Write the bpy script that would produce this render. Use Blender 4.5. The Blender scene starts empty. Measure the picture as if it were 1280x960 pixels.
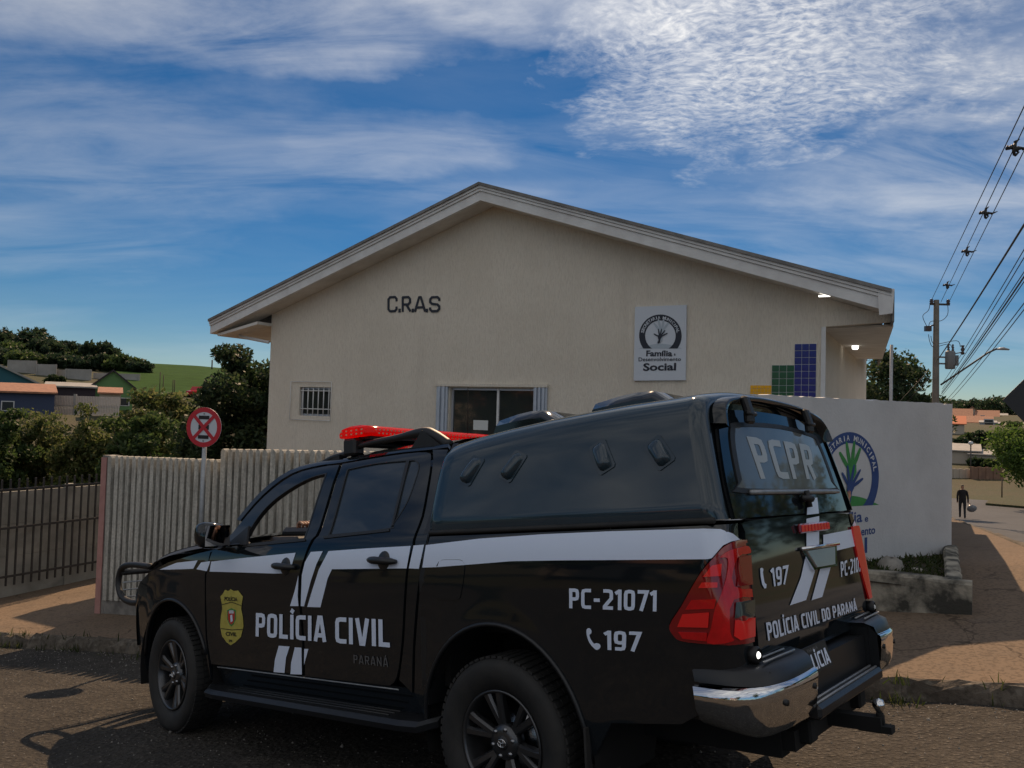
import bpy, math, random
import numpy as np
from mathutils import Vector, Matrix
from mathutils.geometry import delaunay_2d_cdt
random.seed(7); rng = np.random.default_rng(7)
SC = bpy.context.scene
COL = SC.collection
PI = math.pi
# ------------------------------------------------------------------ camera
CZ = 1.48                                   # camera height above the road under it
F = 976.2; PITCH = 0.0355; ROLL = 0.0277
_f = np.array([0, math.cos(PITCH), math.sin(PITCH)]); _u = np.array([0, -math.sin(PITCH), math.cos(PITCH)]); _x = np.array([1., 0, 0])
CAM = np.array([math.cos(ROLL)*_x+math.sin(ROLL)*_u, -math.sin(ROLL)*_x+math.cos(ROLL)*_u, _f])
CO = np.array([0, 0, CZ])
cam = bpy.data.cameras.new('camera'); camo = bpy.data.objects.new('camera', cam); COL.objects.link(camo)
cam.sensor_fit = 'HORIZONTAL'; cam.sensor_width = 36; cam.lens = F/1280*36; cam.clip_start = .05; cam.clip_end = 5000
camo.matrix_world = Matrix([[CAM[0][i], CAM[1][i], -CAM[2][i], CO[i]] for i in range(3)]+[[0, 0, 0, 1]])
SC.camera = camo
SC.render.resolution_x = 1024; SC.render.resolution_y = 768
# ------------------------------------------------------------------ light
SUN_EL = math.radians(43); SUN_AZ = math.radians(6)          # azimuth measured clockwise from +Y
SKY_STRENGTH = .07
SC.view_settings.view_transform = 'Standard'; SC.view_settings.look = 'None'
SC.view_settings.exposure = 1.3; SC.view_settings.gamma = 1.0
sl = bpy.data.lights.new('sun', 'SUN'); sl.energy = 2.05; sl.angle = math.radians(.5); sl.color = (1, .70, .44)
so = bpy.data.objects.new('sun', sl); COL.objects.link(so)
so.location = (0, 30, 40)
so.rotation_euler = Vector((math.sin(SUN_AZ)*math.cos(SUN_EL), math.cos(SUN_AZ)*math.cos(SUN_EL), math.sin(SUN_EL))).to_track_quat('Z', 'Y').to_euler()

class NT:
    """small node-tree helper"""
    def __init__(s, tree): s.t = tree; s.n = tree.nodes; s.l = tree.links
    def node(s, typ, ins=None, **kw):
        nd = s.n.new(typ)
        for k, v in kw.items(): setattr(nd, k, v)
        for k, v in (ins or {}).items():
            if isinstance(v, bpy.types.NodeSocket): s.l.new(v, nd.inputs[k])
            else: nd.inputs[k].default_value = v
        return nd
    def math(s, op, a, b=0., c=0., clamp=False):
        nd = s.n.new('ShaderNodeMath'); nd.operation = op; nd.use_clamp = clamp
        for i, v in enumerate((a, b, c)):
            if isinstance(v, bpy.types.NodeSocket): s.l.new(v, nd.inputs[i])
            else: nd.inputs[i].default_value = v
        return nd.outputs[0]
    def mix(s, fac, a, b, mode='MIX'):
        nd = s.n.new('ShaderNodeMix'); nd.data_type = 'RGBA'; nd.blend_type = mode
        for i, v in ((0, fac), (6, a), (7, b)):
            if isinstance(v, bpy.types.NodeSocket): s.l.new(v, nd.inputs[i])
            else: nd.inputs[i].default_value = v if i == 0 else (*v[:3], 1)
        return nd.outputs[2]
    def ramp(s, fac, stops):
        nd = s.n.new('ShaderNodeValToRGB'); s.l.new(fac, nd.inputs[0])
        e = nd.color_ramp.elements
        while len(e) < len(stops): e.new(.5)
        for q, (p, c) in zip(e, stops):
            q.position = p; q.color = (c, c, c, 1) if isinstance(c, (int, float)) else (*c, 1)
        return nd.outputs[0]
    def noise(s, vec, scale, detail=4, rough=.5, dist=0.):
        nd = s.node('ShaderNodeTexNoise', {'Scale': scale, 'Detail': detail, 'Roughness': rough, 'Distortion': dist})
        if vec is not None: s.l.new(vec, nd.inputs['Vector'])
        return nd.outputs['Fac']
    def mapping(s, vec, scale=(1, 1, 1), rot=(0, 0, 0), loc=(0, 0, 0)):
        nd = s.node('ShaderNodeMapping', {'Vector': vec, 'Scale': scale, 'Rotation': rot, 'Location': loc}); return nd.outputs[0]

world = bpy.data.worlds.new('World'); SC.world = world; world.use_nodes = True
def build_world():
    T = NT(world.node_tree); T.n.clear()
    sky = T.node('ShaderNodeTexSky', sky_type='NISHITA', sun_disc=False, sun_elevation=SUN_EL, sun_rotation=SUN_AZ,
                 air_density=1.0, dust_density=.0, ozone_density=4.0, altitude=1000)
    tc = T.node('ShaderNodeTexCoord').outputs['Generated']
    sep = T.node('ShaderNodeSeparateXYZ', {0: tc})
    zz = T.math('ADD', T.math('MAXIMUM', sep.outputs[2], 0.), .16)
    px = T.math('DIVIDE', sep.outputs[0], zz); py = T.math('DIVIDE', sep.outputs[1], zz)
    p = T.node('ShaderNodeCombineXYZ', {0: px, 1: py, 2: 0.}).outputs[0]
    def blob(cx, cy, rx, ry, rot=0.):
        q = T.mapping(p, (1/rx, 1/ry, 1), (0, 0, 0), (-cx/rx, -cy/ry, 0)); L = T.node('ShaderNodeVectorMath', {0: q}, operation='LENGTH').outputs['Value']; return L
    warp = T.noise(p, 2.2, 6, .6)
    # streaky high veil, thicker in banks; last one, unseen behind camera, added to brighten shade
    ci = T.noise(T.mapping(p, (.9, 2.6, 1), (0, 0, math.radians(-24)), (3.2, .35, 0)), 1.5, 10, .62, .55)
    big = T.noise(T.mapping(p, (.5, .9, 1), (0, 0, math.radians(-15)), (1.3, 4.1, 0)), 1.1, 4, .5, .3)
    bank = None
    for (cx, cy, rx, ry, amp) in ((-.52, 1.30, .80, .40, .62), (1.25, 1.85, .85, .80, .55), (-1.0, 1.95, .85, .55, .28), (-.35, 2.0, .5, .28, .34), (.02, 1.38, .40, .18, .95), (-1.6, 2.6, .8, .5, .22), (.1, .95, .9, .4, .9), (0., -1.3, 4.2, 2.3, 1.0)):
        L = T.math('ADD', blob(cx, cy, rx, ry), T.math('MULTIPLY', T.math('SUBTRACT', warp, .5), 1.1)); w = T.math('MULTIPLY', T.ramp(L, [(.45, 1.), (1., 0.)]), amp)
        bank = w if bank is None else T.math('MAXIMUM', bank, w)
    bank = T.math('MAXIMUM', bank, T.ramp(big, [(.42, .06), (.66, .45)]))
    cir = T.math('MULTIPLY', T.ramp(ci, [(.30, .12), (.52, .62), (.74, 1.)]), bank)
    # rippled altocumulus sheet
    pw = T.node('ShaderNodeVectorMath', {0: p, 1: T.node('ShaderNodeVectorMath', {0: T.node('ShaderNodeTexNoise', {'Vector': p, 'Scale': 3.5, 'Detail': 3.}).outputs['Color'], 'Scale': .16}, operation='SCALE').outputs[0]}, operation='ADD').outputs[0]
    cell = T.noise(T.mapping(pw, (1.05, 1.7, 1), (0, 0, .42), (0, 0, 0)), 40, 4, .6, .25)
    fine = T.noise(p, 7, 6, .6, .5)
    Ls = T.math('ADD', blob(.50, 1.52, .46, .52), T.math('ADD', T.math('MULTIPLY', T.math('SUBTRACT', warp, .5), 1.2), T.math('MULTIPLY', T.math('SUBTRACT', fine, .5), 1.3)))
    alto = T.math('MULTIPLY', T.ramp(cell, [(.34, .22), (.50, .58), (.68, 1.)]), T.ramp(Ls, [(.22, 1.), (.62, .62), (.85, .22), (1.0, 0.)]))
    fac = T.math('MINIMUM', T.math('ADD', T.math('MULTIPLY', cir, .85), T.math('MULTIPLY', alto, .50)), .95)
    fac = T.math('MULTIPLY', fac, T.ramp(sep.outputs[2], [(.02, .0), (.14, .75), (.3, 1.)]))
    # cloud light: sun light scattered forward, so brighter towards the sun
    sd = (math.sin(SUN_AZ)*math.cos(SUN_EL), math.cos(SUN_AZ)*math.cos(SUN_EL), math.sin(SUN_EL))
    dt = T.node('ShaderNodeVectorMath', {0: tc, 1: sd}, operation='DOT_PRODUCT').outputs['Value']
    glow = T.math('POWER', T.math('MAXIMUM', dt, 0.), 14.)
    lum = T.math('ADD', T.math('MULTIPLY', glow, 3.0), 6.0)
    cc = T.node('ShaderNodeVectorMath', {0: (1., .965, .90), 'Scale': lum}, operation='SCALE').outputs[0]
    hs = T.node('ShaderNodeHueSaturation', {'Saturation': 1.38, 'Value': .31, 'Color': sky.outputs[0]}).outputs[0]
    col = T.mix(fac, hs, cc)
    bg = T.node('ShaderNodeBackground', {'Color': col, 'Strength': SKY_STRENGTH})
    out = T.node('ShaderNodeOutputWorld', {'Surface': bg.outputs[0]})
build_world()
# ------------------------------------------------------------------ pixel -> ray (camera calibration of the photograph)
def ray(px, py): return CAM.T @ np.array([(px-640)/F, (480-py)/F, 1.0])
def on_plane(px, py, p0, n):
    d = ray(px, py); return CO + d*(np.dot(np.asarray(p0)-CO, n)/np.dot(d, n))
def at_y(px, py, y):                       # point on the pixel's ray at world y
    d = ray(px, py); return CO + d*(y/d[1])
# ------------------------------------------------------------------ mesh helpers
def link(o, parent=None):
    COL.objects.link(o)
    if parent is not None: o.parent = parent
    return o
def tag(o, label=None, cat=None, group=None, kind=None):
    for k, v in (('label', label), ('category', cat), ('group', group), ('kind', kind)):
        if v: o[k] = v
    return o
def empty(name, loc, label, cat, group=None, rz=0):
    o = bpy.data.objects.new(name, None); COL.objects.link(o); o.location = loc; o.rotation_euler = (0, 0, rz)
    o.empty_display_size = .2
    return tag(o, label, cat, group)
def rotm(d):                                # frame with z along d
    d = Vector(d).normalized(); return np.array(d.to_track_quat('Z', 'Y').to_matrix())
class MB:
    def __init__(s): s.v = []; s.f = []; s.sm = []; s.mi = []; s.cm = 0
    def add(s, vs, fs, smooth=False):
        b = len(s.v); s.v += [tuple(map(float, q)) for q in vs]; s.f += [tuple(b+i for i in q) for q in fs]
        s.sm += [smooth]*len(fs); s.mi += [s.cm]*len(fs); return s
    def box(s, c, d, R=None, bev=0.):
        c = np.array(c, float); h = np.array(d, float)/2
        if bev > 0:
            b = min(bev, *(h*.98)); vs = []; fs = []
            # chamfered box: 24 verts
            idx = {}
            for sx in (-1, 1):
                for sy in (-1, 1):
                    for sz in (-1, 1):
                        for ax in range(3):
                            p = np.array([sx, sy, sz])*(h-b); p[ax] = (sx, sy, sz)[ax]*h[ax]
                            idx[(sx, sy, sz, ax)] = len(vs); vs.append(p)
            for ax in range(3):
                o1, o2 = [(1, 2), (2, 0), (0, 1)][ax]
                for sg in (-1, 1):
                    q = []
                    for (a1, a2) in ((-1, -1), (1, -1), (1, 1), (-1, 1)):
                        k = [0, 0, 0]; k[ax] = sg; k[o1] = a1; k[o2] = a2; q.append(idx[(*k, ax)])
                    fs.append(q if sg > 0 else q[::-1])
            for ax in range(3):
                o1, o2 = [(1, 2), (2, 0), (0, 1)][ax]
                for a1 in (-1, 1):
                    for a2 in (-1, 1):
                        k0 = [0, 0, 0]; k0[o1] = a1; k0[o2] = a2; k1 = k0[:]; k0[ax] = -1; k1[ax] = 1
                        q = [idx[(*k0, o1)], idx[(*k1, o1)], idx[(*k1, o2)], idx[(*k0, o2)]]
                        fs.append(q if a1*a2 < 0 else q[::-1])
            for sx in (-1, 1):
                for sy in (-1, 1):
                    for sz in (-1, 1):
                        q = [idx[(sx, sy, sz, a)] for a in range(3)]; fs.append(q if sx*sy*sz > 0 else q[::-1])
        else:
            vs = [np.array([x, y, z])*h for x in (-1, 1) for y in (-1, 1) for z in (-1, 1)]
            fs = [(0, 1, 3, 2), (4, 6, 7, 5), (0, 4, 5, 1), (2, 3, 7, 6), (0, 2, 6, 4), (1, 5, 7, 3)]
        vs = [(R @ p if R is not None else p)+c for p in vs]
        return s.add(vs, fs)
    def tube(s, pts, r, n=8, cap=True, smooth=True, flat=1.):
        pts = [np.array(p, float) for p in pts]; vs = []; fs = []; m = len(pts)
        rr = [r]*m if isinstance(r, (int, float)) else r
        up = None
        for i, p in enumerate(pts):
            t = pts[min(i+1, m-1)]-pts[max(i-1, 0)]; t /= (np.linalg.norm(t)+1e-9)
            if up is None: up = np.array([0, 0, 1.]) if abs(t[2]) < .9 else np.array([1., 0, 0])
            a = np.cross(t, up); a /= (np.linalg.norm(a)+1e-9); b = np.cross(a, t); up = b
            for k in range(n):
                an = 2*PI*k/n; vs.append(p+rr[i]*(a*math.cos(an)+b*flat*math.sin(an)))
        for i in range(m-1):
            for k in range(n): fs.append((i*n+k, i*n+(k+1) % n, (i+1)*n+(k+1) % n, (i+1)*n+k))
        if cap: fs.append(tuple(range(n))[::-1]); fs.append(tuple((m-1)*n+k for k in range(n)))
        return s.add(vs, fs, smooth)
    def lathe(s, prof, c=(0, 0, 0), ax=(0, 0, 1), n=24, smooth=True, a0=0, a1=2*PI):
        R = rotm(ax); c = np.array(c, float); vs = []; fs = []; m = len(prof); full = abs(a1-a0-2*PI) < 1e-6
        k2 = n if full else n+1
        for k in range(k2):
            an = a0+(a1-a0)*k/n
            for r, z in prof: vs.append(R @ np.array([r*math.cos(an), r*math.sin(an), z])+c)
        for k in range(n):
            for i in range(m-1):
                k1 = (k+1) % k2; fs.append((k*m+i, k1*m+i, k1*m+i+1, k*m+i+1))
        return s.add(vs, fs, smooth)
    def prism(s, poly, fn, d0=0., d1=None, n=None):
        """poly (u,v) list extruded along vector d1: fn(u,v)->3D"""
        m = len(poly); a = [np.array(fn(u, v), float) for u, v in poly]
        off = np.array(d1, float); b = [q+off for q in a]
        fs = [tuple(range(m)), tuple(range(m, 2*m))[::-1]]+[(i, i+m, (i+1) % m+m, (i+1) % m) for i in range(m)]
        return s.add(a+b, fs)
    def grid(s, fn, us, vs_, smooth=True):
        vs = [fn(u, v) for u in us for v in vs_]; n = len(vs_)
        fs = [(i*n+j, (i+1)*n+j, (i+1)*n+j+1, i*n+j+1) for i in range(len(us)-1) for j in range(n-1)]
        return s.add(vs, fs, smooth)
    def build(s, name, mats, parent=None, fixn=True):
        me = bpy.data.meshes.new(name); me.from_pydata(s.v, [], s.f)
        mats = mats if isinstance(mats, (list, tuple)) else [mats]
        for m in mats: me.materials.append(MT[m])
        me.polygons.foreach_set('use_smooth', s.sm); me.polygons.foreach_set('material_index', s.mi)
        if fixn:
            import bmesh
            bm = bmesh.new(); bm.from_mesh(me); bmesh.ops.recalc_face_normals(bm, faces=bm.faces); bm.to_mesh(me); bm.free()
        me.update()
        o = bpy.data.objects.new(name, me); return link(o, parent)
def copy_tree(o, parent=None):
    c = o.copy(); COL.objects.link(c)
    c.parent = parent if parent is not None else o.parent
    for ch in o.children: copy_tree(ch, c)
    return c
def smooth_poly(pts, k=4, closed=True, keep=()):
    """Catmull-Rom through pts; indices in keep stay sharp"""
    n = len(pts); out = []
    P = [np.array(p, float) for p in pts]
    for i in range(n if closed else n-1):
        p1 = P[i]; p2 = P[(i+1) % n]
        p0 = P[(i-1) % n] if (closed or i > 0) else p1
        p3 = P[(i+2) % n] if (closed or i < n-2) else p2
        if i in keep: p0 = p1
        if (i+1) % n in keep: p3 = p2
        for j in range(k):
            t = j/k
            out.append(.5*((2*p1)+(-p0+p2)*t+(2*p0-5*p1+4*p2-p3)*t*t+(-p0+3*p1-3*p2+p3)*t**3))
    if not closed: out.append(P[-1])
    return [tuple(q) for q in out]
def in_poly(p, poly):
    x, y = p; c = False; n = len(poly); j = n-1
    for i in range(n):
        xi, yi = poly[i]; xj, yj = poly[j]
        if (yi > y) != (yj > y) and x < (xj-xi)*(y-yi)/(yj-yi)+xi: c = not c
        j = i
    return c
def cdt(outline, holes, step):
    loops = [outline]+list(holes); vs = []; es = []
    for lp in loops:
        b = len(vs); vs += [tuple(q) for q in lp]; n = len(lp); es += [(b+i, b+(i+1) % n) for i in range(n)]
    if step:
        bp = np.array(vs)
        seg = []
        for lp in loops:
            for i in range(len(lp)):
                a = np.array(lp[i]); b = np.array(lp[(i+1) % len(lp)]); k = max(1, int(np.linalg.norm(b-a)/(step*.5)))
                for j in range(k): seg.append(a+(b-a)*j/k)
        seg = np.array(seg)
        x0, y0 = bp.min(0); x1, y1 = bp.max(0)
        for i, y in enumerate(np.arange(y0+step*.5, y1, step*.87)):
            for x in np.arange(x0+(.5 if i % 2 else .0)*step, x1, step):
                if ((seg-(x, y))**2).sum(1).min() < (step*.45)**2: continue
                if in_poly((x, y), outline) and not any(in_poly((x, y), h) for h in holes): vs.append((x, y))
    r = delaunay_2d_cdt([Vector(q) for q in vs], es, [], 4 if holes else 1, 1e-6)
    ov = [(q.x, q.y) for q in r[0]]; of = [tuple(q) for q in r[2]]
    if holes:   # make sure nothing inside a hole survives
        of = [q for q in of if not any(in_poly(np.mean([ov[i] for i in q], 0), h) for h in holes)]
    return ov, of
def surf_n(fn, u, v, e=2e-3):
    a = np.array(fn(u+e, v))-np.array(fn(u-e, v)); b = np.array(fn(u, v+e))-np.array(fn(u, v-e))
    n = np.cross(a, b); return n/(np.linalg.norm(n)+1e-12)
def panel(name, outline, holes, fn, mat, parent, step=.06, off=0., flange=.02, flip=False, mirror=False, out_hint=None):
    """surface patch: outline (+holes) in parameter space (u,v), lifted onto fn(u,v); returned edges give it depth"""
    ov, of = cdt(outline, holes, step)
    P = np.array([fn(u, v) for u, v in ov]); N = np.array([surf_n(fn, u, v) for u, v in ov])
    hint = np.array(out_hint if out_hint is not None else (0, 1, 0), float)
    if (N @ hint).mean() < 0: N = -N
    P = P+N*off
    tri = of
    if len(tri) == 0: print('EMPTY PANEL', name)
    a, b, c = P[tri[0][0]], P[tri[0][1]], P[tri[0][2]]
    # orient each face along its vertex normal
    fs = []
    for q in tri:
        g = np.cross(P[q[1]]-P[q[0]], P[q[2]]-P[q[0]]); fs.append(q if g @ N[q[0]] > 0 else q[::-1])
    V = list(P); NN = list(N)
    if flange:
        from collections import Counter
        cnt = Counter()
        for q in fs:
            for i in range(len(q)): cnt[tuple(sorted((q[i], q[(i+1) % len(q)])))] += 1
        bd = [(q[i], q[(i+1) % len(q)]) for q in fs for i in range(len(q)) if cnt[tuple(sorted((q[i], q[(i+1) % len(q)])))] == 1]
        for i, j in bd:
            t = P[j]-P[i]; nn = np.cross(t, N[i]); nn /= (np.linalg.norm(nn)+1e-12)
            b0 = len(V); V += [P[i], P[j], P[j]-N[j]*flange, P[i]-N[i]*flange]; NN += [nn]*4
            fs.append((b0, b0+3, b0+2, b0+1))
    V = np.array(V); NN = np.array(NN)
    if mirror:
        V = V*[1, -1, 1]; NN = NN*[1, -1, 1]; fs = [q[::-1] for q in fs]
    me = bpy.data.meshes.new(name); me.from_pydata([tuple(q) for q in V], [], fs); me.materials.append(MT[mat])
    me.polygons.foreach_set('use_smooth', [True]*len(me.polygons)); me.update()
    me.normals_split_custom_set_from_vertices([tuple(q) for q in NN])
    o = bpy.data.objects.new(name, me); return link(o, parent)
_tc = {}
def text_geo(s, bold=.012, spacing=1.0):
    k = (s, bold, spacing)
    if k in _tc: return _tc[k]
    cu = bpy.data.curves.new('t', 'FONT'); cu.body = s; cu.size = 1; cu.offset = bold; cu.resolution_u = 3; cu.space_character = spacing
    ob = bpy.data.objects.new('t', cu); COL.objects.link(ob)
    dg = bpy.context.evaluated_depsgraph_get(); me = bpy.data.meshes.new_from_object(ob.evaluated_get(dg))
    v = np.array([q.co[:2] for q in me.vertices]); f = [tuple(p.vertices) for p in me.polygons]
    bpy.data.objects.remove(ob); bpy.data.curves.remove(cu); bpy.data.meshes.remove(me)
    _tc[k] = (v, f); return v, f
CAPH = .73
def text_obj(name, s, fn, q4, mat, parent, off=.003, hint=(0, 1, 0), bold=.012, spacing=1.0, cap=CAPH, x01=None):
    """text whose cap box is fitted into the 4 parameter points q4 = TL,TR,BR,BL of surface fn"""
    v, f = text_geo(s, bold, spacing); x0, x1 = (v[:, 0].min(), v[:, 0].max()) if x01 is None else x01
    TL, TR, BR, BL = [np.array(q, float) for q in q4]
    V = []
    for x, y in v:
        a = (x-x0)/(x1-x0); b = y/cap
        uv = BL*(1-a)*(1-b)+BR*a*(1-b)+TL*(1-a)*b+TR*a*b
        n = surf_n(fn, *uv)
        if n @ np.array(hint) < 0: n = -n
        V.append(np.array(fn(*uv))+n*off)
    me = bpy.data.meshes.new(name); me.from_pydata([tuple(q) for q in V], [], f); me.materials.append(MT[mat]); me.update()
    # orient
    if len(me.polygons) and np.mean([np.dot(p.normal, hint) for p in me.polygons]) < 0: me.flip_normals()
    return link(bpy.data.objects.new(name, me), parent)
# condensed square capitals drawn as strokes (vinyl lettering of the vehicle)
def glyph(ch):
    L, B, T, M, c = .085, .085, .915, .47, .13
    def rr(x0, x1, y0, y1): return [(x0+c, y1), (x1-c, y1), (x1-.03, y1-.03), (x1, y1-c), (x1, y0+c), (x1-.03, y0+.03), (x1-c, y0), (x0+c, y0), (x0+.03, y0+.03), (x0, y0+c), (x0, y1-c), (x0+.03, y1-.03), (x0+c, y1)]
    w = {'P': .52, 'O': .54, 'L': .45, 'I': .17, 'Í': .17, 'C': .50, 'A': .58, 'Á': .58, 'V': .58, 'R': .54, 'N': .56, 'D': .54, '-': .36, '0': .52, '1': .30, '2': .50, '7': .48, '9': .52, ' ': .20}[ch]; R = w-.085
    bowl = [(L, T), (R-c, T), (R-.03, T-.03), (R, T-c), (R, M+c), (R-.03, M+.03), (R-c, M), (L, M)]
    g = {'P': [[(L, 0), (L, 1)], bowl], 'R': [[(L, 0), (L, 1)], bowl, [(w*.48, M), (R+.01, 0)]], 'O': [rr(L, R, B, T)], '0': [rr(L, R, B, T)], 'L': [[(L, 1), (L, B), (w, B)]], 'I': [[(L, 0), (L, 1)]], 'Í': [[(L, 0), (L, 1)], [(L-.03, 1.07), (L+.07, 1.22)]],
         'C': [[(w, T), (L+c, T), (L+.03, T-.03), (L, T-c), (L, B+c), (L+.03, B+.03), (L+c, B), (w, B)]], 'A': [[(.075, 0), (w/2-.045, .94), (w/2+.045, .94), (w-.075, 0)], [(.15, .25), (w-.15, .25)]], 'V': [[(.075, 1), (w/2-.045, .06), (w/2+.045, .06), (w-.075, 1)]],
         'N': [[(L, 0), (L, 1)], [(R, 0), (R, 1)], [(L, .93), (R, .07)]], 'D': [[(L, B), (L, T), (R-c, T), (R-.03, T-.03), (R, T-c), (R, B+c), (R-.03, B+.03), (R-c, B), (L, B)]], '-': [[(.03, .45), (w-.03, .45)]], '1': [[(.21, 0), (.21, 1)], [(.21, .93), (.0, .80)]],
         '2': [[(.02, T), (R-c, T), (R-.03, T-.03), (R, T-c), (R, M+.08), (L, B+.06), (L, B), (w, B)]], '7': [[(0, T), (w-.06, T), (.17, 0)]], '9': [rr(L, R, .40, T), [(R, .6), (R, B+c), (R-.03, B+.03), (R-c, B), (.05, B)]], ' ': []}
    g['Á'] = g['A']+[[(w/2-.03, 1.07), (w/2+.08, 1.22)]]
    return g[ch], w
def stroke_text(name, s, fn, q4, mat, parent, off=.003, hint=(0, 1, 0), t=.085, gap=.11):
    TL, TR, BR, BL = [np.array(q, float) for q in q4]; tot = sum(glyph(c)[1]+gap for c in s)-gap; V = []; Fc = []; x0 = 0; k = 0
    for ch in s:
        g, w = glyph(ch)
        for st in g:
            P = [np.array(p, float) for p in st]; closed = np.linalg.norm(P[0]-P[-1]) < 1e-6 and len(P) > 3; n = len(P); b = len(V)
            for i, p in enumerate(P):
                a = P[i-1] if i > 0 else (P[-2] if closed else None); c_ = P[i+1] if i < n-1 else (P[1] if closed else None)
                d1 = (p-a)/np.linalg.norm(p-a) if a is not None else None; d2 = (c_-p)/np.linalg.norm(c_-p) if c_ is not None else None
                d1 = d2 if d1 is None else d1; d2 = d1 if d2 is None else d2; n1 = np.array([-d1[1], d1[0]]); n2 = np.array([-d2[1], d2[0]]); m = n1+n2; m = m/np.linalg.norm(m); m = m/max(.45, m @ n1)
                for sg in (1, -1):
                    q = p+m*t*sg; a_ = (q[0]+x0)/tot; b_ = q[1]; uv = BL*(1-a_)*(1-b_)+BR*a_*(1-b_)+TL*(1-a_)*b_+TR*a_*b_; nn = surf_n(fn, *uv); nn = nn if nn @ np.array(hint) > 0 else -nn; V.append(np.array(fn(*uv))+nn*(off+.00025*(k % 4)))
            Fc += [(b+2*i, b+2*i+1, b+2*i+3, b+2*i+2) for i in range(n-1)]; k += 1
        x0 += w+gap
    me = bpy.data.meshes.new(name); me.from_pydata([tuple(q) for q in V], [], Fc); me.materials.append(MT[mat]); me.update()
    if np.mean([np.dot(p.normal, hint) for p in me.polygons]) < 0: me.flip_normals()
    return link(bpy.data.objects.new(name, me), parent)
# ------------------------------------------------------------------ materials (procedural)
MT = {}
def mat(name, col, rough=.6, col2=None, nscale=6., metal=0., bump=0., bscale=40., coat=0., spec=.5, stretch=(1, 1, 1), trans=0., alpha=1., emit=None, detail=5,
        contrast=(.35, .65), rvar=0., ior=1.5, coords='Object'):
    m = bpy.data.materials.new(name); m.use_nodes = True; T = NT(m.node_tree); b = T.n['Principled BSDF']
    b.inputs['Base Color'].default_value = (*col, 1); b.inputs['Roughness'].default_value = rough; b.inputs['Metallic'].default_value = metal
    b.inputs['Specular IOR Level'].default_value = spec; b.inputs['Coat Weight'].default_value = coat; b.inputs['Coat Roughness'].default_value = .03
    b.inputs['Transmission Weight'].default_value = trans; b.inputs['Alpha'].default_value = alpha; b.inputs['IOR'].default_value = ior
    vec = None
    if col2 is not None or bump or rvar:
        vec = T.mapping(T.node('ShaderNodeTexCoord').outputs[coords], stretch)
    if col2 is not None:
        n = T.noise(vec, nscale, detail, .6, .2)
        T.l.new(T.mix(T.ramp(n, [(contrast[0], 0.), (contrast[1], 1.)]), col, col2), b.inputs['Base Color'])
    if rvar:
        n2 = T.noise(vec, nscale*2.3, 4, .6)
        T.l.new(T.math('ADD', T.math('MULTIPLY', n2, rvar), rough-rvar*.5, clamp=True), b.inputs['Roughness'])
    if bump:
        n = T.noise(vec, bscale, 6, .6)
        bp = T.node('ShaderNodeBump', {'Height': n, 'Strength': 1.0, 'Distance': bump}); T.l.new(bp.outputs[0], b.inputs['Normal'])
    if emit: b.inputs['Emission Color'].default_value = (*emit[0], 1); b.inputs['Emission Strength'].default_value = emit[1]
    MT[name] = m; return m
def island_mat(name, cols, rough=.55, transl=.55):
    """leaf material: shade picked per leaf, slightly translucent"""
    m = bpy.data.materials.new(name); m.use_nodes = True; T = NT(m.node_tree); b = T.n['Principled BSDF']
    g = T.node('ShaderNodeNewGeometry')
    r = T.ramp(g.outputs['Random Per Island'], [(i/(len(cols)-1), c) for i, c in enumerate(cols)])
    T.l.new(r, b.inputs['Base Color']); b.inputs['Roughness'].default_value = rough; b.inputs['Specular IOR Level'].default_value = .3
    tr = T.node('ShaderNodeBsdfTranslucent', {'Color': r}); mx = T.node('ShaderNodeMixShader', {0: transl, 1: b.outputs[0], 2: tr.outputs[0]})
    T.l.new(mx.outputs[0], T.n['Material Output'].inputs[0]); MT[name] = m
def beacon():
    m = bpy.data.materials.new('beacon_red'); m.use_nodes = True; T = NT(m.node_tree); b = T.n['Principled BSDF']
    b.inputs['Base Color'].default_value = (.75, .015, .01, 1); b.inputs['Roughness'].default_value = .12
    tr = T.node('ShaderNodeBsdfTranslucent', {'Color': (1., .03, .015, 1)}); mx = T.node('ShaderNodeMixShader', {0: .62, 1: b.outputs[0], 2: tr.outputs[0]})
    T.l.new(mx.outputs[0], T.n['Material Output'].inputs[0]); MT['beacon_red'] = m
def stucco():
    """scratched render: vertical grooves, faint patches, drip streaks"""
    m = bpy.data.materials.new('stucco'); m.use_nodes = True; T = NT(m.node_tree); b = T.n['Principled BSDF']; v = T.node('ShaderNodeTexCoord').outputs['Object']
    gro = T.noise(T.mapping(v, (1, 1, .16)), 62, 5, .7, .2); pat = T.noise(v, .7, 6, .62, .5); drip = T.noise(T.mapping(v, (1, 1, .045)), 3.2, 6, .65, .4)
    c = T.mix(T.ramp(pat, [(.35, 0.), (.68, 1.)]), (.80, .73, .62), (.72, .65, .545)); c = T.mix(T.ramp(gro, [(.38, .5), (.54, 0.)]), c, (.60, .53, .44)); c = T.mix(T.ramp(drip, [(.56, 0.), (.8, .4)]), c, (.56, .50, .43))
    T.l.new(c, b.inputs['Base Color']); b.inputs['Roughness'].default_value = .92; b.inputs['Specular IOR Level'].default_value = .2
    bp = T.node('ShaderNodeBump', {'Height': gro, 'Strength': 1., 'Distance': .02}); T.l.new(bp.outputs[0], b.inputs['Normal']); MT['stucco'] = m
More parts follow.
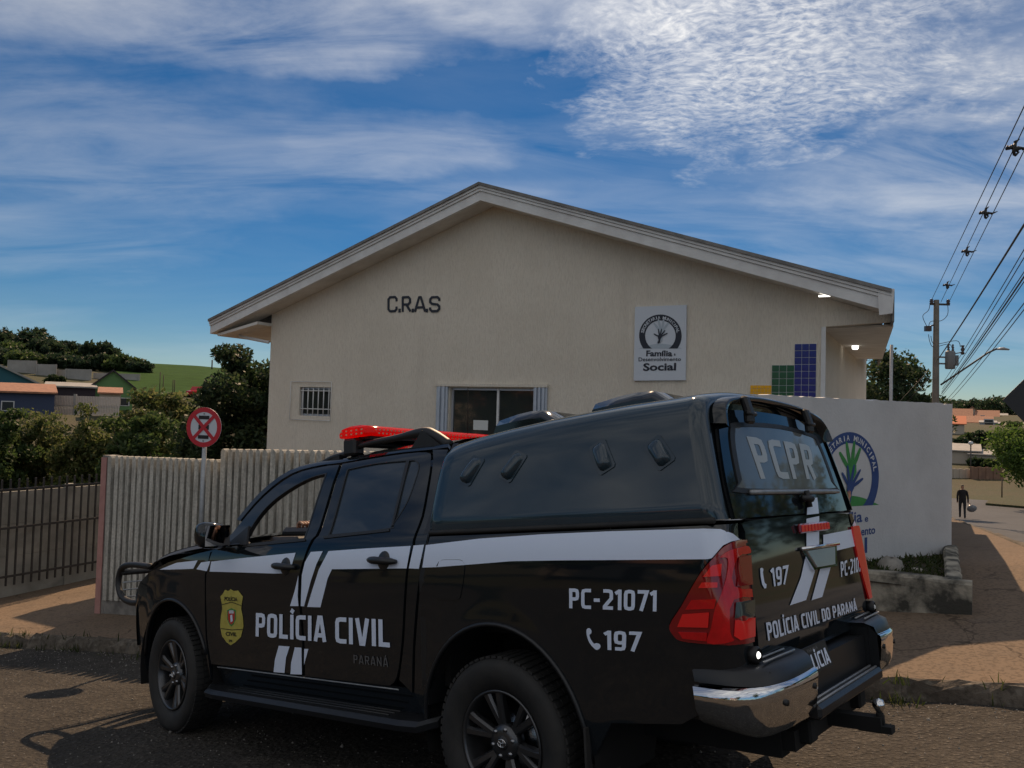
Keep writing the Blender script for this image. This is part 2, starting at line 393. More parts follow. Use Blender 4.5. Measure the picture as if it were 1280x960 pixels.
def slat_mat():
    m = bpy.data.materials.new('concrete_slat'); m.use_nodes = True; T = NT(m.node_tree); b = T.n['Principled BSDF']; v = T.node('ShaderNodeTexCoord').outputs['Object']
    rd = T.node('ShaderNodeObjectInfo').outputs['Random']; off = T.node('ShaderNodeCombineXYZ', {0: T.math('MULTIPLY', rd, 40.), 1: 0., 2: T.math('MULTIPLY', rd, 17.)}).outputs[0]
    v2 = T.node('ShaderNodeVectorMath', {0: v, 1: off}, operation='ADD').outputs[0]
    st = T.noise(T.mapping(v2, (9, 9, 1.3)), 1.6, 8, .68, .4); n2 = T.noise(v2, 30, 5, .6)
    c = T.mix(T.ramp(st, [(.36, 0.), (.66, 1.)]), (.66, .635, .56), (.30, .285, .25)); c = T.mix(T.math('MULTIPLY', rd, .38), c, (.34, .32, .28)); c = T.mix(T.ramp(n2, [(.42, .35), (.55, 0.)]), c, (.18, .17, .15))
    T.l.new(c, b.inputs['Base Color']); b.inputs['Roughness'].default_value = .95
    bp = T.node('ShaderNodeBump', {'Height': n2, 'Strength': 1., 'Distance': .004}); T.l.new(bp.outputs[0], b.inputs['Normal']); MT['concrete_slat'] = m
def materials():
    mat('paint', (.009, .012, .015), .05, rvar=.05, nscale=2.5, spec=.6); mat('paint_canopy', (.030, .050, .068), .06, (.024, .041, .056), 2., rvar=.06, spec=.6)
    mat('paint_satin', (.012, .013, .015), .38)
    mat('plastic', (.012, .012, .013), .5, bump=.0006, bscale=400)
    mat('rubber', (.014, .014, .014), .75, (.026, .024, .022), 9, bump=.001, bscale=120)
    mat('under', (.006, .006, .006), .9)
    mat('vinyl_white', (.70, .78, .94), .3)
    mat('vinyl_grey', (.11, .11, .115), .4)
    mat('vinyl_yellow', (.50, .44, .10), .4, (.42, .36, .07), 25)
    mat('vinyl_red', (.45, .04, .03), .4)
    mat('chrome_soft', (.72, .73, .75), .32, metal=1); mat('chrome', (.75, .75, .76), .07, metal=1, rvar=.05, nscale=5)
    mat('alloy', (.09, .092, .097), .3, metal=.8)
    mat('alloy_edge', (.20, .2, .21), .25, metal=1)
    mat('nut', (.3, .3, .31), .35, metal=1)
    mat('red_lens', (.62, .008, .011), .06, (.50, .006, .008), 30, coat=.3)
    mat('red_lens_bright', (.85, .022, .02), .1, coat=.3)
    mat('red_lens_dark', (.24, .006, .009), .06, coat=.7)
    mat('clear_lens', (.05, .055, .055), .05, coat=.5)
    mat('glass_dark', (.03, .04, .05), .03, spec=.7)
    mat('glass_hatch', (.16, .17, .17), .05, (.13, .14, .14), 2, spec=.6)
    mat('sticker_frost', (.42, .44, .44), .3)
    g = mat('glass_clear', (.9, .95, .95), .0, trans=1, ior=1.01, spec=.15)
    b = g.node_tree.nodes['Principled BSDF']; b.inputs['Base Color'].default_value = (.78, .74, .70, 1); b.inputs['Alpha'].default_value = .22
    mat('lamp_white', (.9, .9, .9), .1, emit=((1, .97, .9), .9)); mat('lamp_clear', (.7, .7, .68), .1)
    beacon()
    mat('beacon_led', (.9, .55, .35), .15, metal=.6)
    mat('mirror_glass', (.6, .6, .62), .02, metal=1)
    mat('seat_cloth', (.02, .02, .022), .85)
    mat('cloth_black', (.012, .012, .014), .9); mat('skin', (.32, .17, .11), .55); mat('hair', (.012, .009, .007), .6)
    mat('cloth_trousers', (.015, .016, .022), .9); mat('bag_plastic', (.16, .17, .19), .4, (.09, .09, .1), 12)
    # building
    stucco(); slat_mat()
    mat('wall_white', (.58, .59, .605), .85, (.50, .51, .525), 1.6, bump=.004, bscale=30, detail=8)
    mat('fascia', (.74, .74, .73), .6, (.62, .61, .60), 3, stretch=(1, 1, 1)); mat('soffit', (.72, .69, .64), .75, (.58, .55, .50), 2.5)
    mat('roof_sheet', (.24, .235, .23), .8, (.15, .145, .14), 5, bump=.004, bscale=30)
    mat('ink_blue', (.012, .016, .03), .55); mat('frame_alu', (.45, .47, .52), .4, metal=.6)
    mat('shutter', (.50, .55, .62), .5, (.42, .47, .54), 8); mat('window_glass', (.03, .035, .035), .04, spec=.6); mat('paper', (.6, .62, .6), .8)
    mat('tile_blue', (.02, .03, .22), .18, (.013, .02, .16), 14); mat('tile_green', (.012, .11, .05), .18, (.008, .075, .035), 14); mat('tile_yellow', (.85, .44, .01), .2, (.78, .38, .01), 14)
    mat('grout', (.5, .52, .52), .9); mat('sign_white', (.58, .62, .68), .45)
    mat('logo_blue', (.02, .055, .20), .7, (.03, .07, .22), 9); mat('logo_green', (.05, .27, .07), .7, (.04, .22, .06), 9); mat('logo_white', (.6, .62, .66), .8); mat('logo_skin', (.5, .25, .16), .7)
    mat('concrete_post', (.30, .285, .26), .92, (.15, .14, .13), 4, bump=.004, bscale=40)
    mat('pink_paint', (.46, .25, .22), .85, (.38, .19, .17), 5, bump=.002, bscale=60)
    mat('precast', (.38, .36, .31), .92, (.22, .21, .18), 2.2, bump=.004, bscale=40, detail=8)
    mat('gate_steel', (.045, .042, .04), .6, (.03, .026, .024), 20); mat('galv', (.36, .37, .38), .45, (.27, .28, .29), 12, metal=.5)
    mat('sign_red', (.50, .02, .035), .45); mat('sign_black', (.01, .01, .012), .5); mat('sign_back', (.02, .021, .025), .55)
    mat('planter', (.34, .31, .25), .95, (.05, .048, .04), 3.2, bump=.01, bscale=22, detail=9, contrast=(.42, .58))
    mat('stone', (.30, .28, .25), .9, (.19, .18, .16), 5, bump=.01, bscale=14); mat('soil', (.06, .045, .03), 1., (.03, .024, .018), 8, bump=.02, bscale=20)
    mat('pole_concrete', (.19, .175, .155), .9, (.14, .13, .115), 3); mat('wire', (.012, .012, .013), .6); mat('transformer', (.14, .15, .16), .5); mat('ceramic', (.05, .03, .028), .3)
    mat('lamp_head', (.3, .3, .3), .4)
    # far things
    mat('clay_roof', (.36, .17, .10), .85, (.24, .11, .07), 3); mat('plaster_blue', (.035, .05, .10), .8); mat('plaster_teal', (.02, .10, .13), .8)
    mat('plaster_green', (.11, .22, .08), .8); mat('plaster_white', (.52, .52, .53), .8); mat('plaster_beige', (.42, .36, .29), .85); mat('block_grey', (.34, .32, .30), .95, (.26, .245, .23), .6)
    mat('roof_dark', (.035, .026, .034), .9); mat('roof_grey', (.33, .32, .30), .8, (.22, .21, .20), 1.2); mat('slat_pale', (.48, .42, .38), .9); mat('brick_brown', (.24, .14, .09), .9, (.17, .10, .07), 1.5)
    mat('win_far', (.02, .024, .03), .2); mat('car_red', (.4, .02, .02), .2); mat('car_white', (.55, .56, .58), .25); mat('bark', (.10, .075, .05), .95, (.05, .038, .028), 12, bump=.01, bscale=20)
    mat('field', (.042, .09, .022), 1., (.03, .065, .016), .35, bump=.15, bscale=2, detail=8, spec=.05)
    island_mat('leaf_olive', [(.045, .07, .02), (.09, .12, .035), (.14, .16, .055), (.20, .19, .09)])
    island_mat('leaf_dark', [(.014, .03, .013), (.025, .048, .02), (.045, .07, .026), (.08, .10, .045)])
    island_mat('leaf_mid', [(.035, .065, .02), (.06, .10, .03), (.095, .13, .045)])
    island_mat('leaf_bright', [(.05, .10, .02), (.09, .16, .03), (.13, .19, .05)])
    island_mat('leaf_far', [(.018, .036, .02), (.03, .055, .027), (.05, .075, .036)])
    island_mat('grass_blade', [(.02, .035, .01), (.05, .075, .02), (.08, .08, .03)])
    # ground surfaces
    def ground(name, c1, c2, c3, speck, sp_scale, bump, big=.35, cracks=0.):
        m = bpy.data.materials.new(name); m.use_nodes = True; T = NT(m.node_tree); b = T.n['Principled BSDF']
        v = T.node('ShaderNodeTexCoord').outputs['Object']
        n1 = T.noise(v, big, 6, .6, .4); n2 = T.noise(v, 4., 8, .65); n3 = T.noise(v, sp_scale, 3, .6)
        c = T.mix(T.ramp(n1, [(.35, 0.), (.65, 1.)]), c1, c2); c = T.mix(T.ramp(n2, [(.48, 0.), (.7, .8)]), c, c3)
        vo = T.node('ShaderNodeTexVoronoi', {'Vector': v, 'Scale': sp_scale*.55}); 
        c = T.mix(T.math('MULTIPLY', T.ramp(vo.outputs['Distance'], [(.12, 1.), (.30, 0.)]), .55), c, speck)
        c = T.mix(T.ramp(n3, [(.40, .55), (.52, 0.)]), c, tuple(q*.35 for q in c1))
        if cracks:
            wv = T.node('ShaderNodeVectorMath', {0: v, 1: T.node('ShaderNodeVectorMath', {0: T.node('ShaderNodeTexNoise', {'Vector': v, 'Scale': 2.5, 'Detail': 5.}).outputs['Color'], 'Scale': .5}, operation='SCALE').outputs[0]}, operation='ADD').outputs[0]
            ed = T.node('ShaderNodeTexVoronoi', {'Vector': wv, 'Scale': cracks}, feature='DISTANCE_TO_EDGE').outputs['Distance']
            c = T.mix(T.math('MULTIPLY', T.ramp(ed, [(.004, 1.), (.011, 0.)]), T.ramp(n1, [(.42, 0.), (.55, .75)])), c, tuple(q*.25 for q in c1))
            st = T.noise(v, 1.1, 7, .7, .6); c = T.mix(T.ramp(st, [(.52, 0.), (.75, .5)]), c, tuple(q*.55 for q in c1))
        T.l.new(c, b.inputs['Base Color']); b.inputs['Roughness'].default_value = .93; b.inputs['Specular IOR Level'].default_value = .25
        h = T.math('ADD', T.math('MULTIPLY', n3, .5), T.math('ADD', T.math('MULTIPLY', n2, .9), T.math('MULTIPLY', vo.outputs['Distance'], -.35)))
        bp = T.node('ShaderNodeBump', {'Height': h, 'Strength': 1., 'Distance': bump}); T.l.new(bp.outputs[0], b.inputs['Normal']); MT[name] = m
    ground('asphalt_old', (.058, .051, .043), (.038, .034, .029), (.085, .075, .062), (.20, .18, .155), 42, .06, cracks=1.1)
    ground('asphalt_far', (.085, .09, .10), (.105, .11, .12), (.07, .075, .083), (.11, .115, .12), 60, .006)
    ground('pavement', (.19, .135, .092), (.16, .117, .082), (.135, .102, .075), (.17, .126, .09), 30, .002, cracks=.8)
    ground('kerb_stone', (.13, .11, .088), (.075, .064, .052), (.19, .165, .135), (.22, .2, .165), 18, .02, 1.5)
    ground('earth', (.075, .065, .036), (.05, .065, .026), (.115, .08, .05), (.11, .09, .055), 9, .06, .08)
materials()
# ------------------------------------------------------------------ terrain (heights relative to the camera, +CZ = world)
E1 = np.array([math.cos(math.radians(152)), math.sin(math.radians(152))]); E2 = np.array([.469, .883])   # along the near street (left) / away along the right street
KP = np.array([3.55, 5.39]); KN = np.array([.415, .91]); KD = np.array([-.91, .415])                     # kerb line point, normal (away), direction (left)
def sst(a, b, x):
    t = min(1., max(0., (x-a)/(b-a))); return t*t*(3-2*t)
def base_z(x, y):
    t = (x-KP[0])*KN[0]+(y-KP[1])*KN[1]; xk = x-KN[0]*t
    if t < 0:
        te = max(t, -8.)
        xk = min(max(xk, -22.), 18.)
        return CZ-2.358+.1192*xk+.0885*(-te)
    xk = max(xk, -16.)
    xe = xk if xk < 4.9 else 4.9+(xk-4.9)*math.exp(-t/5)
    g = -.09*max(0., min(t, 41.)-4.7)-.045*max(0., t-41.)
    return CZ-2.358+.1192*xe+.02*min(t, 5.)+g
def sw_z(x, y): return base_z(x, y)+.13
DT = [0, 10, 16, 22, 35, 50, 70, 90, 110, 150, 200, 300, 600, 1800]
TAB = {-75: [-1.5, -2.5, -3.2, -4, -5, -5, -4, -2, 0, 3, 5, 4, 0, 0], -38: [-1.5, -3, -3.6, -4.6, -5.6, -5.0, -3.2, -1.8, .2, 5, 9, 9, 4, 0], -22: [-1.5, -2.6, -3.6, -4.6, -5.6, -5.0, -2.8, -1.2, .6, 4.8, 8.6, 8, 2, 0],
       -8: [-1.5, -2.2, -2.5, -3.2, -4.2, -4.5, -3.5, -2, 0, 3, 6, 4, 0, 0], 20: [-1.5, -2, -2.2, -2.6, -4, -5, -6, -6.3, -6, -4, -1, 2, 2, 0], 28: [-1.5, -2, -2.3, -2.9, -4.1, -5.2, -6.1, -6.4, -5.8, -3.2, -.3, 3.5, 3, 0],
       42: [-1.5, -1.9, -2.1, -2.6, -3.8, -5, -6.1, -6.4, -5.8, -3.2, 0, 3.5, 3, 0], 80: [-1.5, -1.2, -1, -1, -1.5, -2, -3, -3, -2, -1, 0, 2, 2, 0], 180: [-1.5, -.8, -.6, -.5, 0, 0, 0, 0, 1, 2, 3, 4, 3, 0]}
AZ = sorted(TAB); ARR = np.array([TAB[a] for a in AZ], float)
def table_z(x, y):
    d = math.hypot(x, y); az = math.degrees(math.atan2(x, y))
    if az < -75: az2 = -75; w = min(1, (-75-az)/60.)
    else: az2 = az; w = 0
    col = np.array([np.interp(az2, AZ, ARR[:, k]) for k in range(len(DT))])
    if w: col = col*(1-w)+ARR[-1]*w
    i = max(0, min(len(DT)-2, int(np.searchsorted(DT, d))-1)); t = (d-DT[i])/(DT[i+1]-DT[i]); t = min(1., t); t = t*t*(3-2*t)*.5+t*.5
    return CZ+col[i]*(1-t)+col[i+1]*t
def terr_z(x, y):
    d = math.hypot(x, y); az = math.degrees(math.atan2(x, y))
    right = 18 < az < 70
    w = sst(48, 78, d) if right else sst(17, 34, d)
    return (base_z(x, y)-.12)*(1-w)+table_z(x, y)*w
def build_ground():
    rs = np.concatenate([np.arange(.01, 14, 1.0), np.geomspace(14, 1800, 70)]); an = np.linspace(0, 2*PI, 181)[:-1]
    # finer in view
    an = np.unique(np.concatenate([an, np.radians(np.linspace(-42, 45, 120))%(2*PI)]))
    mb = MB(); n = len(an); vs = []; fs = []
    for r in rs:
        for a in an:
            x, y = r*math.sin(a), r*math.cos(a)
            vs.append((x, y, terr_z(x, y)))
    for i in range(len(rs)-1):
        for j in range(n): fs.append((i*n+j, (i+1)*n+j, (i+1)*n+(j+1) % n, i*n+(j+1) % n))
    mb.add(vs, fs, True); o = mb.build('ground', 'earth', fixn=False); tag(o, kind='structure')
    # near street and right street: one asphalt sheet each
    mb = MB()
    def st(s, t):
        p = KP+KD*s+KN*t; return (p[0], p[1], base_z(*p)+.004)
    ss = np.concatenate([np.linspace(-30, -8, 12), np.linspace(-7.5, 14, 87), np.linspace(15, 45, 16)]); ts = np.concatenate([np.linspace(-16, -8, 6), np.linspace(-7.75, -.0, 63)])
    R = np.random.default_rng(3); 
    def st2(s, t):
        x, y, z = st(s, t); w = 1. if -7 < s < 13 and t > -7.5 else 0.
        return (x, y, z+w*(.012*math.sin(2.1*x+1.3*y)*math.sin(1.7*y-.8*x+1)+.006*math.sin(7*x+3*y)*math.sin(6*y-2*x)))
    mb.grid(st2, ss, ts); o = mb.build('road', 'asphalt_old', fixn=False); tag(o, kind='structure')
    mb = MB()
    K2 = np.array([8.66, 13.2]); D2 = np.array([.449, .893]); N2 = np.array([.893, -.449])
    def rt(t, w):
        p = KP+KD*(-1.06-w)+np.array([0, 0]); q = K2+D2*(t-9.3)+N2*w; return (q[0], q[1], base_z(*q)+.004)
    mb.grid(rt, np.concatenate([np.linspace(.3, 12, 24), np.linspace(13, 74, 50)]), np.linspace(0, 8.5, 12)); o = mb.build('right_street', 'asphalt_far', fixn=False); tag(o, kind='structure')
    mb = MB()
    def cross(s, t):
        p = K2+D2*(t-9.3)+N2*s; z = max(base_z(*p), terr_z(*p))+.05; return (p[0], p[1], z)
    mb.grid(cross, np.linspace(8.4, 34, 20), np.linspace(60, 72, 9)); o = mb.build('cross_street', 'asphalt_far', fixn=False); tag(o, kind='structure')
    # pavement of the corner lot, its broken kerb
    def kerb_pt(s): return KP+KD*s
    corner = []                                  # rounded corner between the two kerb lines
    c0 = KP-KD*(-.2)*0
    left = [KP+KD*s for s in np.linspace(24, .2, 260)]
    cc = KP-KD*1.06
    arc = []
    for k in range(0, 11):
        t = k/10; a = KP+KD*.1; b = cc; c = K2+D2*(-9.3+2.0)
        arc.append((1-t)**2*a+2*t*(1-t)*b+t*t*c)
    right = [K2+D2*(t-9.3) for t in np.linspace(2.6, 70, 90)]
    line = left+arc+right
    R2 = np.random.default_rng(5); jit = np.convolve(R2.normal(0, .05, len(line)+6), np.ones(7)/7, 'valid')+R2.normal(0, .008, len(line)); jit = np.clip(jit, -.05, .05)
    mb = MB(); P = [np.array(p) for p in line]; nn = []
    for i in range(len(P)):
        t = P[min(i+1, len(P)-1)]-P[max(i-1, 0)]; t /= np.linalg.norm(t); nn.append(np.array([-t[1], t[0]]))   # inward = left of travel
    inward = 1 if np.dot(nn[5], KN) > 0 else -1
    rings = [(-.03, -.06), (.0, .075), (.02, .125), (.06, .14), (.13, .138), (.16, .10)]
    vs = []; fs = []; m = len(rings)
    for i, p in enumerate(P):
        for k, (w, h) in enumerate(rings):
            q = p+nn[i]*inward*(w+jit[i]*(1 if k < 4 else .3))
            vs.append((q[0], q[1], base_z(*p)+h+(R2.normal(0, .022) if k in (1, 2, 3) else 0)))
    for i in range(len(P)-1):
        for k in range(m-1): fs.append((i*m+k, (i+1)*m+k, (i+1)*m+k+1, i*m+k+1))
    mb.add(vs, fs, False); o = mb.build('kerb', 'kerb_stone'); tag(o, kind='structure')
    # pavement sheet: strips from the kerb inward
    mb = MB()
    def lot(s, t):
        p = KP+KD*s+KN*t; return (p[0], p[1], sw_z(*p))
    def strip(s, t):       # along left kerb
        return lot(s, t)
    mb.grid(strip, np.linspace(.2, 24, 60), np.linspace(.13, 14, 40))
    # wedge right of it, fan towards right kerb
    A = [KP+KD*.2+KN*t for t in np.linspace(.13, 14, 40)]
    B = []
    full = arc+right
    cum = np.concatenate([[0], np.cumsum([np.linalg.norm(full[i+1]-full[i]) for i in range(len(full)-1)])])
    for k in np.linspace(0.0, 17, 40):
        i = min(len(full)-2, int(np.searchsorted(cum, k, 'right'))-1); f = (k-cum[i])/(cum[i+1]-cum[i]); q = full[i]+(full[i+1]-full[i])*f
        tt = full[i+1]-full[i]; tt = tt/np.linalg.norm(tt); B.append(q+np.array([-tt[1], tt[0]])*.13)
    def wedge(i, f):
        p = A[int(i)]*(1-f)+B[int(i)]*f; return (p[0], p[1], sw_z(*p)+.002)
    mb.grid(wedge, range(40), np.linspace(0, 1, 14))
    def back(t, w):
        q = K2+D2*(t-9.3)-N2*w; return (q[0], q[1], sw_z(*q)+.001)
    mb.grid(back, np.linspace(13.5, 66, 40), np.linspace(.13, 3.2, 6)); o = mb.build('sidewalk', 'pavement', fixn=False); tag(o, kind='structure')
build_ground()
# ------------------------------------------------------------------ community building
# front wall plane passes through WP, runs along E1 (left) ; s = metres along E1 from WP, z = world height
WP = np.array([4.2, 11.2]); FN = np.array([E2[0], E2[1], 0.])
FN3 = -np.array([math.sin(math.radians(28)), math.cos(math.radians(28)), 0])    # towards the street
def fac(px, py, off=0.):
    """pixel -> (s, z) on the facade plane moved off metres towards the street"""
    q = on_plane(px, py, np.array([WP[0], WP[1], 0])+FN3*off, FN3); return (float((q[0]-WP[0])*E1[0]+(q[1]-WP[1])*E1[1]), float(q[2]))
def fpt(s, z, d=0.):
    """facade (s,z) + d metres towards the street -> 3D"""
    p = WP+E1*s; return np.array([p[0], p[1], z])+FN3*d
def build_building():
    B = empty('community_building', (*WP, sw_z(*WP)), 'cream gabled building with C.R.A.S lettering behind the fence', 'building')
    inv = Matrix.Translation(B.location).inverted()
    def fin(o, parent=B):
        o.matrix_parent_inverse = inv if o.parent == B else Matrix.Identity(4); return o
    s_l = fac(336, 490)[0]; s_r = fac(1027, 420)[0]
    OV = .5                                                      # gable overhang
    sl_, zl = fac(262, 400, OV); sr_, zr = fac(1115, 360, OV); sp, zp = fac(600, 228, OV)
    ze = (zl+zr)/2
    zb = CZ-3.3
    def roof_under(s):                                            # underside of the roof along the gable
        tk = .30
        return (zp-tk)+(ze-zp)*(abs(s-sp)/((sl_-sp) if s > sp else (sp-sr_)))
    # small barred window, shopfront window
    w1 = [fac(*p) for p in ((374, 484), (413, 484), (413, 520), (374, 520))]
    w2 = [fac(*p) for p in ((563, 484), (668, 486), (668, 560), (560, 560))]
    def rect(q): 
        ss = sorted(p[0] for p in q); zs = sorted(p[1] for p in q); return (ss[0]+ss[1])/2, (ss[2]+ss[3])/2, (zs[0]+zs[1])/2, (zs[2]+zs[3])/2
    a0, a1, a2, a3 = rect(w1); b0, b1, b2, b3 = rect(w2); b2 = CZ-1.75
    out = [(s_l, zb), (s_r, zb), (s_r, roof_under(s_r)+.05), (sp, zp-.25), (s_l, roof_under(s_l)+.05)]
    hole1 = [(a0, a2), (a1, a2), (a1, a3), (a0, a3)]; hole2 = [(b0, b2), (b1, b2), (b1, b3), (b0, b3)]
    o = panel('wall', out, [hole1, hole2], lambda s, z: fpt(s, z), 'stucco', B, step=0, flange=.18, out_hint=FN3); fin(o)
    mb = MB()                                                     # side and rear walls
    dp = 9.0
    for s in (s_l, s_r):
        mb.prism([(s, zb), (s, roof_under(s)+.05), (s+(-.18 if s == s_l else .18), roof_under(s)+.05), (s+(-.18 if s == s_l else .18), zb)], lambda u, v: fpt(u, v, -.19), d1=-FN3*dp)
    mb.prism([(s_l, zb), (s_r, zb), (s_r, ze), (sp, zp-.3), (s_l, ze)], lambda u, v: fpt(u, v, -dp-.2), d1=-FN3*.18)
    fin(mb.build('wall', 'stucco', B))
    # roof: two sheets with layered verge boards
    def roofside(sa, sb, nm):
        e = (sb-sa)
        m2 = MB(); t = .05
        pr = [(sa, zp-.0), (sb, ze-.0), (sb, ze-t), (sa, zp-t)]
        LL = dp+OV+.6; tap = LL*.069 if nm == 'r' else 0.
        vb = [fpt(u, v, OV+.05-LL) for u, v in ((sa, zp), (sb+tap, ze+(zp-ze)*tap/abs(e)), (sb+tap, ze+(zp-ze)*tap/abs(e)-t), (sa, zp-t))]
        m2.add([fpt(u, v, OV+.05) for u, v in pr]+vb, [(0, 1, 2, 3), (7, 6, 5, 4), (0, 4, 5, 1), (1, 5, 6, 2), (2, 6, 7, 3), (3, 7, 4, 0)])
        rf = m2.build('roof', 'roof_sheet', B); fin(rf)
        sl = (ze-zp)/e
        for k, (z0, z1, dd, mt) in enumerate(((.052, .092, .02, 'fascia'), (.098, .14, .0, 'fascia'), (.143, .30, -.025, 'fascia'))):
            m3 = MB(); m3.prism([(sa, zp-z0), (sb, ze-z0), (sb, ze-z1), (sa, zp-z1)], lambda u, v: fpt(u, v, OV+dd), d1=-FN3*(.05 if k < 2 else .07)); fin(m3.build('verge_board', mt, rf))
        m4 = MB(); m4.prism([(sa, zp-.285), (sb, ze-.285), (sb, ze-.30), (sa, zp-.30)], lambda u, v: fpt(u, v, OV-.10), d1=-FN3*(OV-.105)); fin(m4.build('soffit', 'soffit', rf))
        return rf
    rl = roofside(sp, sl_, 'l'); rr = roofside(sp, sr_, 'r')
    # left eave: boxed soffit and bracket pipe
    m = MB(); zz = ze-.31
    m.prism([(sl_-.1, zz+.02), (s_l-.0, roof_under(s_l)-.18), (s_l, roof_under(s_l)-.24), (sl_-.12, zz-.03)], lambda u, v: fpt(u, v, OV-.12), d1=-FN3*(dp+.3)); fin(m.build('eave_soffit', 'soffit', rl))
    m = MB(); q0 = fac(302, 421); q1 = fac(338, 428)
    m.tube([fpt(q0[0], q0[1]+.06, .05), fpt(q0[0], q0[1], .05), fpt(q1[0], q1[1], .05)], .035, 8); fin(m.build('gutter_pipe', 'fascia', B))
    # right eave: gutter box, porch beam and ceiling
    m = MB(); m.prism([(sr_-.03, ze+.0), (sr_+.17, ze+.03), (sr_+.15, ze-.34), (sr_-.01, ze-.32)], lambda u, v: fpt(u, v, OV+.01), d1=-FN3*.04); fin(m.build('gutter_end', 'fascia', rr))
    m = MB(); m.prism([(sr_-.03, ze), (sr_-.0, ze), (sr_-.0, ze-.42), (sr_-.03, ze-.42)], lambda u, v: fpt(u, v, OV-.04), d1=np.array([*E1, 0])*.069*(dp+.2)-FN3*(dp+.2)); fin(m.build('gutter', 'roof_sheet', rr))
    c0 = fac(1027, 409); zc = c0[1]
    m = MB(); m.prism([(s_r+.0, zc+.22), (sr_+.02, zc+.22), (sr_+.02, zc+.05), (s_r, zc+.0)], lambda u, v: fpt(u, v, .02), d1=-FN3*.12); fin(m.build('porch_beam', 'stucco', B))
    m = MB(); q6 = [(s_r, -.13), (sr_, -.13), (sr_+.42, -6.3), (s_r, -6.3)]; m.add([fpt(a, zc, b) for a, b in q6]+[fpt(a, zc+.03, b) for a, b in q6], [(0, 1, 2, 3), (4, 5, 6, 7), (0, 1, 5, 4), (1, 2, 6, 5), (2, 3, 7, 6), (3, 0, 4, 7)]); fin(m.build('porch_ceiling', 'soffit', B))
    m = MB(); m.prism([(s_r+.0, zc+.225), (sr_+.05, zc+.225), (sr_+.05, ze-.31), (s_r, roof_under(s_r)-.0)], lambda u, v: fpt(u, v, -.0), d1=-FN3*.15); fin(m.build('gable_end', 'stucco', B))
    m = MB(); m.prism([(s_r-.06, zb), (s_r+.0, zb), (s_r, zc), (s_r-.06, zc)], lambda u, v: fpt(u, v, .03), d1=-FN3*.02); fin(m.build('corner_trim', 'fascia', B))
    # ceiling lamp of the porch
    q = on_plane(1069, 435, (0, 0, zc-.04), np.array([0, 0, 1.]))
    m = MB(); m.lathe([(0.001, -.03), (.04, -.027), (.055, -.005), (.055, .04), (.0, .04)], q, n=14); fin(m.build('porch_lamp', 'lamp_white', B))
    m = MB(); e0 = fac(1024, 366, .45); e1 = fac(1040, 371, .45)
    m.box(fpt((e0[0]+e1[0])/2, (e0[1]+e1[1])/2, .35), (.20, .05, .02), np.array([[E1[0], -E1[1], 0], [E1[1], E1[0], 0], [0, 0, 1]])); fin(m.build('eave_lamp', 'lamp_white', B))
    # windows
    def window(q, nbars, glass):
        s0, s1, z0, z1 = q
        w = MB()
        for (u0, u1, v0, v1) in ((s0, s1, z1-.04, z1), (s0, s1, z0, z0+.04), (s0, s0+.04, z0+.042, z1-.042), (s1-.04, s1, z0+.042, z1-.042)):
            w.prism([(u0, v0), (u1, v0), (u1, v1), (u0, v1)], lambda u, v: fpt(u, v, -.06), d1=-FN3*.05)
        fo = w.build('window', 'frame_alu', B); fin(fo)
        g = MB(); g.prism([(s0+.02, z0+.02), (s1-.02, z0+.02), (s1-.02, z1-.02), (s0+.02, z1-.02)], lambda u, v: fpt(u, v, -.085), d1=-FN3*.01); fin(g.build('pane', glass, fo))
        return fo
    wa = window((a0, a1, a2, a3), 5, 'window_glass')
    for k in range(6):                                            # security bars
        b = MB(); u = a0+(a1-a0)*(k+.5)/6; b.tube([fpt(u, a2-.0, -.03), fpt(u, a3, -.03)], .011, 6); fin(b.build('bar', 'fascia', wa))
    for zz in (a2+.14, a3-.07):
        b = MB(); b.tube([fpt(a0, zz, -.03), fpt(a1, zz, -.03)], .011, 6); fin(b.build('bar', 'fascia', wa))
    g0 = fac(365, 477); g1 = fac(414, 526)                          # wire guard in front
    for k in range(3):
        b = MB(); e = .0+.0*k
        ss = [g0[0], g1[0]-.02][k % 2]
        b.tube([fpt(g0[0]-.0 if k == 0 else (g1[0] if k == 1 else g0[0]), g1[1], .03), fpt(g0[0] if k == 0 else (g1[0] if k == 1 else g1[0]), g0[1] if k < 2 else g1[1], .03)], .007, 5); fin(b.build('guard_wire', 'fascia', wa))
    b = MB(); b.tube([fpt(g0[0], g0[1], .03), fpt(g1[0], g0[1], .03)], .007, 5); fin(b.build('guard_wire', 'fascia', wa))
    wb = window((b0, b1, b2, b3), 0, 'window_glass')
    m = MB(); u = fac(620, 520)[0]; m.prism([(u-.02, b2), (u+.02, b2), (u+.02, b3), (u-.02, b3)], lambda u, v: fpt(u, v, -.05), d1=-FN3*.03); fin(m.build('mullion', 'fascia', wb))
    m = MB(); p0 = fac(589, 525); p1 = fac(607, 538); m.prism([(p0[0], p0[1]), (p1[0], p0[1]), (p1[0], p1[1]), (p0[0], p1[1])], lambda u, v: fpt(u, v, -.08), d1=FN3*.003); fin(m.build('notice', 'paper', wb))
    m = MB(); l0 = fac(546, 479); l1 = fac(686, 483); zt = fac(610, 480)[1]
    m.prism([(l0[0], zt), (l1[0], zt), (l1[0], zt-.05), (l0[0], zt-.05)], lambda u, v: fpt(u, v, .0), d1=FN3*.06); fin(m.build('lintel', 'stucco', wb))
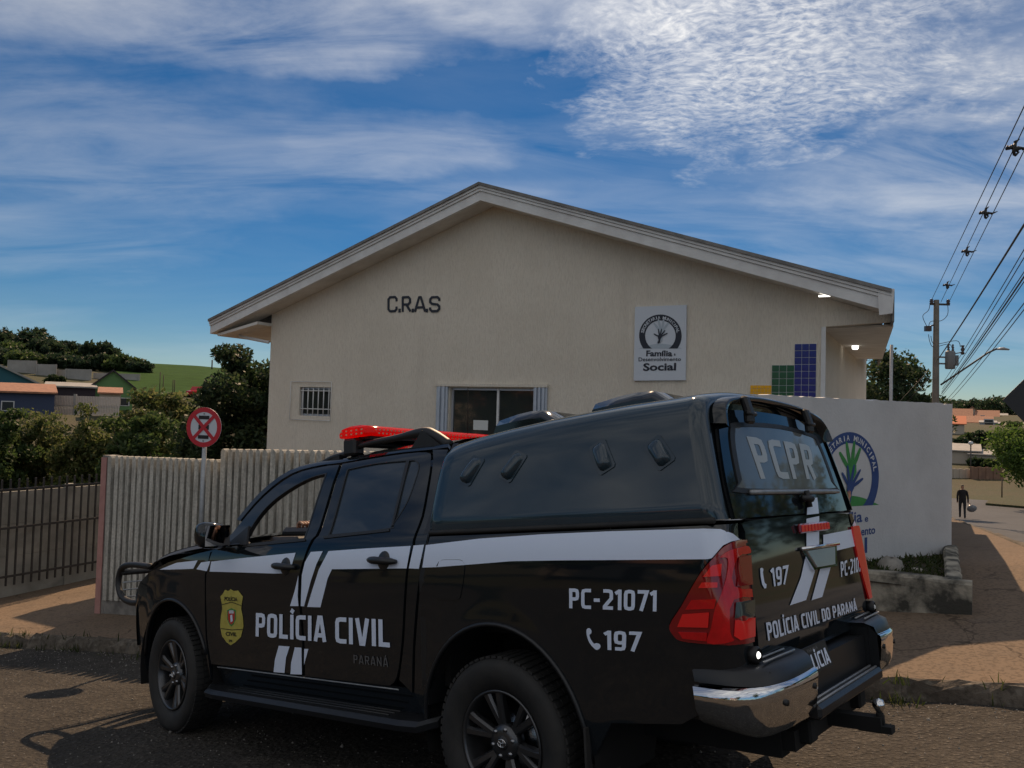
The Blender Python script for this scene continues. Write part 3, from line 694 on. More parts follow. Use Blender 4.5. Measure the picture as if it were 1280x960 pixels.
    for (p, q, nf) in ((547, 561, 5), (668, 685, 7)):              # folding shutters: every leaf a part
        u0 = fac(p, 500)[0]; u1 = fac(q, 500)[0]
        for k in range(nf):
            m = MB(); ua = u0+(u1-u0)*k/nf; ub = u0+(u1-u0)*(k+.88)/nf
            m.prism([(ua, b2), (ub, b2), (ub, zt-.055), (ua, zt-.055)], lambda u, v: fpt(u, v, .012), d1=FN3*(.03+.035*(k % 2))); fin(m.build('shutter_leaf', 'shutter', wb))
    # painted letters C.R.A.S: blocky capitals with cut corners
    def block_letter(ch, q4):
        S = {'C': [[(.92, .72), (.92, .86), (.75, 1), (.25, 1), (.08, .86), (.08, .14), (.25, 0), (.75, 0), (.92, .14), (.92, .28)]], 'R': [[(.1, 0), (.1, 1), (.72, 1), (.9, .86), (.9, .62), (.72, .48), (.12, .48)], [(.5, .48), (.92, 0)]],
             'A': [[(.04, 0), (.42, 1), (.58, 1), (.96, 0)], [(.2, .27), (.8, .27)]], 'S': [[(.92, .76), (.92, .86), (.75, 1), (.25, 1), (.08, .86), (.08, .66), (.25, .53), (.75, .47), (.92, .34), (.92, .14), (.75, 0), (.25, 0), (.08, .14), (.08, .24)]]}[ch]
        TL, TR_, BR, BL = [np.array(q) for q in q4]; W = np.linalg.norm(TR_-TL); H = np.linalg.norm(TL-BL); t = .021; m = MB(); k = 0
        def P(x, y): y = (y*(H-2*t*.9)+t*.9)/H; return BL*(1-x)*(1-y)+BR*x*(1-y)+TL*(1-x)*y+TR_*x*y
        for st in S:
            for (a, b) in zip(st[:-1], st[1:]):
                A, B_ = P(*a), P(*b); d = (B_-A)/np.linalg.norm(B_-A); n = np.array([-d[1], d[0]]); A = A-d*t*.42; B_ = B_+d*t*.42
                m.prism([A-n*t, B_-n*t, B_+n*t, A+n*t], lambda u, v: fpt(u, v, .001+.0006*k), d1=FN3*.012); k += 1
        return m.build('letter', 'ink_blue', B)
    fn = lambda s, z: fpt(s, z)
    chars = [('C', 485, 497), ('.', 498.5, 501), ('R', 502.5, 514), ('.', 515, 517.5), ('A', 518.5, 532), ('.', 532.5, 535), ('S', 537, 550.5)]
    for ch, xa, xb in chars:
        if ch == '.':
            m = MB(); q0 = fac(xa, 386); q1 = fac(xb, 390.5); m.prism([(q0[0], q0[1]), (q1[0], q0[1]), (q1[0], q1[1]), (q0[0], q1[1])], lambda u, v: fpt(u, v, .001), d1=FN3*.012); fin(m.build('letter', 'ink_blue', B)); continue
        q4 = [fac(xa, 370.5), fac(xb, 370), fac(xb, 390), fac(xa, 390.5)]; fin(block_letter(ch, q4))
    # ceramic tiles: each a part
    def tiles(pa, cols, rows, size, mt, pitch):
        s0, z0 = pa
        gm = MB(); gm.prism([(s0, z0), (s0-cols*pitch[0], z0), (s0-cols*pitch[0], z0-rows*pitch[1]), (s0, z0-rows*pitch[1])], lambda u, v: fpt(u, v, .001), d1=FN3*.006); gr = gm.build('tile_bed', 'grout', B); fin(gr)
        me = None
        for i in range(cols):
            for j in range(rows):
                c = fpt(s0-(i+.5)*pitch[0], z0-(j+.5)*pitch[1], .009)
                if me is None:
                    m = MB(); m.box((0, 0, 0), (pitch[0]*.93, .008, pitch[1]*.93), bev=.002); o = m.build('tile', mt, gr); me = o.data
                else: o = link(bpy.data.objects.new('tile', me), gr)
                o.matrix_local = Matrix.Translation(c) @ Matrix.Rotation(math.atan2(-E1[1], -E1[0]), 4, 'Z')
    t0 = fac(993.5, 430); t1 = fac(1020.8, 430); p = abs(t1[0]-t0[0])/3
    tiles(t0, 3, 9, 0, 'tile_blue', (p, p)); g0 = fac(965, 456.5); tiles(g0, 3, 6, 0, 'tile_green', (abs(t0[0]-g0[0])/3, p)); y0 = fac(938, 481.5); tiles(y0, 6, 3, 0, 'tile_yellow', (abs(g0[0]-y0[0])/6, p*.52))
    # sign board on the wall (a thing that hangs there)
    q4 = [fac(*q) for q in ((794.75, 384), (859, 381.5), (857.75, 475.4), (793.1, 476))]
    S = empty('sign_board', fpt(*q4[3], .02), 'white sign board reading Família e Desenvolvimento Social on the cream wall', 'sign')
    iv = Matrix.Translation(S.location).inverted()
    def fs_(o, par=S):
        o.matrix_parent_inverse = iv if o.parent == S else Matrix.Identity(4); return o
    m = MB(); m.prism(q4, lambda u, v: fpt(u, v, .004), d1=FN3*.035); fs_(m.build('board', 'sign_white', S))
    fb = lambda s, z: fpt(s, z, .04)
    F2 = lambda x, y: fac(780+x/8, 370+y/8)                         # pixels of an 8x enlargement
    logo(S, fs_, fb, F2, (372, 400), 212, 152, FN3, dict(ring='ink_blue', txt='sign_white', hands=('logo_fade', 'ink_blue'), mound='logo_faded_green'), small=True)
    for s, q in (('Família', ((232, 545), (492, 545), (490, 603), (230, 603))), ('e', ((508, 575), (522, 575), (522, 598), (508, 598))), ('Desenvolvimento', ((155, 614), (578, 612), (577, 650), (154, 654))), ('Social', ((202, 672), (530, 668), (528, 742), (200, 748)))):
        fs_(text_obj('lettering', s, fb, [F2(*p) for p in q], 'ink_blue', S, off=.004, hint=FN3, bold=.03 if s != 'Desenvolvimento' else .012, cap=CAPH if s != 'e' else .53))
    return B
def logo(parent, fix, fn, px, c, R, r, hint, ms, small=False):
    """arched ring with lettering round two hands on a mound; px maps picture units to surface (s,z)"""
    def poly(name, pts, m, off):
        o = panel(name, [px(*p) for p in pts], [], fn, m, parent, step=0, off=off, flange=0, out_hint=hint); fix(o); return o
    cx, cy = c
    a0, a1 = math.radians(-37), math.radians(217)
    N = 40; outer = [(cx+R*math.cos(a0+(a1-a0)*k/N), cy-R*math.sin(a0+(a1-a0)*k/N)) for k in range(N+1)]
    yb = cy+R*math.sin(math.radians(37)); ai = math.asin(min(.99, (yb-cy)/r)); inner = [(cx+r*math.cos(-ai+(PI+2*ai)*k/N), cy-r*math.sin(-ai+(PI+2*ai)*k/N)) for k in range(N+1)]
    poly('logo_ring', outer+inner[::-1], ms['ring'], .003)
    txt = 'SECRETARIA MUNICIPAL'; rm = (R+r)/2; h = (R-r)*.50; n = len(txt)
    for k, ch in enumerate(txt):
        if ch == ' ': continue
        an = math.radians(171-(171-9)*(k+.5)/n); t = np.array([math.sin(an), math.cos(an)]); rad = np.array([math.cos(an), -math.sin(an)])   # tangent clockwise, outward (y down)
        ctr = np.array([cx, cy])+rad*rm; hw = h*(.40 if ch != 'I' else .12)
        if ch == 'M': hw *= 1.2
        q = [ctr-t*hw+rad*h/2, ctr+t*hw+rad*h/2, ctr+t*hw-rad*h/2, ctr-t*hw-rad*h/2]
        fix(text_obj('letter', ch, fn, [px(*p) for p in q], ms['txt'], parent, off=.006, hint=hint, bold=.02))
    def hand(cx_, cy_, sc, m, off, spread, base):
        for k, (an, ln) in enumerate(spread):
            a = math.radians(an); d = np.array([math.cos(a), -math.sin(a)]); nn = np.array([-d[1], d[0]])
            b = np.array([cx_, cy_])+d*sc*.25; w = .105*sc
            pts = [b-nn*w*.9, b+d*ln*sc*.5-nn*w*1.05, b+d*ln*sc*.92-nn*w*.7, b+d*ln*sc, b+d*ln*sc*.92+nn*w*.7, b+d*ln*sc*.5+nn*w*1.05, b+nn*w*.9]
            poly('logo_finger', pts, m, off+.0006*k)
        P = np.array([cx_, cy_]); pts = [P+np.array(q)*sc for q in ((-.3, -.30), (.0, -.42), (.32, -.34), (.34, -.02), (.15, .25), (.05, .8), (base, 1.0), (base-.25, .95), (-.18, .45), (-.3, .1))]
        poly('logo_palm', pts, m, off+.004)
    if small:
        hand(cx+10, cy-30, 105, 'sign_fade', .0025, ((128, .95), (103, 1.1), (80, 1.1), (55, .95)), -.2)
        hand(cx-5, cy+15, 62, 'ink_blue', .008, ((150, .9), (100, 1.15), (77, 1.2), (53, 1.2), (28, 1.2)), -.15)
    else:
        hand(cx+6, cy-12, r*.66, 'logo_green', .0025, ((131, .95), (104, 1.15), (82, 1.15), (61, 1.0)), -.15)
        hand(cx+2, cy+r*.28, r*.47, 'logo_blue', .008, ((128, 1.0), (101, 1.2), (76, 1.25), (50, 1.25), (26, 1.1)), -.12)
        hand(cx-2, cy+r*.50, r*.17, 'logo_skin', .014, ((120, .7), (95, .8), (70, .7)), 0.)
    mw = R*1.02
    pts = [(cx-mw+2*mw*k/14, yb-(yb-cy)*.38*math.sin(PI*k/14)) for k in range(15)]
    poly('logo_mound', pts, 'sign_fade' if small else 'logo_green', .0015)
mat('sign_fade', (.40, .46, .52), .5)
build_building()
# ------------------------------------------------------------------ white corner wall with the painted logo
WA = np.array([5.41, 9.58]); WB = np.array([2.47, 7.92]); WDIR = (WB-WA)/np.linalg.norm(WB-WA); WN = np.array([WDIR[1], -WDIR[0], 0.])
if WN[1] > 0: WN = -WN
def wal(px, py):
    q = on_plane(px, py, (WA[0], WA[1], 0), WN); return (float((q[:2]-WA) @ WDIR), float(q[2]))
def wpt(s, z, d=0.):
    p = WA+WDIR*s; return np.array([p[0], p[1], z])+WN*d
def build_white_wall():
    zt = wal(1191, 505)[1]; zb = sw_z(*WA)-.1
    Wl = empty('boundary_wall', (WA[0], WA[1], sw_z(*WA)), 'white corner wall painted with a round blue and green hands logo', 'wall')
    iv = Matrix.Translation(Wl.location).inverted()
    def fx(o, par=Wl): o.matrix_parent_inverse = iv; return o
    L = np.linalg.norm(WB-WA); m = MB()
    R = np.random.default_rng(2); n = 60                         # slightly worn top edge
    top = [(L*k/n, zt+R.normal(0, .004)) for k in range(n+1)]
    m.prism([(0, zb), (L, zb)]+top[::-1], lambda u, v: wpt(u, v), d1=-WN*.16); fx(m.build('masonry', 'wall_white', Wl))
    m = MB(); e = np.array([E2[0], E2[1], 0.])
    a = wpt(0, 0); a[2] = 0; nr = np.array([-.883, .469, 0])
    def rw(u, v): return np.array([WA[0], WA[1], v])+e*u+nr*.02
    m.prism([(.2, CZ-4.6), (20, CZ-4.6), (20, zt-.9), (10, zt-.9), (10, zt-.4), (.2, zt-.4)], rw, d1=nr*.15); fx(m.build('side_return', 'wall_white', Wl))
    q = [wal(*p) for p in ((1060, 577),)]
    Z = lambda x, y: wal(1000+x/3.2, 480+y/3.2)
    logo(Wl, fx, lambda s, z: wpt(s, z), Z, (187, 320), 1.0, 1.0, WN, {}) if False else None
    # circle fitted in wall units
    right = wal(1097, 600); topc = wal(1062, 540); left_in = wal(1028, 620)
    rad = (topc[1]-wal(1062, 633)[1])/(1+math.sin(math.radians(37))); cs = topc[0]; czz = topc[1]-rad
    U = lambda x, y: (cs-x*rad/100., czz-y*rad/100.)
    logo(Wl, fx, lambda s, z: wpt(s, z), U, (0, 0), 100, 76, WN, dict(ring='logo_blue', txt='logo_white'))
    for s, q in (('Família', ((102, 523), (248, 504), (248, 550), (102, 571))), ('e', ((258, 531), (272, 529), (272, 549), (258, 551))), ('Desenvolvimento', ((74, 596), (300, 564), (300, 597), (74, 633))), ('Social', ((106, 638), (268, 611), (268, 672), (106, 703)))):
        fx(text_obj('lettering', s, lambda s, z: wpt(s, z), [Z(*p) for p in q], 'logo_blue', Wl, off=.003, hint=WN, bold=.02 if s != 'Social' else .03, cap=CAPH if s != 'e' else .53))
build_white_wall()
# ------------------------------------------------------------------ planter at its foot
def on_sw(px, py, dz=0.):
    """pixel -> point on the pavement (+dz)"""
    d = ray(px, py); t = 5.
    for _ in range(40):
        p = CO+d*t; t += (p[2]-(sw_z(p[0], p[1])+dz))/max(.05, -d[2])*.7
    return CO+d*t
def build_planter():
    c = on_sw(1215, 769); l = on_sw(1082, 763); tipb = np.array([*WA, 0]); zb = sw_z(c[0], c[1])
    h = .30; ztop = c[2]+h
    back = np.array([WA[0]+.06, WA[1]-.03])
    Pn = empty('planter', (c[0], c[1], zb), 'low stained concrete planter at the foot of the white wall', 'planter')
    iv = Matrix.Translation(Pn.location).inverted()
    left = l[:2]+(l[:2]-c[:2])*1.2
    def seg(a, b, th, nm, ext=0.):
        a = np.array(a[:2], float); b = np.array(b[:2], float); d = b-a; L = np.linalg.norm(d); d /= L; n = np.array([-d[1], d[0]]); m = MB(); R = np.random.default_rng(4)
        k = 14; vs = []; fs = []
        for i in range(k+1):
            for (w, z) in ((0, c[2]-.25), (0, ztop-.03), (.02, ztop), (th-.02, ztop), (th, ztop-.02), (th, c[2]-.25)):
                j = R.normal(0, .005, 2) if 0 < i < k else (0, 0); p = a+d*L*i/k+n*w; vs.append((p[0]+n[0]*j[0], p[1]+n[1]*j[0], z+j[1]))
        for i in range(k):
            for q in range(5): fs.append((i*6+q, (i+1)*6+q, (i+1)*6+q+1, i*6+q+1))
        fs += [tuple(range(6)), tuple(k*6+q for q in range(6))]
        m.add(vs, fs); o = m.build(nm, 'planter', Pn); o.matrix_parent_inverse = iv
    seg(left, c, .15, 'planter_wall'); 
    seg(c[:2]+np.array([.0, .16]), back, .15, 'planter_wall')
    m = MB(); m.prism([tuple(left+(0, .12)), tuple(c[:2]+(-.12, .12)), tuple(back+(-.15, 0.)), (WA[0]+WDIR[0]*3, WA[1]+WDIR[1]*3)], lambda u, v: (u, v, ztop-.10), d1=(0, 0, -.1)); o = m.build('planting_soil', 'soil', Pn); o.matrix_parent_inverse = iv
    # low ground cover: grass and weeds
    R = np.random.default_rng(8); vs = []; fs = []
    tri = [left+(0, .15), c[:2]+(-.16, .15), back+(-.22, -.08), WA+WDIR*2.9]
    k = 0
    while k < 2600:
        u, v = R.random(2); p = (tri[0]*(1-u)+tri[1]*u)*(1-v)+(tri[3]*(1-u)+tri[2]*u)*v
        an = R.random()*2*PI; hh = .02+.06*R.random()**2; w = .006+.01*R.random(); d = np.array([math.cos(an), math.sin(an)]); ln = R.normal(0, .04, 2); b = len(vs); z = ztop-.102
        vs += [(p[0]-d[0]*w, p[1]-d[1]*w, z), (p[0]+d[0]*w, p[1]+d[1]*w, z), (p[0]+ln[0]*.5+d[0]*w*.7, p[1]+ln[1]*.5+d[1]*w*.7, z+hh*.6), (p[0]+ln[0], p[1]+ln[1], z+hh)]; fs.append((b, b+1, b+2, b+3)); k += 1
    m = MB(); m.add(vs, fs); o = m.build('ground_cover', 'grass_blade', fixn=False); tag(o, 'low weeds and grass growing in the concrete planter', 'plants', kind='stuff')
    def rock(px, py, r, lab, sq=.7):
        p = on_sw(px, py, h-.1); R = np.random.default_rng(int(px)); m = MB(); vs = []; fs = []; n1, n2 = 14, 9
        ph = R.random(6)*6
        for i in range(n2):
            th = PI*i/(n2-1)
            for j in range(n1):
                a = 2*PI*j/n1; d = np.array([math.sin(th)*math.cos(a), math.sin(th)*math.sin(a), math.cos(th)*sq]); rr = r*(1+.14*math.sin(2*a+ph[0])*math.sin(th)+.1*math.sin(3*th+ph[1])+.08*math.sin(4*a+ph[2]+3*th)); vs.append(p+d*rr+(0, 0, r*.35))
        for i in range(n2-1):
            for j in range(n1): fs.append((i*n1+j, i*n1+(j+1) % n1, (i+1)*n1+(j+1) % n1, (i+1)*n1+j))
        m.add(vs, fs, True); o = m.build('rock', 'stone'); tag(o, lab, 'rock')
    rock(1113, 717, .16, 'large rounded grey rock lying in the planter'); rock(1146, 716, .055, 'small pale rock lying in the planter beside the large one', .6)
build_planter()
# ------------------------------------------------------------------ concrete slat fence along the pavement
FP = np.array([-5.66, 10.9]); FD = -E1                             # from the pink end post to the right
def fen(px, py):
    n = np.array([E2[0], E2[1], 0.]); q = on_plane(px, py, (FP[0], FP[1], 0), n); return (float((q[:2]-FP) @ FD), float(q[2]))
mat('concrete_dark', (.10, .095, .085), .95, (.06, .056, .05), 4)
def build_fence():
    Fn = empty('slat_fence', (FP[0], FP[1], sw_z(*FP)), 'weathered grey concrete slat fence with a pink end post', 'fence')
    iv = Matrix.Translation(Fn.location).inverted()
    def fx(o): o.matrix_parent_inverse = iv; return o
    N3 = np.array([-E2[0], -E2[1], 0.])
    def P(s, z, d=0.): p = FP+FD*s; return np.array([p[0], p[1], z])+N3*d
    zt0 = fen(131, 569)[1]; zt1 = fen(272, 574)[1]; s1 = fen(277, 574)[0]; zu0 = fen(281, 561)[1]; zu1 = fen(408, 563)[1]; s2 = fen(408, 563)[0]
    smax = 6.4
    zb0 = sw_z(*FP)
    m = MB(); m.prism([(0, zb0-.2), (.16, zb0-.2), (.16, zt0+.0), (0, zt0)], lambda u, v: P(u, v, .0), d1=-N3*.16)
    fx(m.build('post', 'concrete_post', Fn))
    m = MB(); m.prism([(-.012, zb0-.1), (.10, zb0-.1), (.10, zt0-.03), (-.012, zt0-.03)], lambda u, v: P(u, v, .0015), d1=N3*.012); fx(m.build('painted_face', 'pink_paint', Fn))
    # base beam
    m = MB(); k = 12
    for i in range(k):
        u0, u1 = .165+(smax-.165)*i/k, .165+(smax-.165)*(i+1)/k; p = FP+FD*(u0+u1)/2; z = sw_z(*p)
        m.prism([(u0, z-.2), (u1, z-.2), (u1, z+.20), (u0, z+.20)], lambda u, v: P(u, v, -.0), d1=-N3*.14)
    fx(m.build('base_beam', 'concrete_post', Fn))
    R = np.random.default_rng(11); pitch = .120; s = .23; i = 0
    meshes = {}
    while s < smax:
        up = s > s1
        zt = (zt0+(zt1-zt0)*s/s1) if not up else (zu0+(zu1-zu0)*(s-s1)/(s2-s1))
        p = FP+FD*s; zb = sw_z(*p)+.19
        w = .034+R.normal(0, .0015); h = zt-zb
        m = MB()
        # trapezoid slat with a rounded head
        front = [(-w, 0), (w, 0), (w, h-.035), (w*.6, h-.008), (0, h), (-w*.6, h-.008), (-w, h-.035)]
        a = [(u, .0, v) for u, v in front]; b = [(u*.62, .04, v) for u, v in front]
        n = len(front); fs = [tuple(range(n)), tuple(range(n, 2*n))[::-1]]+[(q, (q+1) % n, (q+1) % n+n, q+n) for q in range(n)]
        m.add([(x*1.0, y-.012, z) for x, y, z in a]+[(x*1.75, y+.03, z) for x, y, z in b], fs)
        o = m.build('slat', 'concrete_slat', Fn); q = P(s, zb, -.03+R.normal(0, .004))
        o.matrix_local = Matrix.Translation(q) @ Matrix.Rotation(math.atan2(FD[1], FD[0])+PI, 4, 'Z') @ Matrix.Rotation(R.normal(0, .006), 4, 'Y'); o.matrix_parent_inverse = iv
        s += pitch; i += 1
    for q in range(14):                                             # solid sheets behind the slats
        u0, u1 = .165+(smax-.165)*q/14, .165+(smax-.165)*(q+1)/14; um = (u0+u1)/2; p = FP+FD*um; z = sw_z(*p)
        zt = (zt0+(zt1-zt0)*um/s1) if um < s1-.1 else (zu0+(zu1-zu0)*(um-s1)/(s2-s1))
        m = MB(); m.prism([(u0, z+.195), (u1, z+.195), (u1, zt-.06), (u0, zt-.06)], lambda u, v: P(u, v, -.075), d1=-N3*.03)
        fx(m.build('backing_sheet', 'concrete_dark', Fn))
    for u in (2.05, 4.2, smax):
        p = FP+FD*u; z = sw_z(*p); m = MB(); m.prism([(u-.06, z-.2), (u+.06, z-.2), (u+.06, z+1.85), (u-.06, z+1.85)], lambda a, v: P(a, v, -.13), d1=-N3*.12); fx(m.build('post', 'concrete_post', Fn))
build_fence()
# ------------------------------------------------------------------ precast side wall and the steel gate folded against it
def build_left_wall():
    B0 = np.array([-9.6, 10.3]); d = np.array([.469, .883]); n3 = np.array([.883, -.469, 0.])
    Wl = empty('precast_wall', (*B0, sw_z(*B0)), 'grey precast concrete panel wall along the driveway', 'wall'); iv = Matrix.Translation(Wl.location).inverted()
    z0 = CZ-3.2; ht = .5
    def P(s, z, q=0.): p = B0+d*s; return np.array([p[0], p[1], z])+n3*q
    R = np.random.default_rng(6)
    for k in range(6):
        for r in range(3):
            m = MB(); za = z0-.1 if r == 0 else z0+.07+r*.53; zb_ = z0+.07+(r+1)*.53-.004; j = R.normal(0, .004)
            m.prism([(k*2.0+.06, za), (k*2+1.94, za), (k*2+1.94, zb_), (k*2+.06, zb_)], lambda u, v: P(u, v, j), d1=-n3*.05); o = m.build('panel', 'precast', Wl); o.matrix_parent_inverse = iv
        m = MB(); m.prism([(k*2.0-.06, z0-.2), (k*2+.06, z0-.2), (k*2+.06, z0+1.72), (k*2-.06, z0+1.72)], lambda u, v: P(u, v, .03), d1=-n3*.12); o = m.build('post', 'precast', Wl); o.matrix_parent_inverse = iv
    G = empty('steel_gate', tuple(P(.6, z0, .18)), 'dark steel bar gate folded open against the precast wall', 'gate'); ig = Matrix.Translation(G.location).inverted()
    s0, s1 = -1.6, 4.7
    bar = None; k = 0
    for s in np.arange(s0, s1, .135):
        m = MB(); m.box((0, 0, 0), (.024, .024, 1.72), np.array([[d[0], -d[1], 0], [d[1], d[0], 0], [0, 0, 1]])) if bar is None else None
        o = m.build('bar', 'gate_steel', G) if bar is None else link(bpy.data.objects.new('bar', bar), G)
        bar = bar or o.data; o.location = P(s, z0+1.02, .2); o.matrix_parent_inverse = ig; k += 1
    for z in (.30, 1.08, 1.70):
        m = MB(); m.prism([(s0, z0+z), (s1, z0+z), (s1, z0+z+.035), (s0, z0+z+.035)], lambda u, v: P(u, v, .225), d1=n3*.02); o = m.build('rail', 'gate_steel', G); o.matrix_parent_inverse = ig
    m = MB(); m.prism([(1.55, z0-.05), (1.68, z0-.05), (1.68, z0+1.8), (1.55, z0+1.8)], lambda u, v: P(u, v, .25), d1=n3*.08); o = m.build('gate_post', 'galv', G); o.matrix_parent_inverse = ig
build_left_wall()
# ------------------------------------------------------------------ police pickup; truck frame: x forward from the rear axle, y left, z up from the tyres' contact plane
TT = np.array([.5951, 4.3696, -1.9906+CZ])
TR = np.array([[-0.76680726, -0.63892357, -0.06150852], [0.62929742, -0.76719797, 0.12406459], [-0.126457, 0.05642648, 0.99036593]])
TCAM = TR.T @ (CO-TT)
def tray(px, py): return TR.T @ ray(px, py)
def rake(x): return .030*(1.5-x)
_zs = np.array([.25, .40, .50, .62, .80, .98, 1.10, 1.18, 1.25, 1.31, 1.36, 1.42, 1.52, 1.64, 1.74, 1.80, 1.84, 1.90])
_ys = np.array([.86, .885, .90, .908, .918, .926, .926, .922, .912, .895, .872, .842, .800, .747, .700, .662, .62, .55])
def _cub(x, X, Y):
    i = int(np.clip(np.searchsorted(X, x)-1, 0, len(X)-2)); h = X[i+1]-X[i]; t = (x-X[i])/h
    def sl(k):
        if k == 0: return (Y[1]-Y[0])/(X[1]-X[0])
        if k == len(X)-1: return (Y[-1]-Y[-2])/(X[-1]-X[-2])
        return (Y[k+1]-Y[k-1])/(X[k+1]-X[k-1])
    if t > 1: return Y[-1]+sl(len(X)-1)*(x-X[-1])
    if t < 0: return Y[0]+sl(0)*(x-X[0])
    return (2*t**3-3*t**2+1)*Y[i]+(t**3-2*t**2+t)*h*sl(i)+(-2*t**3+3*t**2)*Y[i+1]+(t**3-t**2)*h*sl(i+1)
def Yside(x, z):
    ze = z-rake(x)
    y = _cub(ze, _zs, _ys)
    if x > 2.9: y -= .11*(x-2.9)**2+.06*max(0, x-3.5)**2
    if x < -.3: y -= .012*(-.3-x)**2
    # bed is straighter above the belt
    # wheel-arch flare
    for hx in (0., 3.085):
        r = math.hypot(x-hx, z-.40)
        if z > .2: y += .012*math.exp(-((r-.50)/.10)**2)
    return y
def Sd(u, v): return np.array([u, Yside(u, v), v])
RC = .10; XC = -1.12
def Bed(u, v):
    """bed side wrapping round the rear corner; u runs on past XC as arc length"""
    ve = min(v, 1.40+.0)
    ln = lean(v)*min(1., max(0., (-.85-u)/.27))
    if u >= XC: return np.array([u+ln, Yside(u, ve), v])
    w = Yside(XC, ve); s = XC-u
    if s < RC*PI/2: a = s/RC; return np.array([XC-RC*math.sin(a)+ln, w-RC*(1-math.cos(a)), v])
    return np.array([XC-RC+ln, w-RC-(s-RC*PI/2), v])
def lean(v): return .035*min(1.3, max(0., (v-.9)/.48))
def Tg(u, v): return np.array([-1.222+lean(v)-.012*math.sin(PI*min(1, max(0, (v-.80)/.6))), u, v])           # tailgate skin, u = y
def inv(fn, px, py, g=(0., 1.)):
    """pixel -> (u,v) on truck surface fn: Newton on the ray"""
    d = tray(px, py); d = d/np.linalg.norm(d); a = np.cross(d, [0, 0, 1.]); a /= np.linalg.norm(a); b = np.cross(a, d)
    q = np.array(g, float)
    def r(q): w = np.asarray(fn(q[0], q[1]))-TCAM; return np.array([w @ a, w @ b])
    for _ in range(25):
        r0 = r(q); e = 1e-4
        J = np.array([(r(q+[e, 0])-r0)/e, (r(q+[0, e])-r0)/e]).T
        try: dq = np.linalg.solve(J, -r0)
        except Exception: break
        dq = np.clip(dq, -.4, .4); q = q+dq
        if abs(dq).max() < 1e-6: break
    return (float(q[0]), float(q[1]))
def SP(pts, g=(1., 1.), fn=Sd): return [inv(fn, x, y, g) for x, y in pts]
def build_truck():
    Tk = empty('pickup_truck', tuple(TT), 'black police pickup with white stripes, red light bar and covered bed', 'pickup truck')
    Tk.matrix_world = Matrix([[*TR[i], TT[i]] for i in range(3)]+[[0, 0, 0, 1]])
    lr = (False, True)
    # ---- side sheet metal -------------------------------------------------
    fdoor = SP([(265, 690), (258, 719), (258, 760), (259, 796), (264, 830), (378, 843.5), (378, 811), (375, 767), (373, 746), (374, 719), (379, 700), (389, 675), (399, 660), (424, 581), (400, 584), (366, 594), (331, 620), (303, 651), (285, 672)], (1.8, 1.1))
    fdoor = smooth_poly(fdoor, 3, keep=(0, 4, 5, 13))
    fwin = smooth_poly(SP([(308, 681), (381, 674), (391, 645), (409, 591), (390, 596), (365, 609), (340, 627), (321, 648), (307, 671)], (1.8, 1.4)), 3, keep=(0, 1, 3))
    rdoor = SP([(381, 845), (487, 857), (496, 846), (502, 802), (505, 746), (508, 711), (515, 684), (516, 675), (527, 645), (535, 602), (538.5, 575), (533, 565.5), (490, 569.5), (428, 580), (403, 660), (393, 675), (382, 700), (377, 719), (376, 746), (378, 767), (381, 811)], (1., 1.1))
    rdoor = smooth_poly(rdoor, 3, keep=(0, 1, 13))
    rwin = smooth_poly(SP([(410, 670), (422, 630), (434, 586.5), (470, 579), (512, 575), (520, 575.5), (524.5, 582), (521, 597), (510, 627), (493, 654), (485, 662)], (1., 1.5)), 3, keep=(0, 2))
    zt = lambda x: inv(Sd, 480, 562, (1, 1.8))[1]
    cpil = SP([(518.5, 684), (511, 711), (508, 746), (505, 802), (499, 850), (515, 866), (516, 811), (521, 745), (531, 684), (537, 660), (550, 604), (560, 562), (541, 562), (541.5, 575), (538, 603), (530, 646), (519.5, 675)], (.55, 1.2))
    cpil = smooth_poly(cpil, 3, keep=(4, 5, 11, 12))
    tr_ = [inv(Sd, *p, (1.2, 1.78)) for p in ((300, 651), (328, 619), (364, 592), (400, 581.5), (424, 578.5), (490, 567), (533, 562.5), (560, 559))]
    top = [inv(Sd, *p, (1.2, 1.80)) for p in ((296, 649), (325, 615.5), (362, 588), (399, 577.5), (423, 574.5), (490, 562.5), (533, 558), (561, 555))]
    rail = smooth_poly(tr_, 3, False)+smooth_poly(top, 3, False)[::-1]
    arch_f = SP([(256, 833), (247, 815), (241, 790), (232, 768), (219, 754), (203, 752), (186, 760), (177, 782), (175, 806)], (3., .8))
    # fender outline
    hx, hz = 3.085, .40
    archF = [(hx+.50*math.cos(a), hz+.50*math.sin(a)*1.02) for a in np.linspace(math.radians(-5), math.radians(168), 26)]
    fend = [(2.545, .50)]+[(2.585, .42)]+archF[::-1]+[(3.66, .46), (3.74, .70), (3.80, .90), (3.72, 1.0), (3.55, 1.075), (3.2, 1.155), (2.8, 1.225), (2.50, 1.265)]
    dl = [p for p in fdoor]
    f0 = inv(Sd, 263, 690, (2.6, 1.2)); f1 = inv(Sd, 256, 719, (2.6, 1.1)); f2 = inv(Sd, 256, 760, (2.6, .9)); f3 = inv(Sd, 257, 796, (2.6, .7)); f4 = inv(Sd, 261, 829, (2.55, .55))
    fend = [f4, f3, f2, f1, f0, (2.36, 1.295), (2.6, 1.262), (2.8, 1.235), (3.2, 1.170), (3.55, 1.085), (3.78, 1.0), (3.90, .90), (3.90, .70), (3.84, .52)]+archF+[(hx-.51, .40)]
    archR = [(.50*math.cos(a), .40+.53*math.sin(a)) for a in np.linspace(math.radians(-15), math.radians(195), 34)]
    b_f = SP([(518, 866), (519, 811), (524, 745), (534, 684), (538.5, 667)], (.5, 1.1), Bed)
    lamp_px = [(931.6, 675), (918.5, 676), (905, 683), (892, 697), (870, 726.6), (853, 757), (838, 781), (842, 793), (853, 801), (888, 805), (941, 802), (940, 740), (936, 700)]
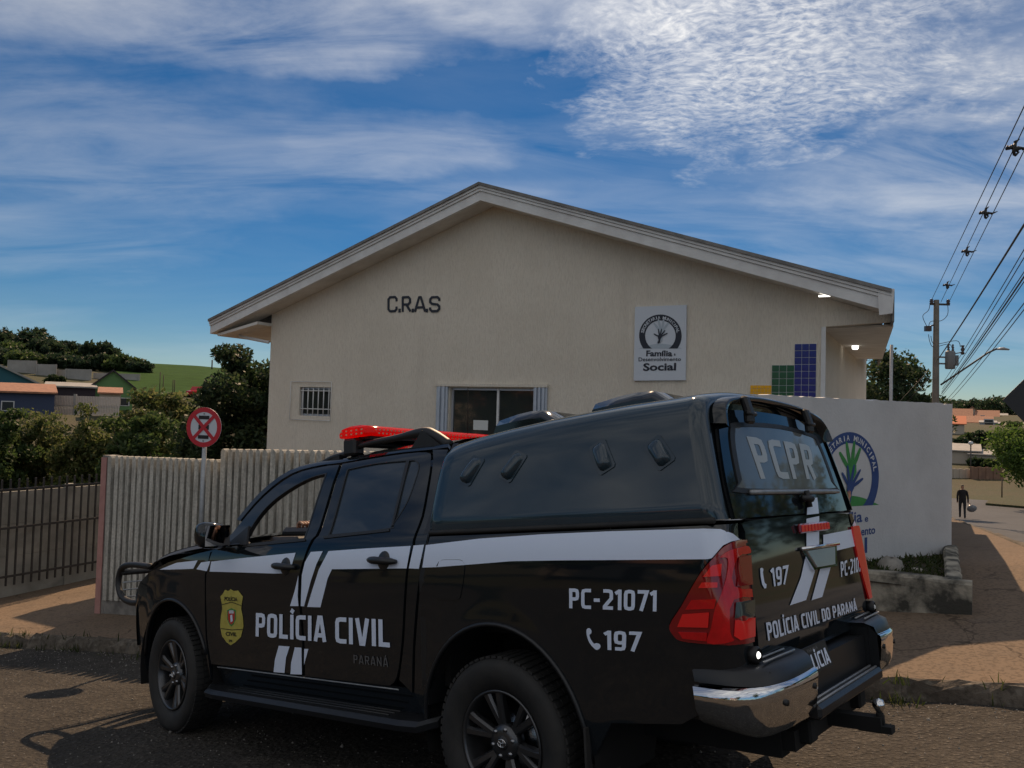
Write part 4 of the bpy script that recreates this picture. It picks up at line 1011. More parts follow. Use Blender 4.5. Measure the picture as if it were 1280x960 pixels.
    lamp = smooth_poly(SP(lamp_px, (-1.1, 1.1), Bed), 3, keep=(0, 10))
    zbt = lambda u: 1.352+.022*(-u)                                     # bed rail top
    u_in = inv(Bed, 941, 802, (-1.2, .9))[0]
    bed = b_f[:1]+[b_f[1], b_f[2], b_f[3], (b_f[4][0], zbt(b_f[4][0]))]
    bed += [(u, zbt(u)) for u in (.2, -.2, -.6, -1.0, -1.15, -1.25, u_in-.0)]
    li = lamp[0]; 
    bed += [(u_in, 1.3)]
    # go round the lamp from its top inner point to the bottom inner point
    k0 = 0; k1 = 10*3
    bed += [tuple(np.array(p)+[(.004), .004]) for p in lamp[1:k1]]
    bed += [(u_in, lamp[k1][1]-.004), (u_in, .78), (-1.25, .76), (-1.12, .70), (-.95, .60), (-.62, .56)]+[p for p in archR[::-1] if p[1] > .33]
    bed += [(.52, .45)]
    for mir in lr:
        sfx = dict(mirror=mir)
        fd = panel('front_door', fdoor, [fwin], Sd, 'paint', Tk, **sfx); rd = panel('rear_door', rdoor, [rwin], Sd, 'paint', Tk, **sfx)
        panel('window_frame', [tuple(p) for p in fwin], [smooth_poly([tuple(np.mean(fwin, 0)+(np.array(p)-np.mean(fwin, 0))*.965) for p in fwin], 1)], Sd, 'plastic', fd, off=.002, flange=.03, step=0, **sfx)
        panel('window_glass', fwin, [], Sd, 'glass_clear', fd, off=-.012, flange=0, step=.1, **sfx)
        panel('window_frame', [tuple(p) for p in rwin], [[tuple(np.mean(rwin, 0)+(np.array(p)-np.mean(rwin, 0))*.97) for p in rwin]], Sd, 'plastic', rd, off=.002, flange=.02, step=0, **sfx)
        panel('window_glass', rwin, [], Sd, 'glass_dark', rd, off=-.006, flange=0, step=.1, **sfx)
        dv = SP([(508, 576), (512, 576), (492, 656), (489, 659)], (.8, 1.6)); panel('window_divider', dv, [], Sd, 'plastic', rd, off=.003, flange=.01, step=0, **sfx)
        bl = SP([(303, 684), (382, 676.5), (382, 674), (306, 681)], (1.8, 1.3)); panel('belt_moulding', bl, [], Sd, 'plastic', fd, off=.006, flange=.01, step=0, **sfx)
        bl = SP([(405, 673.5), (487, 664.5), (487, 661.5), (405, 670.5)], (1., 1.35)); panel('belt_moulding', bl, [], Sd, 'plastic', rd, off=.006, flange=.01, step=0, **sfx)
        panel('cab_pillar', cpil, [], Sd, 'paint', Tk, **sfx); panel('roof_rail_panel', rail, [], Sd, 'paint', Tk, step=.05, **sfx)
        panel('fender', fend, [], Sd, 'paint', Tk, flange=.03, **sfx)
        bs = panel('bed_side', bed, [], Bed, 'paint', Tk, step=.028, flange=.03, **sfx)
        fl = smooth_poly(SP([(549, 702), (544, 722), (545, 744), (551, 749), (572, 749.5), (577, 740), (581, 712), (579, 701), (566, 699.5)], (.3, 1.1)), 3)
        if not mir: panel('fuel_door', fl, [], Sd, 'paint', bs, off=.004, flange=.008)
        # door handles
        for (cx, cy), dd in (((357, 708), fd), ((480, 701), rd)):
            c = inv(Sd, cx, cy, (1., 1.15)); n = surf_n(Sd, *c); n = n if n[1] > 0 else -n
            m = MB(); pts = []
            for t in np.linspace(-1, 1, 9): p = Sd(c[0]-t*.115, c[1]-t*.004); pts.append(p+n*(.012+.028*(1-t*t)))
            m.tube(pts, [.014, .022, .026, .026, .025, .026, .026, .022, .012], 10, flat=.8)
            m.lathe([(.0, .006), (.045, .006), (.055, -.002)], Sd(*c)+n*.001, n, 16)
            if mir: m.v = [(x, -y, z) for x, y, z in m.v]
            m.build('door_handle', 'paint_satin', dd)
        # tail lamp: housing + lens pieces
        L = panel('tail_lamp', lamp, [], Bed, 'red_lens_dark', Tk, step=.018, off=.008, flange=.03, **sfx)
        Zl = lambda pts: [tuple(q) for q in smooth_poly([inv(Bed, 680+x/4.571, 650+y/4.571, (-1.1, 1.1)) for x, y in pts], 3 if len(pts) > 6 else 1)]
        for pts, mt, of in (([(1100, 160), (1150, 150), (1165, 190), (1090, 215), (1075, 380), (1185, 395), (1185, 440), (1075, 455), (1060, 640), (1075, 690), (940, 700), (960, 620), (980, 500), (1010, 420), (1040, 300), (1040, 220), (1000, 215), (1050, 175)], 'red_lens', .007),
                            ([(960, 260), (1010, 250), (1005, 320), (915, 325)], 'red_lens_bright', .009), ([(910, 355), (990, 355), (990, 385), (890, 388)], 'red_lens_bright', .009), ([(850, 455), (985, 450), (975, 505), (815, 510)], 'red_lens', .008),
                            ([(800, 535), (950, 525), (945, 612), (770, 608)], 'red_lens_bright', .009), ([(775, 635), (940, 640), (935, 690), (800, 675)], 'red_lens', .008), ([(1085, 470), (1185, 455), (1185, 550), (1080, 560)], 'clear_lens', .010), ([(1082, 570), (1187, 558), (1187, 665), (1110, 685), (1078, 660)], 'red_lens_bright', .010), ([(1095, 215), (1165, 200), (1175, 370), (1090, 380)], 'red_lens_dark', .009)):
            panel('lens', Zl(pts), [], Bed, mt, L, step=.018, off=of+.006, flange=.004, **sfx)
        if mir: panel('lens', [p for p in lamp], [], Bed, 'red_lens_bright', L, step=.018, off=.022, flange=.01, **sfx)  # right lamp only: brighter red cover stands in for sun glowing through the lens
    for sg in (1, -1):                                                # rolled wheel-arch lips
        for ar, nm in ((archF[2:-1], 'fender'), (archR[2:-2], 'bed_side')):
            m = MB(); m.tube([np.array(Sd(u, v))*[1, sg, 1]+[0, .002*sg, 0] for u, v in ar], .011, 8); m.build('arch_lip', 'paint_satin', Tk)
    # ---- roof, windscreen, bonnet ----------------------------------------
    tp = smooth_poly(top, 3, False)
    P0 = [Sd(*p) for p in tp]
    ys = np.linspace(-1, 1, 21)
    i1 = next(i for i, p in enumerate(tp) if p[0] < 1.92)
    def loft(idx, name, mt, crown, parent=Tk, sm=True):
        m = MB(); vs = []; fs = []
        for i in idx:
            p = P0[i]
            for t in ys: vs.append((p[0]+crown[0]*(1-t*t), p[1]*t, p[2]+crown[1]*(1-t*t)**.8-.001))
        n = len(ys)
        for a in range(len(idx)-1):
            for b in range(n-1): fs.append((a*n+b, (a+1)*n+b, (a+1)*n+b+1, a*n+b+1))
        m.add(vs, fs, sm); return m.build(name, mt, parent)
    xs_roof = list(range(i1, len(P0)))
    loft(xs_roof, 'roof', 'paint', (.0, .075))
    loft(list(range(0, i1+1)), 'windscreen', 'glass_clear', (.10, .075))
    # rear cab wall with dark window
    m = MB(); p = P0[-1]; yb = lambda z: Yside(.47, z)
    out = [(yb(z)*sg, z) for z, sg in [(z, -1) for z in np.linspace(.5, p[2], 12)]+[(z, 1) for z in np.linspace(p[2], .5, 12)]]
    m.prism(out, lambda u, v: (.47+.0*(v) , u, v), d1=(.04, 0, 0)); m.build('cab_back', 'paint_satin', Tk)
    # bonnet: height field over x,y
    def hood(x, t):
        y = (Yside(x, 1.2)-.055-.05*max(0, x-3.3))*t; e = (x-2.30)/1.45
        z = 1.335-.05*e-.135*e*e-.04*max(0, e-.85)*6*e
        z = z+.045*(1-abs(t)**2.2)-.012*math.exp(-((abs(t)-.72)/.08)**2)
        return (x, y, z)
    m = MB(); m.grid(hood, np.linspace(2.22, 3.90, 24), np.linspace(-1, 1, 25)); 
    m.build('bonnet', 'paint', Tk)
    m = MB()                                                          # cowl + inner wings close the gap below the bonnet edge
    for sg in (-1, 1):
        m.grid(lambda x, k: (x, (Yside(x, 1.2)-.055-.05*max(0, x-3.3)+(.052 if k else 0.))*sg, hood(x, 1)[2]-(.03 if k else .0)-.004), np.linspace(2.25, 3.72, 16), [0, 1])
    m.box((2.26, 0, 1.29), (.16, 1.55, .05)); m.build('cowl', 'plastic', Tk)
    # ---- front end
    m = MB(); 
    def nose(t, z):
        return (4.02-.12*t*t-.09*abs(t)**6+.03*math.sin(PI*(z-.45)/.5), .825*t, z+.10*t*t*(.86-z)/.44)
    m.grid(nose, np.linspace(-1, 1, 25), np.linspace(.42, .86, 8)); m.build('front_bumper', 'paint', Tk)
    m = MB(); m.grid(lambda t, z: (4.00-.13*t*t, .58*t, z), np.linspace(-1, 1, 15), np.linspace(.84, 1.10, 5)); gr = m.build('grille', 'plastic', Tk)
    for k in range(4):
        m = MB(); m.tube([(4.015-.13*t*t, .56*t, .87+.06*k) for t in np.linspace(-1, 1, 11)], .016, 6); m.build('grille_bar', 'chrome' if k in (0, 3) else 'plastic', gr)
    for sg in (-1, 1):
        m = MB(); m.grid(lambda t, k: (3.86-.40*t-.05*k, sg*(.58+.215*t**.8), .88+.17*k+.06*t+.02*k*t), np.linspace(0, 1, 10), np.linspace(0, 1, 5)); hl = m.build('headlight', 'clear_lens', Tk)
        m = MB(); m.lathe([(0., .0), (.05, .005), (.065, .03)], (3.78, sg*.68, 1.0), (1, 0, 0), 16); m.build('reflector', 'chrome', hl)
    # bull bar
    m = MB()
    for sg in (-1, 1):
        c = [(3.93, .56), (4.12, .60), (4.19, .80), (4.19, 1.02), (4.12, 1.11), (3.95, 1.13)]
    loop = smooth_poly([(3.80, .85), (4.0, .83), (4.19, .865), (4.27, .96), (4.255, 1.06), (4.18, 1.115), (4.0, 1.13), (3.72, 1.12)], 4, False)
    pa = [(x, .78, z) for x, z in loop]; m.tube(pa, .025, 10); m.tube([(x, -y, z) for x, y, z in pa], .025, 10)
    m.tube([(4.25, y, 1.06) for y in np.linspace(-.78, .78, 5)], .024, 10)
    bb = m.build('bull_bar', 'plastic', Tk)
    for z in (.86, .92, .98):
        m = MB(); m.tube([(4.24, y, z) for y in np.linspace(-.76, .76, 5)], .007, 6); m.build('cross_rod', 'galv', bb)
    # ---- mirrors
    for sg in (1, -1):
        c = np.array([2.36, 1.04, 1.365])
        m = MB(); vs = []; fs = []; n1, n2 = 20, 11
        for i in range(n2):
            th = PI*i/(n2-1)
            for j in range(n1):
                a = 2*PI*j/n1; sx = abs(math.sin(th))**.7
                ca, sa = math.cos(a), math.sin(a); pw = lambda q: math.copysign(abs(q)**.62, q)
                x = -.075*math.cos(th); d = 1 if math.cos(th) < 0 else .0
                k = sx if x > 0 else max(sx, .0)
                vs.append(c+np.array([x*(1.25 if x > 0 else .8), pw(ca)*.115*k, pw(sa)*.088*k+.012*pw(ca)*k]))
        for i in range(n2-1):
            for j in range(n1): fs.append((i*n1+j, i*n1+(j+1) % n1, (i+1)*n1+(j+1) % n1, (i+1)*n1+j))
        m.add(vs, fs, True); m.tube([c+(0.02, -.07, -.06), c+(.04, -.16, -.085), (2.30, .86, 1.27)], [.04, .032, .05], 10)
        if sg < 0: m.v = [(x, -y, z) for x, y, z in m.v]
        mo = m.build('side_mirror', 'paint', Tk)
        m = MB(); m.grid(lambda a, b: (c[0]-.073+.006*a*a, (c[1]+.088*a)*sg, c[2]+.066*b), np.linspace(-1, 1, 6), np.linspace(-1, 1, 5)); m.build('mirror_glass', 'mirror_glass', mo)
        m = MB(); tri = [(2.43, 1.29), (2.17, 1.30), (2.24, 1.42)]; m.prism(tri, lambda u, v: (u, (Yside(u, v)+.004)*sg, v), d1=(0, .012*sg, 0)); m.build('mirror_base', 'plastic', mo)
    # ---- wheels
    def wheel(hx, sg, steer=0.):
        W = MB(); R0 = .388; prof = [(.235, -.10), (.30, -.125), (.345, -.130), (.372, -.118), (R0-.002, -.092), (R0, -.05), (R0, .05), (R0-.002, .092), (.372, .118), (.345, .130), (.30, .125), (.238, .098), (.235, .06), (.235, -.10)]
        e = bpy.data.objects.new('wheel', None); link(e, Tk); e.empty_display_size = .1
        yc = .80
        e.location = (hx, yc*sg, .385); e.rotation_euler = (0, 0, steer)
        W.lathe(prof, ax=(0, sg, 0), n=56); 
        for k in range(64):                                            # tread blocks
            a = 2*PI*k/64
            for (y0, ln, tw) in ((-.075, .05, .2), (-.02, .045, -.25), (.03, .045, .25), (.08, .05, -.2)):
                c = np.array([math.cos(a+y0*.3)*(R0+.001), y0, math.sin(a+y0*.3)*(R0+.001)])
                rr = np.array([[math.cos(a), 0, -math.sin(a)], [0, 1, 0], [math.sin(a), 0, math.cos(a)]]); W.box(c, (.012, ln, .026), rr)
        W.build('tyre', 'rubber', e)
        m = MB(); m.lathe([(.236, -.1), (.24, .10), (.243, .108), (.232, .112), (.226, .100), (.215, .05), (.205, -.09)], ax=(0, sg, 0), n=48)
        m.lathe([(.0, .092), (.05, .09), (.078, .082), (.085, .055), (.08, .02), (.0, .02)], ax=(0, sg, 0), n=30)
        for k in range(6):
            a = 2*PI*k/6+.28
            for dq in (-.17, .17):
                ca, sa = math.cos(a+dq*.45), math.sin(a+dq*.45); cb, sb = math.cos(a+dq), math.sin(a+dq); pts = []
                A = np.array([.06*math.cos(a), .0, .06*math.sin(a)]); B_ = np.array([.228*cb, 0, .228*sb]); tdir = np.array([-sb, 0, cb])
                vs = []
                for f, w, y, dp in ((0, .020, .072, .05), (.35, .019, .083, .045), (.75, .019, .094, .04), (1., .023, .098, .04)):
                    p = A*(1-f)+B_*f
                    vs += [p+tdir*w+np.array([0, (y-.012)*sg, 0]), p+tdir*w*.55+np.array([0, y*sg, 0]), p-tdir*w*.55+np.array([0, y*sg, 0]), p-tdir*w+np.array([0, (y-.012)*sg, 0]), p-tdir*w+np.array([0, (y-dp)*sg, 0]), p+tdir*w+np.array([0, (y-dp)*sg, 0])]
                fs = [(i*6+q, i*6+(q+1) % 6, (i+1)*6+(q+1) % 6, (i+1)*6+q) for i in range(3) for q in range(6)]; m.add(vs, fs)
        m.build('rim', 'alloy', e)
        m = MB()
        for k in range(6): a = 2*PI*k/6+.28+.52; m.lathe([(.0, .096), (.009, .096), (.0105, .07)], (.062*math.cos(a), .0, .062*math.sin(a)), (0, sg, 0), 8)
        m.build('wheel_nuts', 'nut', e)
        m = MB(); m.lathe([(0., .098), (.030, .097), (.034, .09)], ax=(0, sg, 0), n=20); m.build('centre_cap', 'plastic', e)
        m = MB()
        for (rx, rz, oz) in ((.024, .018, 0), (.009, .018, 0.), (.018, .008, .008)): m.tube([(rx*math.cos(q), .0985*sg, rz*math.sin(q)+oz) for q in np.linspace(0, 2*PI, 21)], .0022, 5, cap=False)
        m.build('cap_emblem', 'chrome', e)
        m = MB(); m.lathe([(.0, -.02), (.16, -.02), (.165, -.045), (.0, -.045)], ax=(0, sg, 0), n=32); m.build('brake_disc', 'alloy_edge', e)
        return e
    wheel(0, 1); wheel(0, -1); wheel(3.085, 1, math.radians(-4)); wheel(3.085, -1, math.radians(-4))
    # ---- underbody, wheel wells, interior
    m = MB(); m.box((1.55, 0, .46), (2.1, 1.55, .12)); m.box((-.30, .42, .48), (1.75, .09, .16)); m.box((-.30, -.42, .48), (1.75, .09, .16)); m.box((3.1, 0, .62), (1.1, 1.1, .5))
    m.lathe([(.05, -.72), (.05, .72)], (0, 0, .385), (0, 1, 0), 12); m.lathe([(.0, -.15), (.14, -.1), (.17, 0), (.14, .1), (.0, .15)], (0, 0, .385), (0, 1, 0), 14)
    m.box((-.35, 0, .86), (1.7, 1.3, .04)); m.box((.44, 0, .95), (.04, 1.6, .75))
    for hx in (0, 3.085):
        for sg in (-1, 1):
            m.grid(lambda a, y: (hx+.52*math.cos(a), sg*y, .42+.53*math.sin(a)), np.linspace(-.3, PI+.3, 18), [.35, .89]); m.box((hx, sg*.36, .66), (1.0, .02, .6))
    m.build('underbody', 'under', Tk)
    for sg in (-1, 1):                                                # mud flaps
        m = MB(); m.box((-.50, sg*.80, .36), (.012, .26, .34)); m.build('mud_flap', 'rubber', Tk)
    m = MB(); m.box((2.08, 0, 1.19), (.46, 1.5, .30), bev=.07); m.box((2.08, .37, 1.36), (.36, .44, .08), bev=.03); da = m.build('dashboard', 'plastic', Tk)
    m = MB(); R = rotm((-.9, 0, .45)); m.tube([np.array([1.70, .37, 1.13])+R @ np.array([.185*math.cos(a), .185*math.sin(a), 0]) for a in np.linspace(0, 2*PI, 33)], .015, 8, cap=False)
    m.tube([(1.70, .37, 1.13), (1.95, .37, 1.02)], .03, 8); m.tube([np.array([1.70, .37, 1.13])+R @ np.array([-.18, 0, 0]), np.array([1.70, .37, 1.13])+R @ np.array([.18, 0, 0])], .014, 6); m.build('steering_wheel', 'plastic', da)
    for yy in (.37, -.37):
        m = MB(); m.box((1.22, yy, .80), (.52, .50, .16), bev=.06); m.box((.93, yy, 1.10), (.15, .48, .60), np.array(Matrix.Rotation(-.20, 3, 'Y')), bev=.06); m.box((.86, yy, 1.50), (.09, .26, .18), bev=.04); m.build('seat', 'seat_cloth', Tk)
    m = MB(); m.box((.62, 0, 1.08), (.16, 1.4, .66), bev=.06); m.box((.85, 0, .78), (.42, 1.4, .16), bev=.05); m.build('rear_bench', 'seat_cloth', Tk)
    m = MB(); m.box((1.75, 0, 1.68), (.03, .24, .07), bev=.012); m.tube([(1.75, 0, 1.70), (1.85, 0, 1.77)], .008, 6); m.build('interior_mirror', 'plastic', Tk)
    # ---- running boards
    for sg in (1, -1):
        m = MB(); sec = [(.80, .40), (.97, .395), (1.0, .375), (.99, .345), (.95, .335), (.80, .34)]
        xs = [(2.60, -.10, .02), (2.52, -.02, .0), (2.40, 0, 0), (.62, 0, 0), (.50, -.02, 0), (.42, -.10, .02)]
        vs = []; fs = []
        for x, dy, dz in xs:
            for y, z in sec: vs.append((x, (max(.80, y+dy))*sg, z+rake(x)+.0+dz))
        for i in range(len(xs)-1):
            for k in range(6): fs.append((i*6+k, i*6+(k+1) % 6, (i+1)*6+(k+1) % 6, (i+1)*6+k))
        fs += [tuple(range(6)), tuple(30+k for k in range(6))]; m.add(vs, fs); rb = m.build('running_board', 'paint_satin', Tk)
        for k in range(3):
            m = MB(); m.tube([(x, (.85+.04*k)*sg, .399+rake(x)) for x in np.linspace(.75, 2.3, 6)], .006, 5); m.build('tread_strip', 'plastic', rb)
        m = MB(); m.grid(lambda x, k: (x, (.885-.06*k)*sg, .535+rake(x)-.16*k), np.linspace(.55, 2.52, 8), [0, .5, 1]); m.build('sill', 'paint', Tk)
        m = MB(); m.tube([np.array(Sd(x, .525+rake(x)))*[1, sg, 1]+[0, .004*sg, 0] for x in np.linspace(.70, 2.48, 12)], .004, 5); m.build('sill_trim', 'galv', Tk)
    return Tk
TRUCK = build_truck()
def build_truck_rear(Tk):
    hint = (-1, 0, 0)
    # ---- tailgate
    tg = smooth_poly([(-.735, .80), (.735, .80), (.735, 1.0), (.725, 1.2), (.70, 1.345), (.66, 1.385), (0, 1.393), (-.66, 1.385), (-.70, 1.345), (-.725, 1.2), (-.735, 1.0)], 3, keep=(0, 1))
    TG = panel('tailgate', tg, [], Tg, 'paint', Tk, step=.06, flange=.04, out_hint=hint)
    m = MB(); m.grid(lambda y, k: (-1.185+.03*k, y, 1.388+.004*(1-abs(y))+.006*k), np.linspace(-.66, .66, 10), [0, .5, 1]); m.build('tailgate_cap', 'plastic', TG)
    Q = lambda x, y: inv(Tg, 920+x/4.365, 600+y/4.365, (0., 1.1))
    def tpoly(name, pts, mt, of=.004): return panel(name, [Q(*p) for p in pts], [], Tg, mt, TG, step=0, off=of, flange=0, out_hint=hint)
    tpoly('stripe', [(380, 212), (450, 197), (449, 352), (380, 366)], 'vinyl_white'); tpoly('stripe', [(472, 300), (646, 266), (668, 356), (548, 385), (472, 395)], 'vinyl_white')
    tpoly('stripe', [(372, 430), (430, 440), (424, 505), (378, 655), (290, 684), (350, 530)], 'vinyl_white'); tpoly('stripe', [(456, 480), (513, 474), (466, 638), (408, 656)], 'vinyl_white')
    for s, q in (('197', ((182, 482), (280, 464), (273, 567), (197, 582))), ('PC-21071', ((566, 447), (692, 412), (690, 494), (570, 530))), ('POLÍCIA CIVIL DO PARANÁ', ((158, 779), (650, 656), (657, 708), (172, 877)))):
        stroke_text('lettering', s, Tg, [Q(*p) for p in q], 'vinyl_white', TG, off=.004, hint=hint)
    tpoly('phone_icon', [(127, 484), (136, 478), (145, 486), (142, 505), (148, 545), (152, 562), (162, 570), (160, 590), (150, 592), (138, 570), (130, 530)], 'vinyl_white')
    c = [Q(*p) for p in ((350, 378), (543, 350), (528, 468), (402, 490))]
    def hx(k, sc, dt, db): cc = np.mean(c, 0); q = cc+(np.array(c[k])-cc)*sc; return np.array(Tg(*q))+[-(dt if k < 2 else db), 0, 0]
    m = MB(); m.add([hx(k, 1., .006, .022) for k in range(4)]+[hx(k, 1., -.01, -.01) for k in range(4)], [(0, 1, 2, 3), (0, 1, 5, 4), (1, 2, 6, 5), (2, 3, 7, 6), (3, 0, 4, 7)]); h = m.build('tailgate_handle', 'chrome', TG)
    m = MB(); m.add([hx(k, .78, .014, .026) for k in range(4)]+[hx(k, .78, .0, .0) for k in range(4)], [(0, 1, 2, 3), (0, 1, 5, 4), (1, 2, 6, 5), (2, 3, 7, 6), (3, 0, 4, 7)]); m.build('handle_pull', 'chrome_soft', h)
    m = MB(); m.tube([hx(0, 1.04, .012, .0), hx(1, 1.04, .012, .0)], .009, 8); m.build('handle_lip', 'chrome', h)
    m = MB(); q0 = Q(332, 268); q1 = Q(487, 247); zc = (q0[1]+q1[1])/2
    bl = []
    m.box(np.array(Tg((q0[0]+q1[0])/2, zc))+[-.010, 0, .0], (.02, abs(q0[0]-q1[0]), .045), bev=.008); b = m.build('brake_light', 'red_lens_dark', TG)
    n = 9
    for i in range(n):
        m = MB(); y = q0[0]+(q1[0]-q0[0])*(i+.5)/n; m.box(np.array(Tg(y, zc))+[-.0215, 0, 0], (.006, abs(q0[0]-q1[0])/n*.72, .034), bev=.002); m.build('brake_led', 'red_lens_bright', b)
    # ---- rear bumper
    def bx(t, zf, push=0.):
        """plan curve of the bumper: t 0 side front .. 1 inner end at the step"""
        P = [(-1.03, .918), (-1.13, .925), (-1.22, .915), (-1.295, .86), (-1.335, .74), (-1.345, .60), (-1.345, .472)]
        s = t*(len(P)-1); i = min(int(s), len(P)-2); f = s-i
        p0, p1, p2, p3 = [np.array(P[min(max(i+k, 0), len(P)-1)]) for k in (-1, 0, 1, 2)]
        p = .5*((2*p1)+(-p0+p2)*f+(2*p0-5*p1+4*p2-p3)*f*f+(-p0+3*p1-3*p2+p3)*f**3)
        return p
    mb = MB(); mb.box((-1.20, 0, .70), (.16, 1.0, .16)); mb.box((-1.29, 0, .60), (.13, .93, .06), bev=.015)
    for sg in (1, -1):
        mb.grid(lambda t, k: (bx(t, 0)[0]+[.0, .012, .05, .16][int(k)]*1., (bx(t, 0)[1]-[.0, .01, .04, .1][int(k)])*sg, .775+[.0, .045, .066, .072][int(k)]), np.linspace(0, 1, 22), [0, 1, 2, 3])
        mb.box((-1.20, sg*.64, .72), (.2, .36, .2)); mb.box((-1.05, sg*.80, .70), (.2, .14, .16))
        mb.prism([(-1.343, .78), (-1.30, .835), (-1.10, .845), (-1.10, .60), (-1.343, .58)], lambda u, v: (u, sg*.468, v), d1=(0, .004*sg, 0))
    mb.build('rear_bumper', 'paint_satin', Tk)
    RB = bpy.data.objects[[o.name for o in Tk.children if o.name.startswith('rear_bumper')][0]]
    for sg in (1, -1):
        m = MB(); prof = [(.0, .785), (-.012, .778), (-.016, .76), (-.010, .71), (-.004, .67), (.004, .63), (.02, .598), (.05, .58)]
        vs = []; fs = []; N = 30
        for i in range(N+1):
            t = i/N; p = bx(t, 0); q = bx(min(1, t+.01), 0)-bx(max(0, t-.01), 0); nn = np.array([q[1], -q[0]]); nn /= np.linalg.norm(nn)
            if nn[0] > 0 and t > .5: nn = -nn
            if t <= .5 and nn[1] < 0: nn = -nn
            for k, (o, z) in enumerate(prof):
                lift = .03*max(0, 1-t*2.2)**1.0*(1 if k > 4 else 0)
                inn = .045*max(0, (t-.86)/.14)*(1 if k < 4 else .0)
                vs.append((p[0]-nn[0]*o, (p[1]-nn[1]*o)*sg, z+lift-.022*(1-t)*(1 if k < 2 else 0)))
        K = len(prof)
        for i in range(N):
            for k in range(K-1): fs.append((i*K+k, (i+1)*K+k, (i+1)*K+k+1, i*K+k+1))
        m.add(vs, fs, True); ch = m.build('chrome_corner', 'chrome', RB)
        for t, z in ((.62, .705), (.93, .72)):
            p = bx(t, 0); q = bx(min(1, t+.01), 0)-bx(t-.01, 0); nn = np.array([q[1], -q[0]]); nn /= np.linalg.norm(nn); nn = nn if nn[0] < 0 else -nn
            m = MB(); m.lathe([(.0, .006), (.012, .006), (.013, -.01)], (p[0]+nn[0]*.011, (p[1]+nn[1]*.011)*sg, z), (nn[0], nn[1]*sg, 0), 12); m.build('parking_sensor', 'plastic', ch)
        for k in range(3):
            m = MB(); m.tube([(-1.27+.045*k, sg*.80, .850), (-1.28+.045*k, sg*.50, .852)], .005, 5); m.build('tread_strip', 'galv', RB)
        # round auxiliary lamp under the tail lamp
        m = MB(); c = np.array([-1.235, sg*.80, .875]); m.lathe([(.0, -.03), (.03, -.03), (.034, .012), (.026, .02)], c, (-1, .1*sg, 0), 16); al = m.build('auxiliary_lamp', 'plastic', Tk)
        m = MB(); m.lathe([(.0, .024), (.009, .022), (.014, .016)], c, (-1, .1*sg, 0), 14); m.build('lamp_lens', 'lamp_white' if sg > 0 else 'lamp_clear', al)
    for k in range(4):
        m = MB(); m.tube([(-1.245-.028*k, y, .633) for y in (-.44, -.15, .15, .44)], .006, 5); m.build('tread_strip', 'galv', RB)
    # plate
    pl = lambda u, v: np.array([-1.292+.25*(v-.78), u, v])
    m = MB(); m.prism([(.50, .84), (.13, .84), (.13, .735), (.50, .735)], pl, d1=(-.006, 0, 0)); pt = m.build('licence_plate', 'sign_black', Tk)
    stroke_text('lettering', 'POLÍCIA', pl, [(.48, .808), (.15, .808), (.15, .745), (.48, .745)], 'vinyl_white', pt, off=.009, hint=hint)
    text_obj('lettering', 'PARANÁ', pl, [(.38, .832), (.25, .832), (.25, .818), (.38, .818)], 'vinyl_grey', pt, off=.009, hint=hint)
    # tow hitch
    m = MB(); m.box((-1.28, 0, .475), (.36, .07, .06)); m.box((-1.18, 0, .47), (.10, .9, .08)); m.box((-1.43, 0, .455), (.14, .06, .03)); m.tube([(-1.45, 0, .47), (-1.45, 0, .52)], .016, 10)
    for y in (.35, -.35): m.box((-1.24, y, .50), (.08, .09, .10), bev=.01)
    hh = m.build('tow_hitch', 'under', Tk)
    m = MB(); m.lathe([(.0, .032), (.018, .026), (.027, .010), (.027, -.004), (.018, -.02), (.012, -.03)], (-1.45, 0, .55), n=16); m.build('tow_ball', 'chrome', hh)
    # ---- canopy
    ZX = np.array([-1.12, -1.02, -.74, -.56, -.28, .03, .26, .50]); ZZ = np.array([1.933, 1.930, 1.926, 1.919, 1.905, 1.881, 1.857, 1.822])
    def sec(x, v):
        zt = float(np.interp(x, ZX, ZZ))+.012; zb = 1.375+.022*(-x)
        pts = [(.888, zb), (.892, zb+.045), (.882, zb+.10), (.852, zb+(zt-zb)*.45), (.812, zb+(zt-zb)*.76), (.775, zt-.055), (.72, zt-.017), (.62, zt+.006), (.42, zt+.032), (.2, zt+.046), (0., zt+.05)]
        s = v*(len(pts)-1); i = min(int(s), len(pts)-2); f = s-i
        p0, p1, p2, p3 = [np.array(pts[min(max(i+k, 0), len(pts)-1)]) for k in (-1, 0, 1, 2)]
        if i+2 > len(pts)-1: p3 = np.array([-pts[-2][0], pts[-2][1]])
        return .5*((2*p1)+(-p0+p2)*f+(2*p0-5*p1+4*p2-p3)*f*f+(-p0+3*p1-3*p2+p3)*f**3)
    xr = lambda z: -1.185+.20*(z-1.38)
    xf = lambda z: .475-.10*(z-1.38)**2*1.5
    def Can(u, v):
        """u 0 front .. 1 rear, v 0 bottom .. 1 roof centre"""
        x = .46+(-1.17-.46)*u; y, z = sec(x, v); X = xf(z)+(xr(z)-xf(z))*u
        k = 1.
        if u < .03: k = 1-.02*((.03-u)/.03)**2
        if u > .955:                                                 # rounded rear edge
            a = min(1., (u-.955)/.045); k = 1-.075*(1-math.sqrt(max(0., 1-a*a)))
        return np.array([X, y*k, 1.38+(z-1.38)*(1-(1-k)*.8)])
    us = np.concatenate([[0, .006, .015, .03], np.linspace(.07, .955, 26), 1-.045*(1-np.sin(np.linspace(0.02, PI/2, 9)))]); vs_ = np.linspace(0, 1, 41)
    V = []; Fs = []
    n = len(vs_)*2-1
    for u in us:
        row = [Can(u, v) for v in vs_]; row = row+[q*[1, -1, 1] for q in row[-2::-1]]; V += row
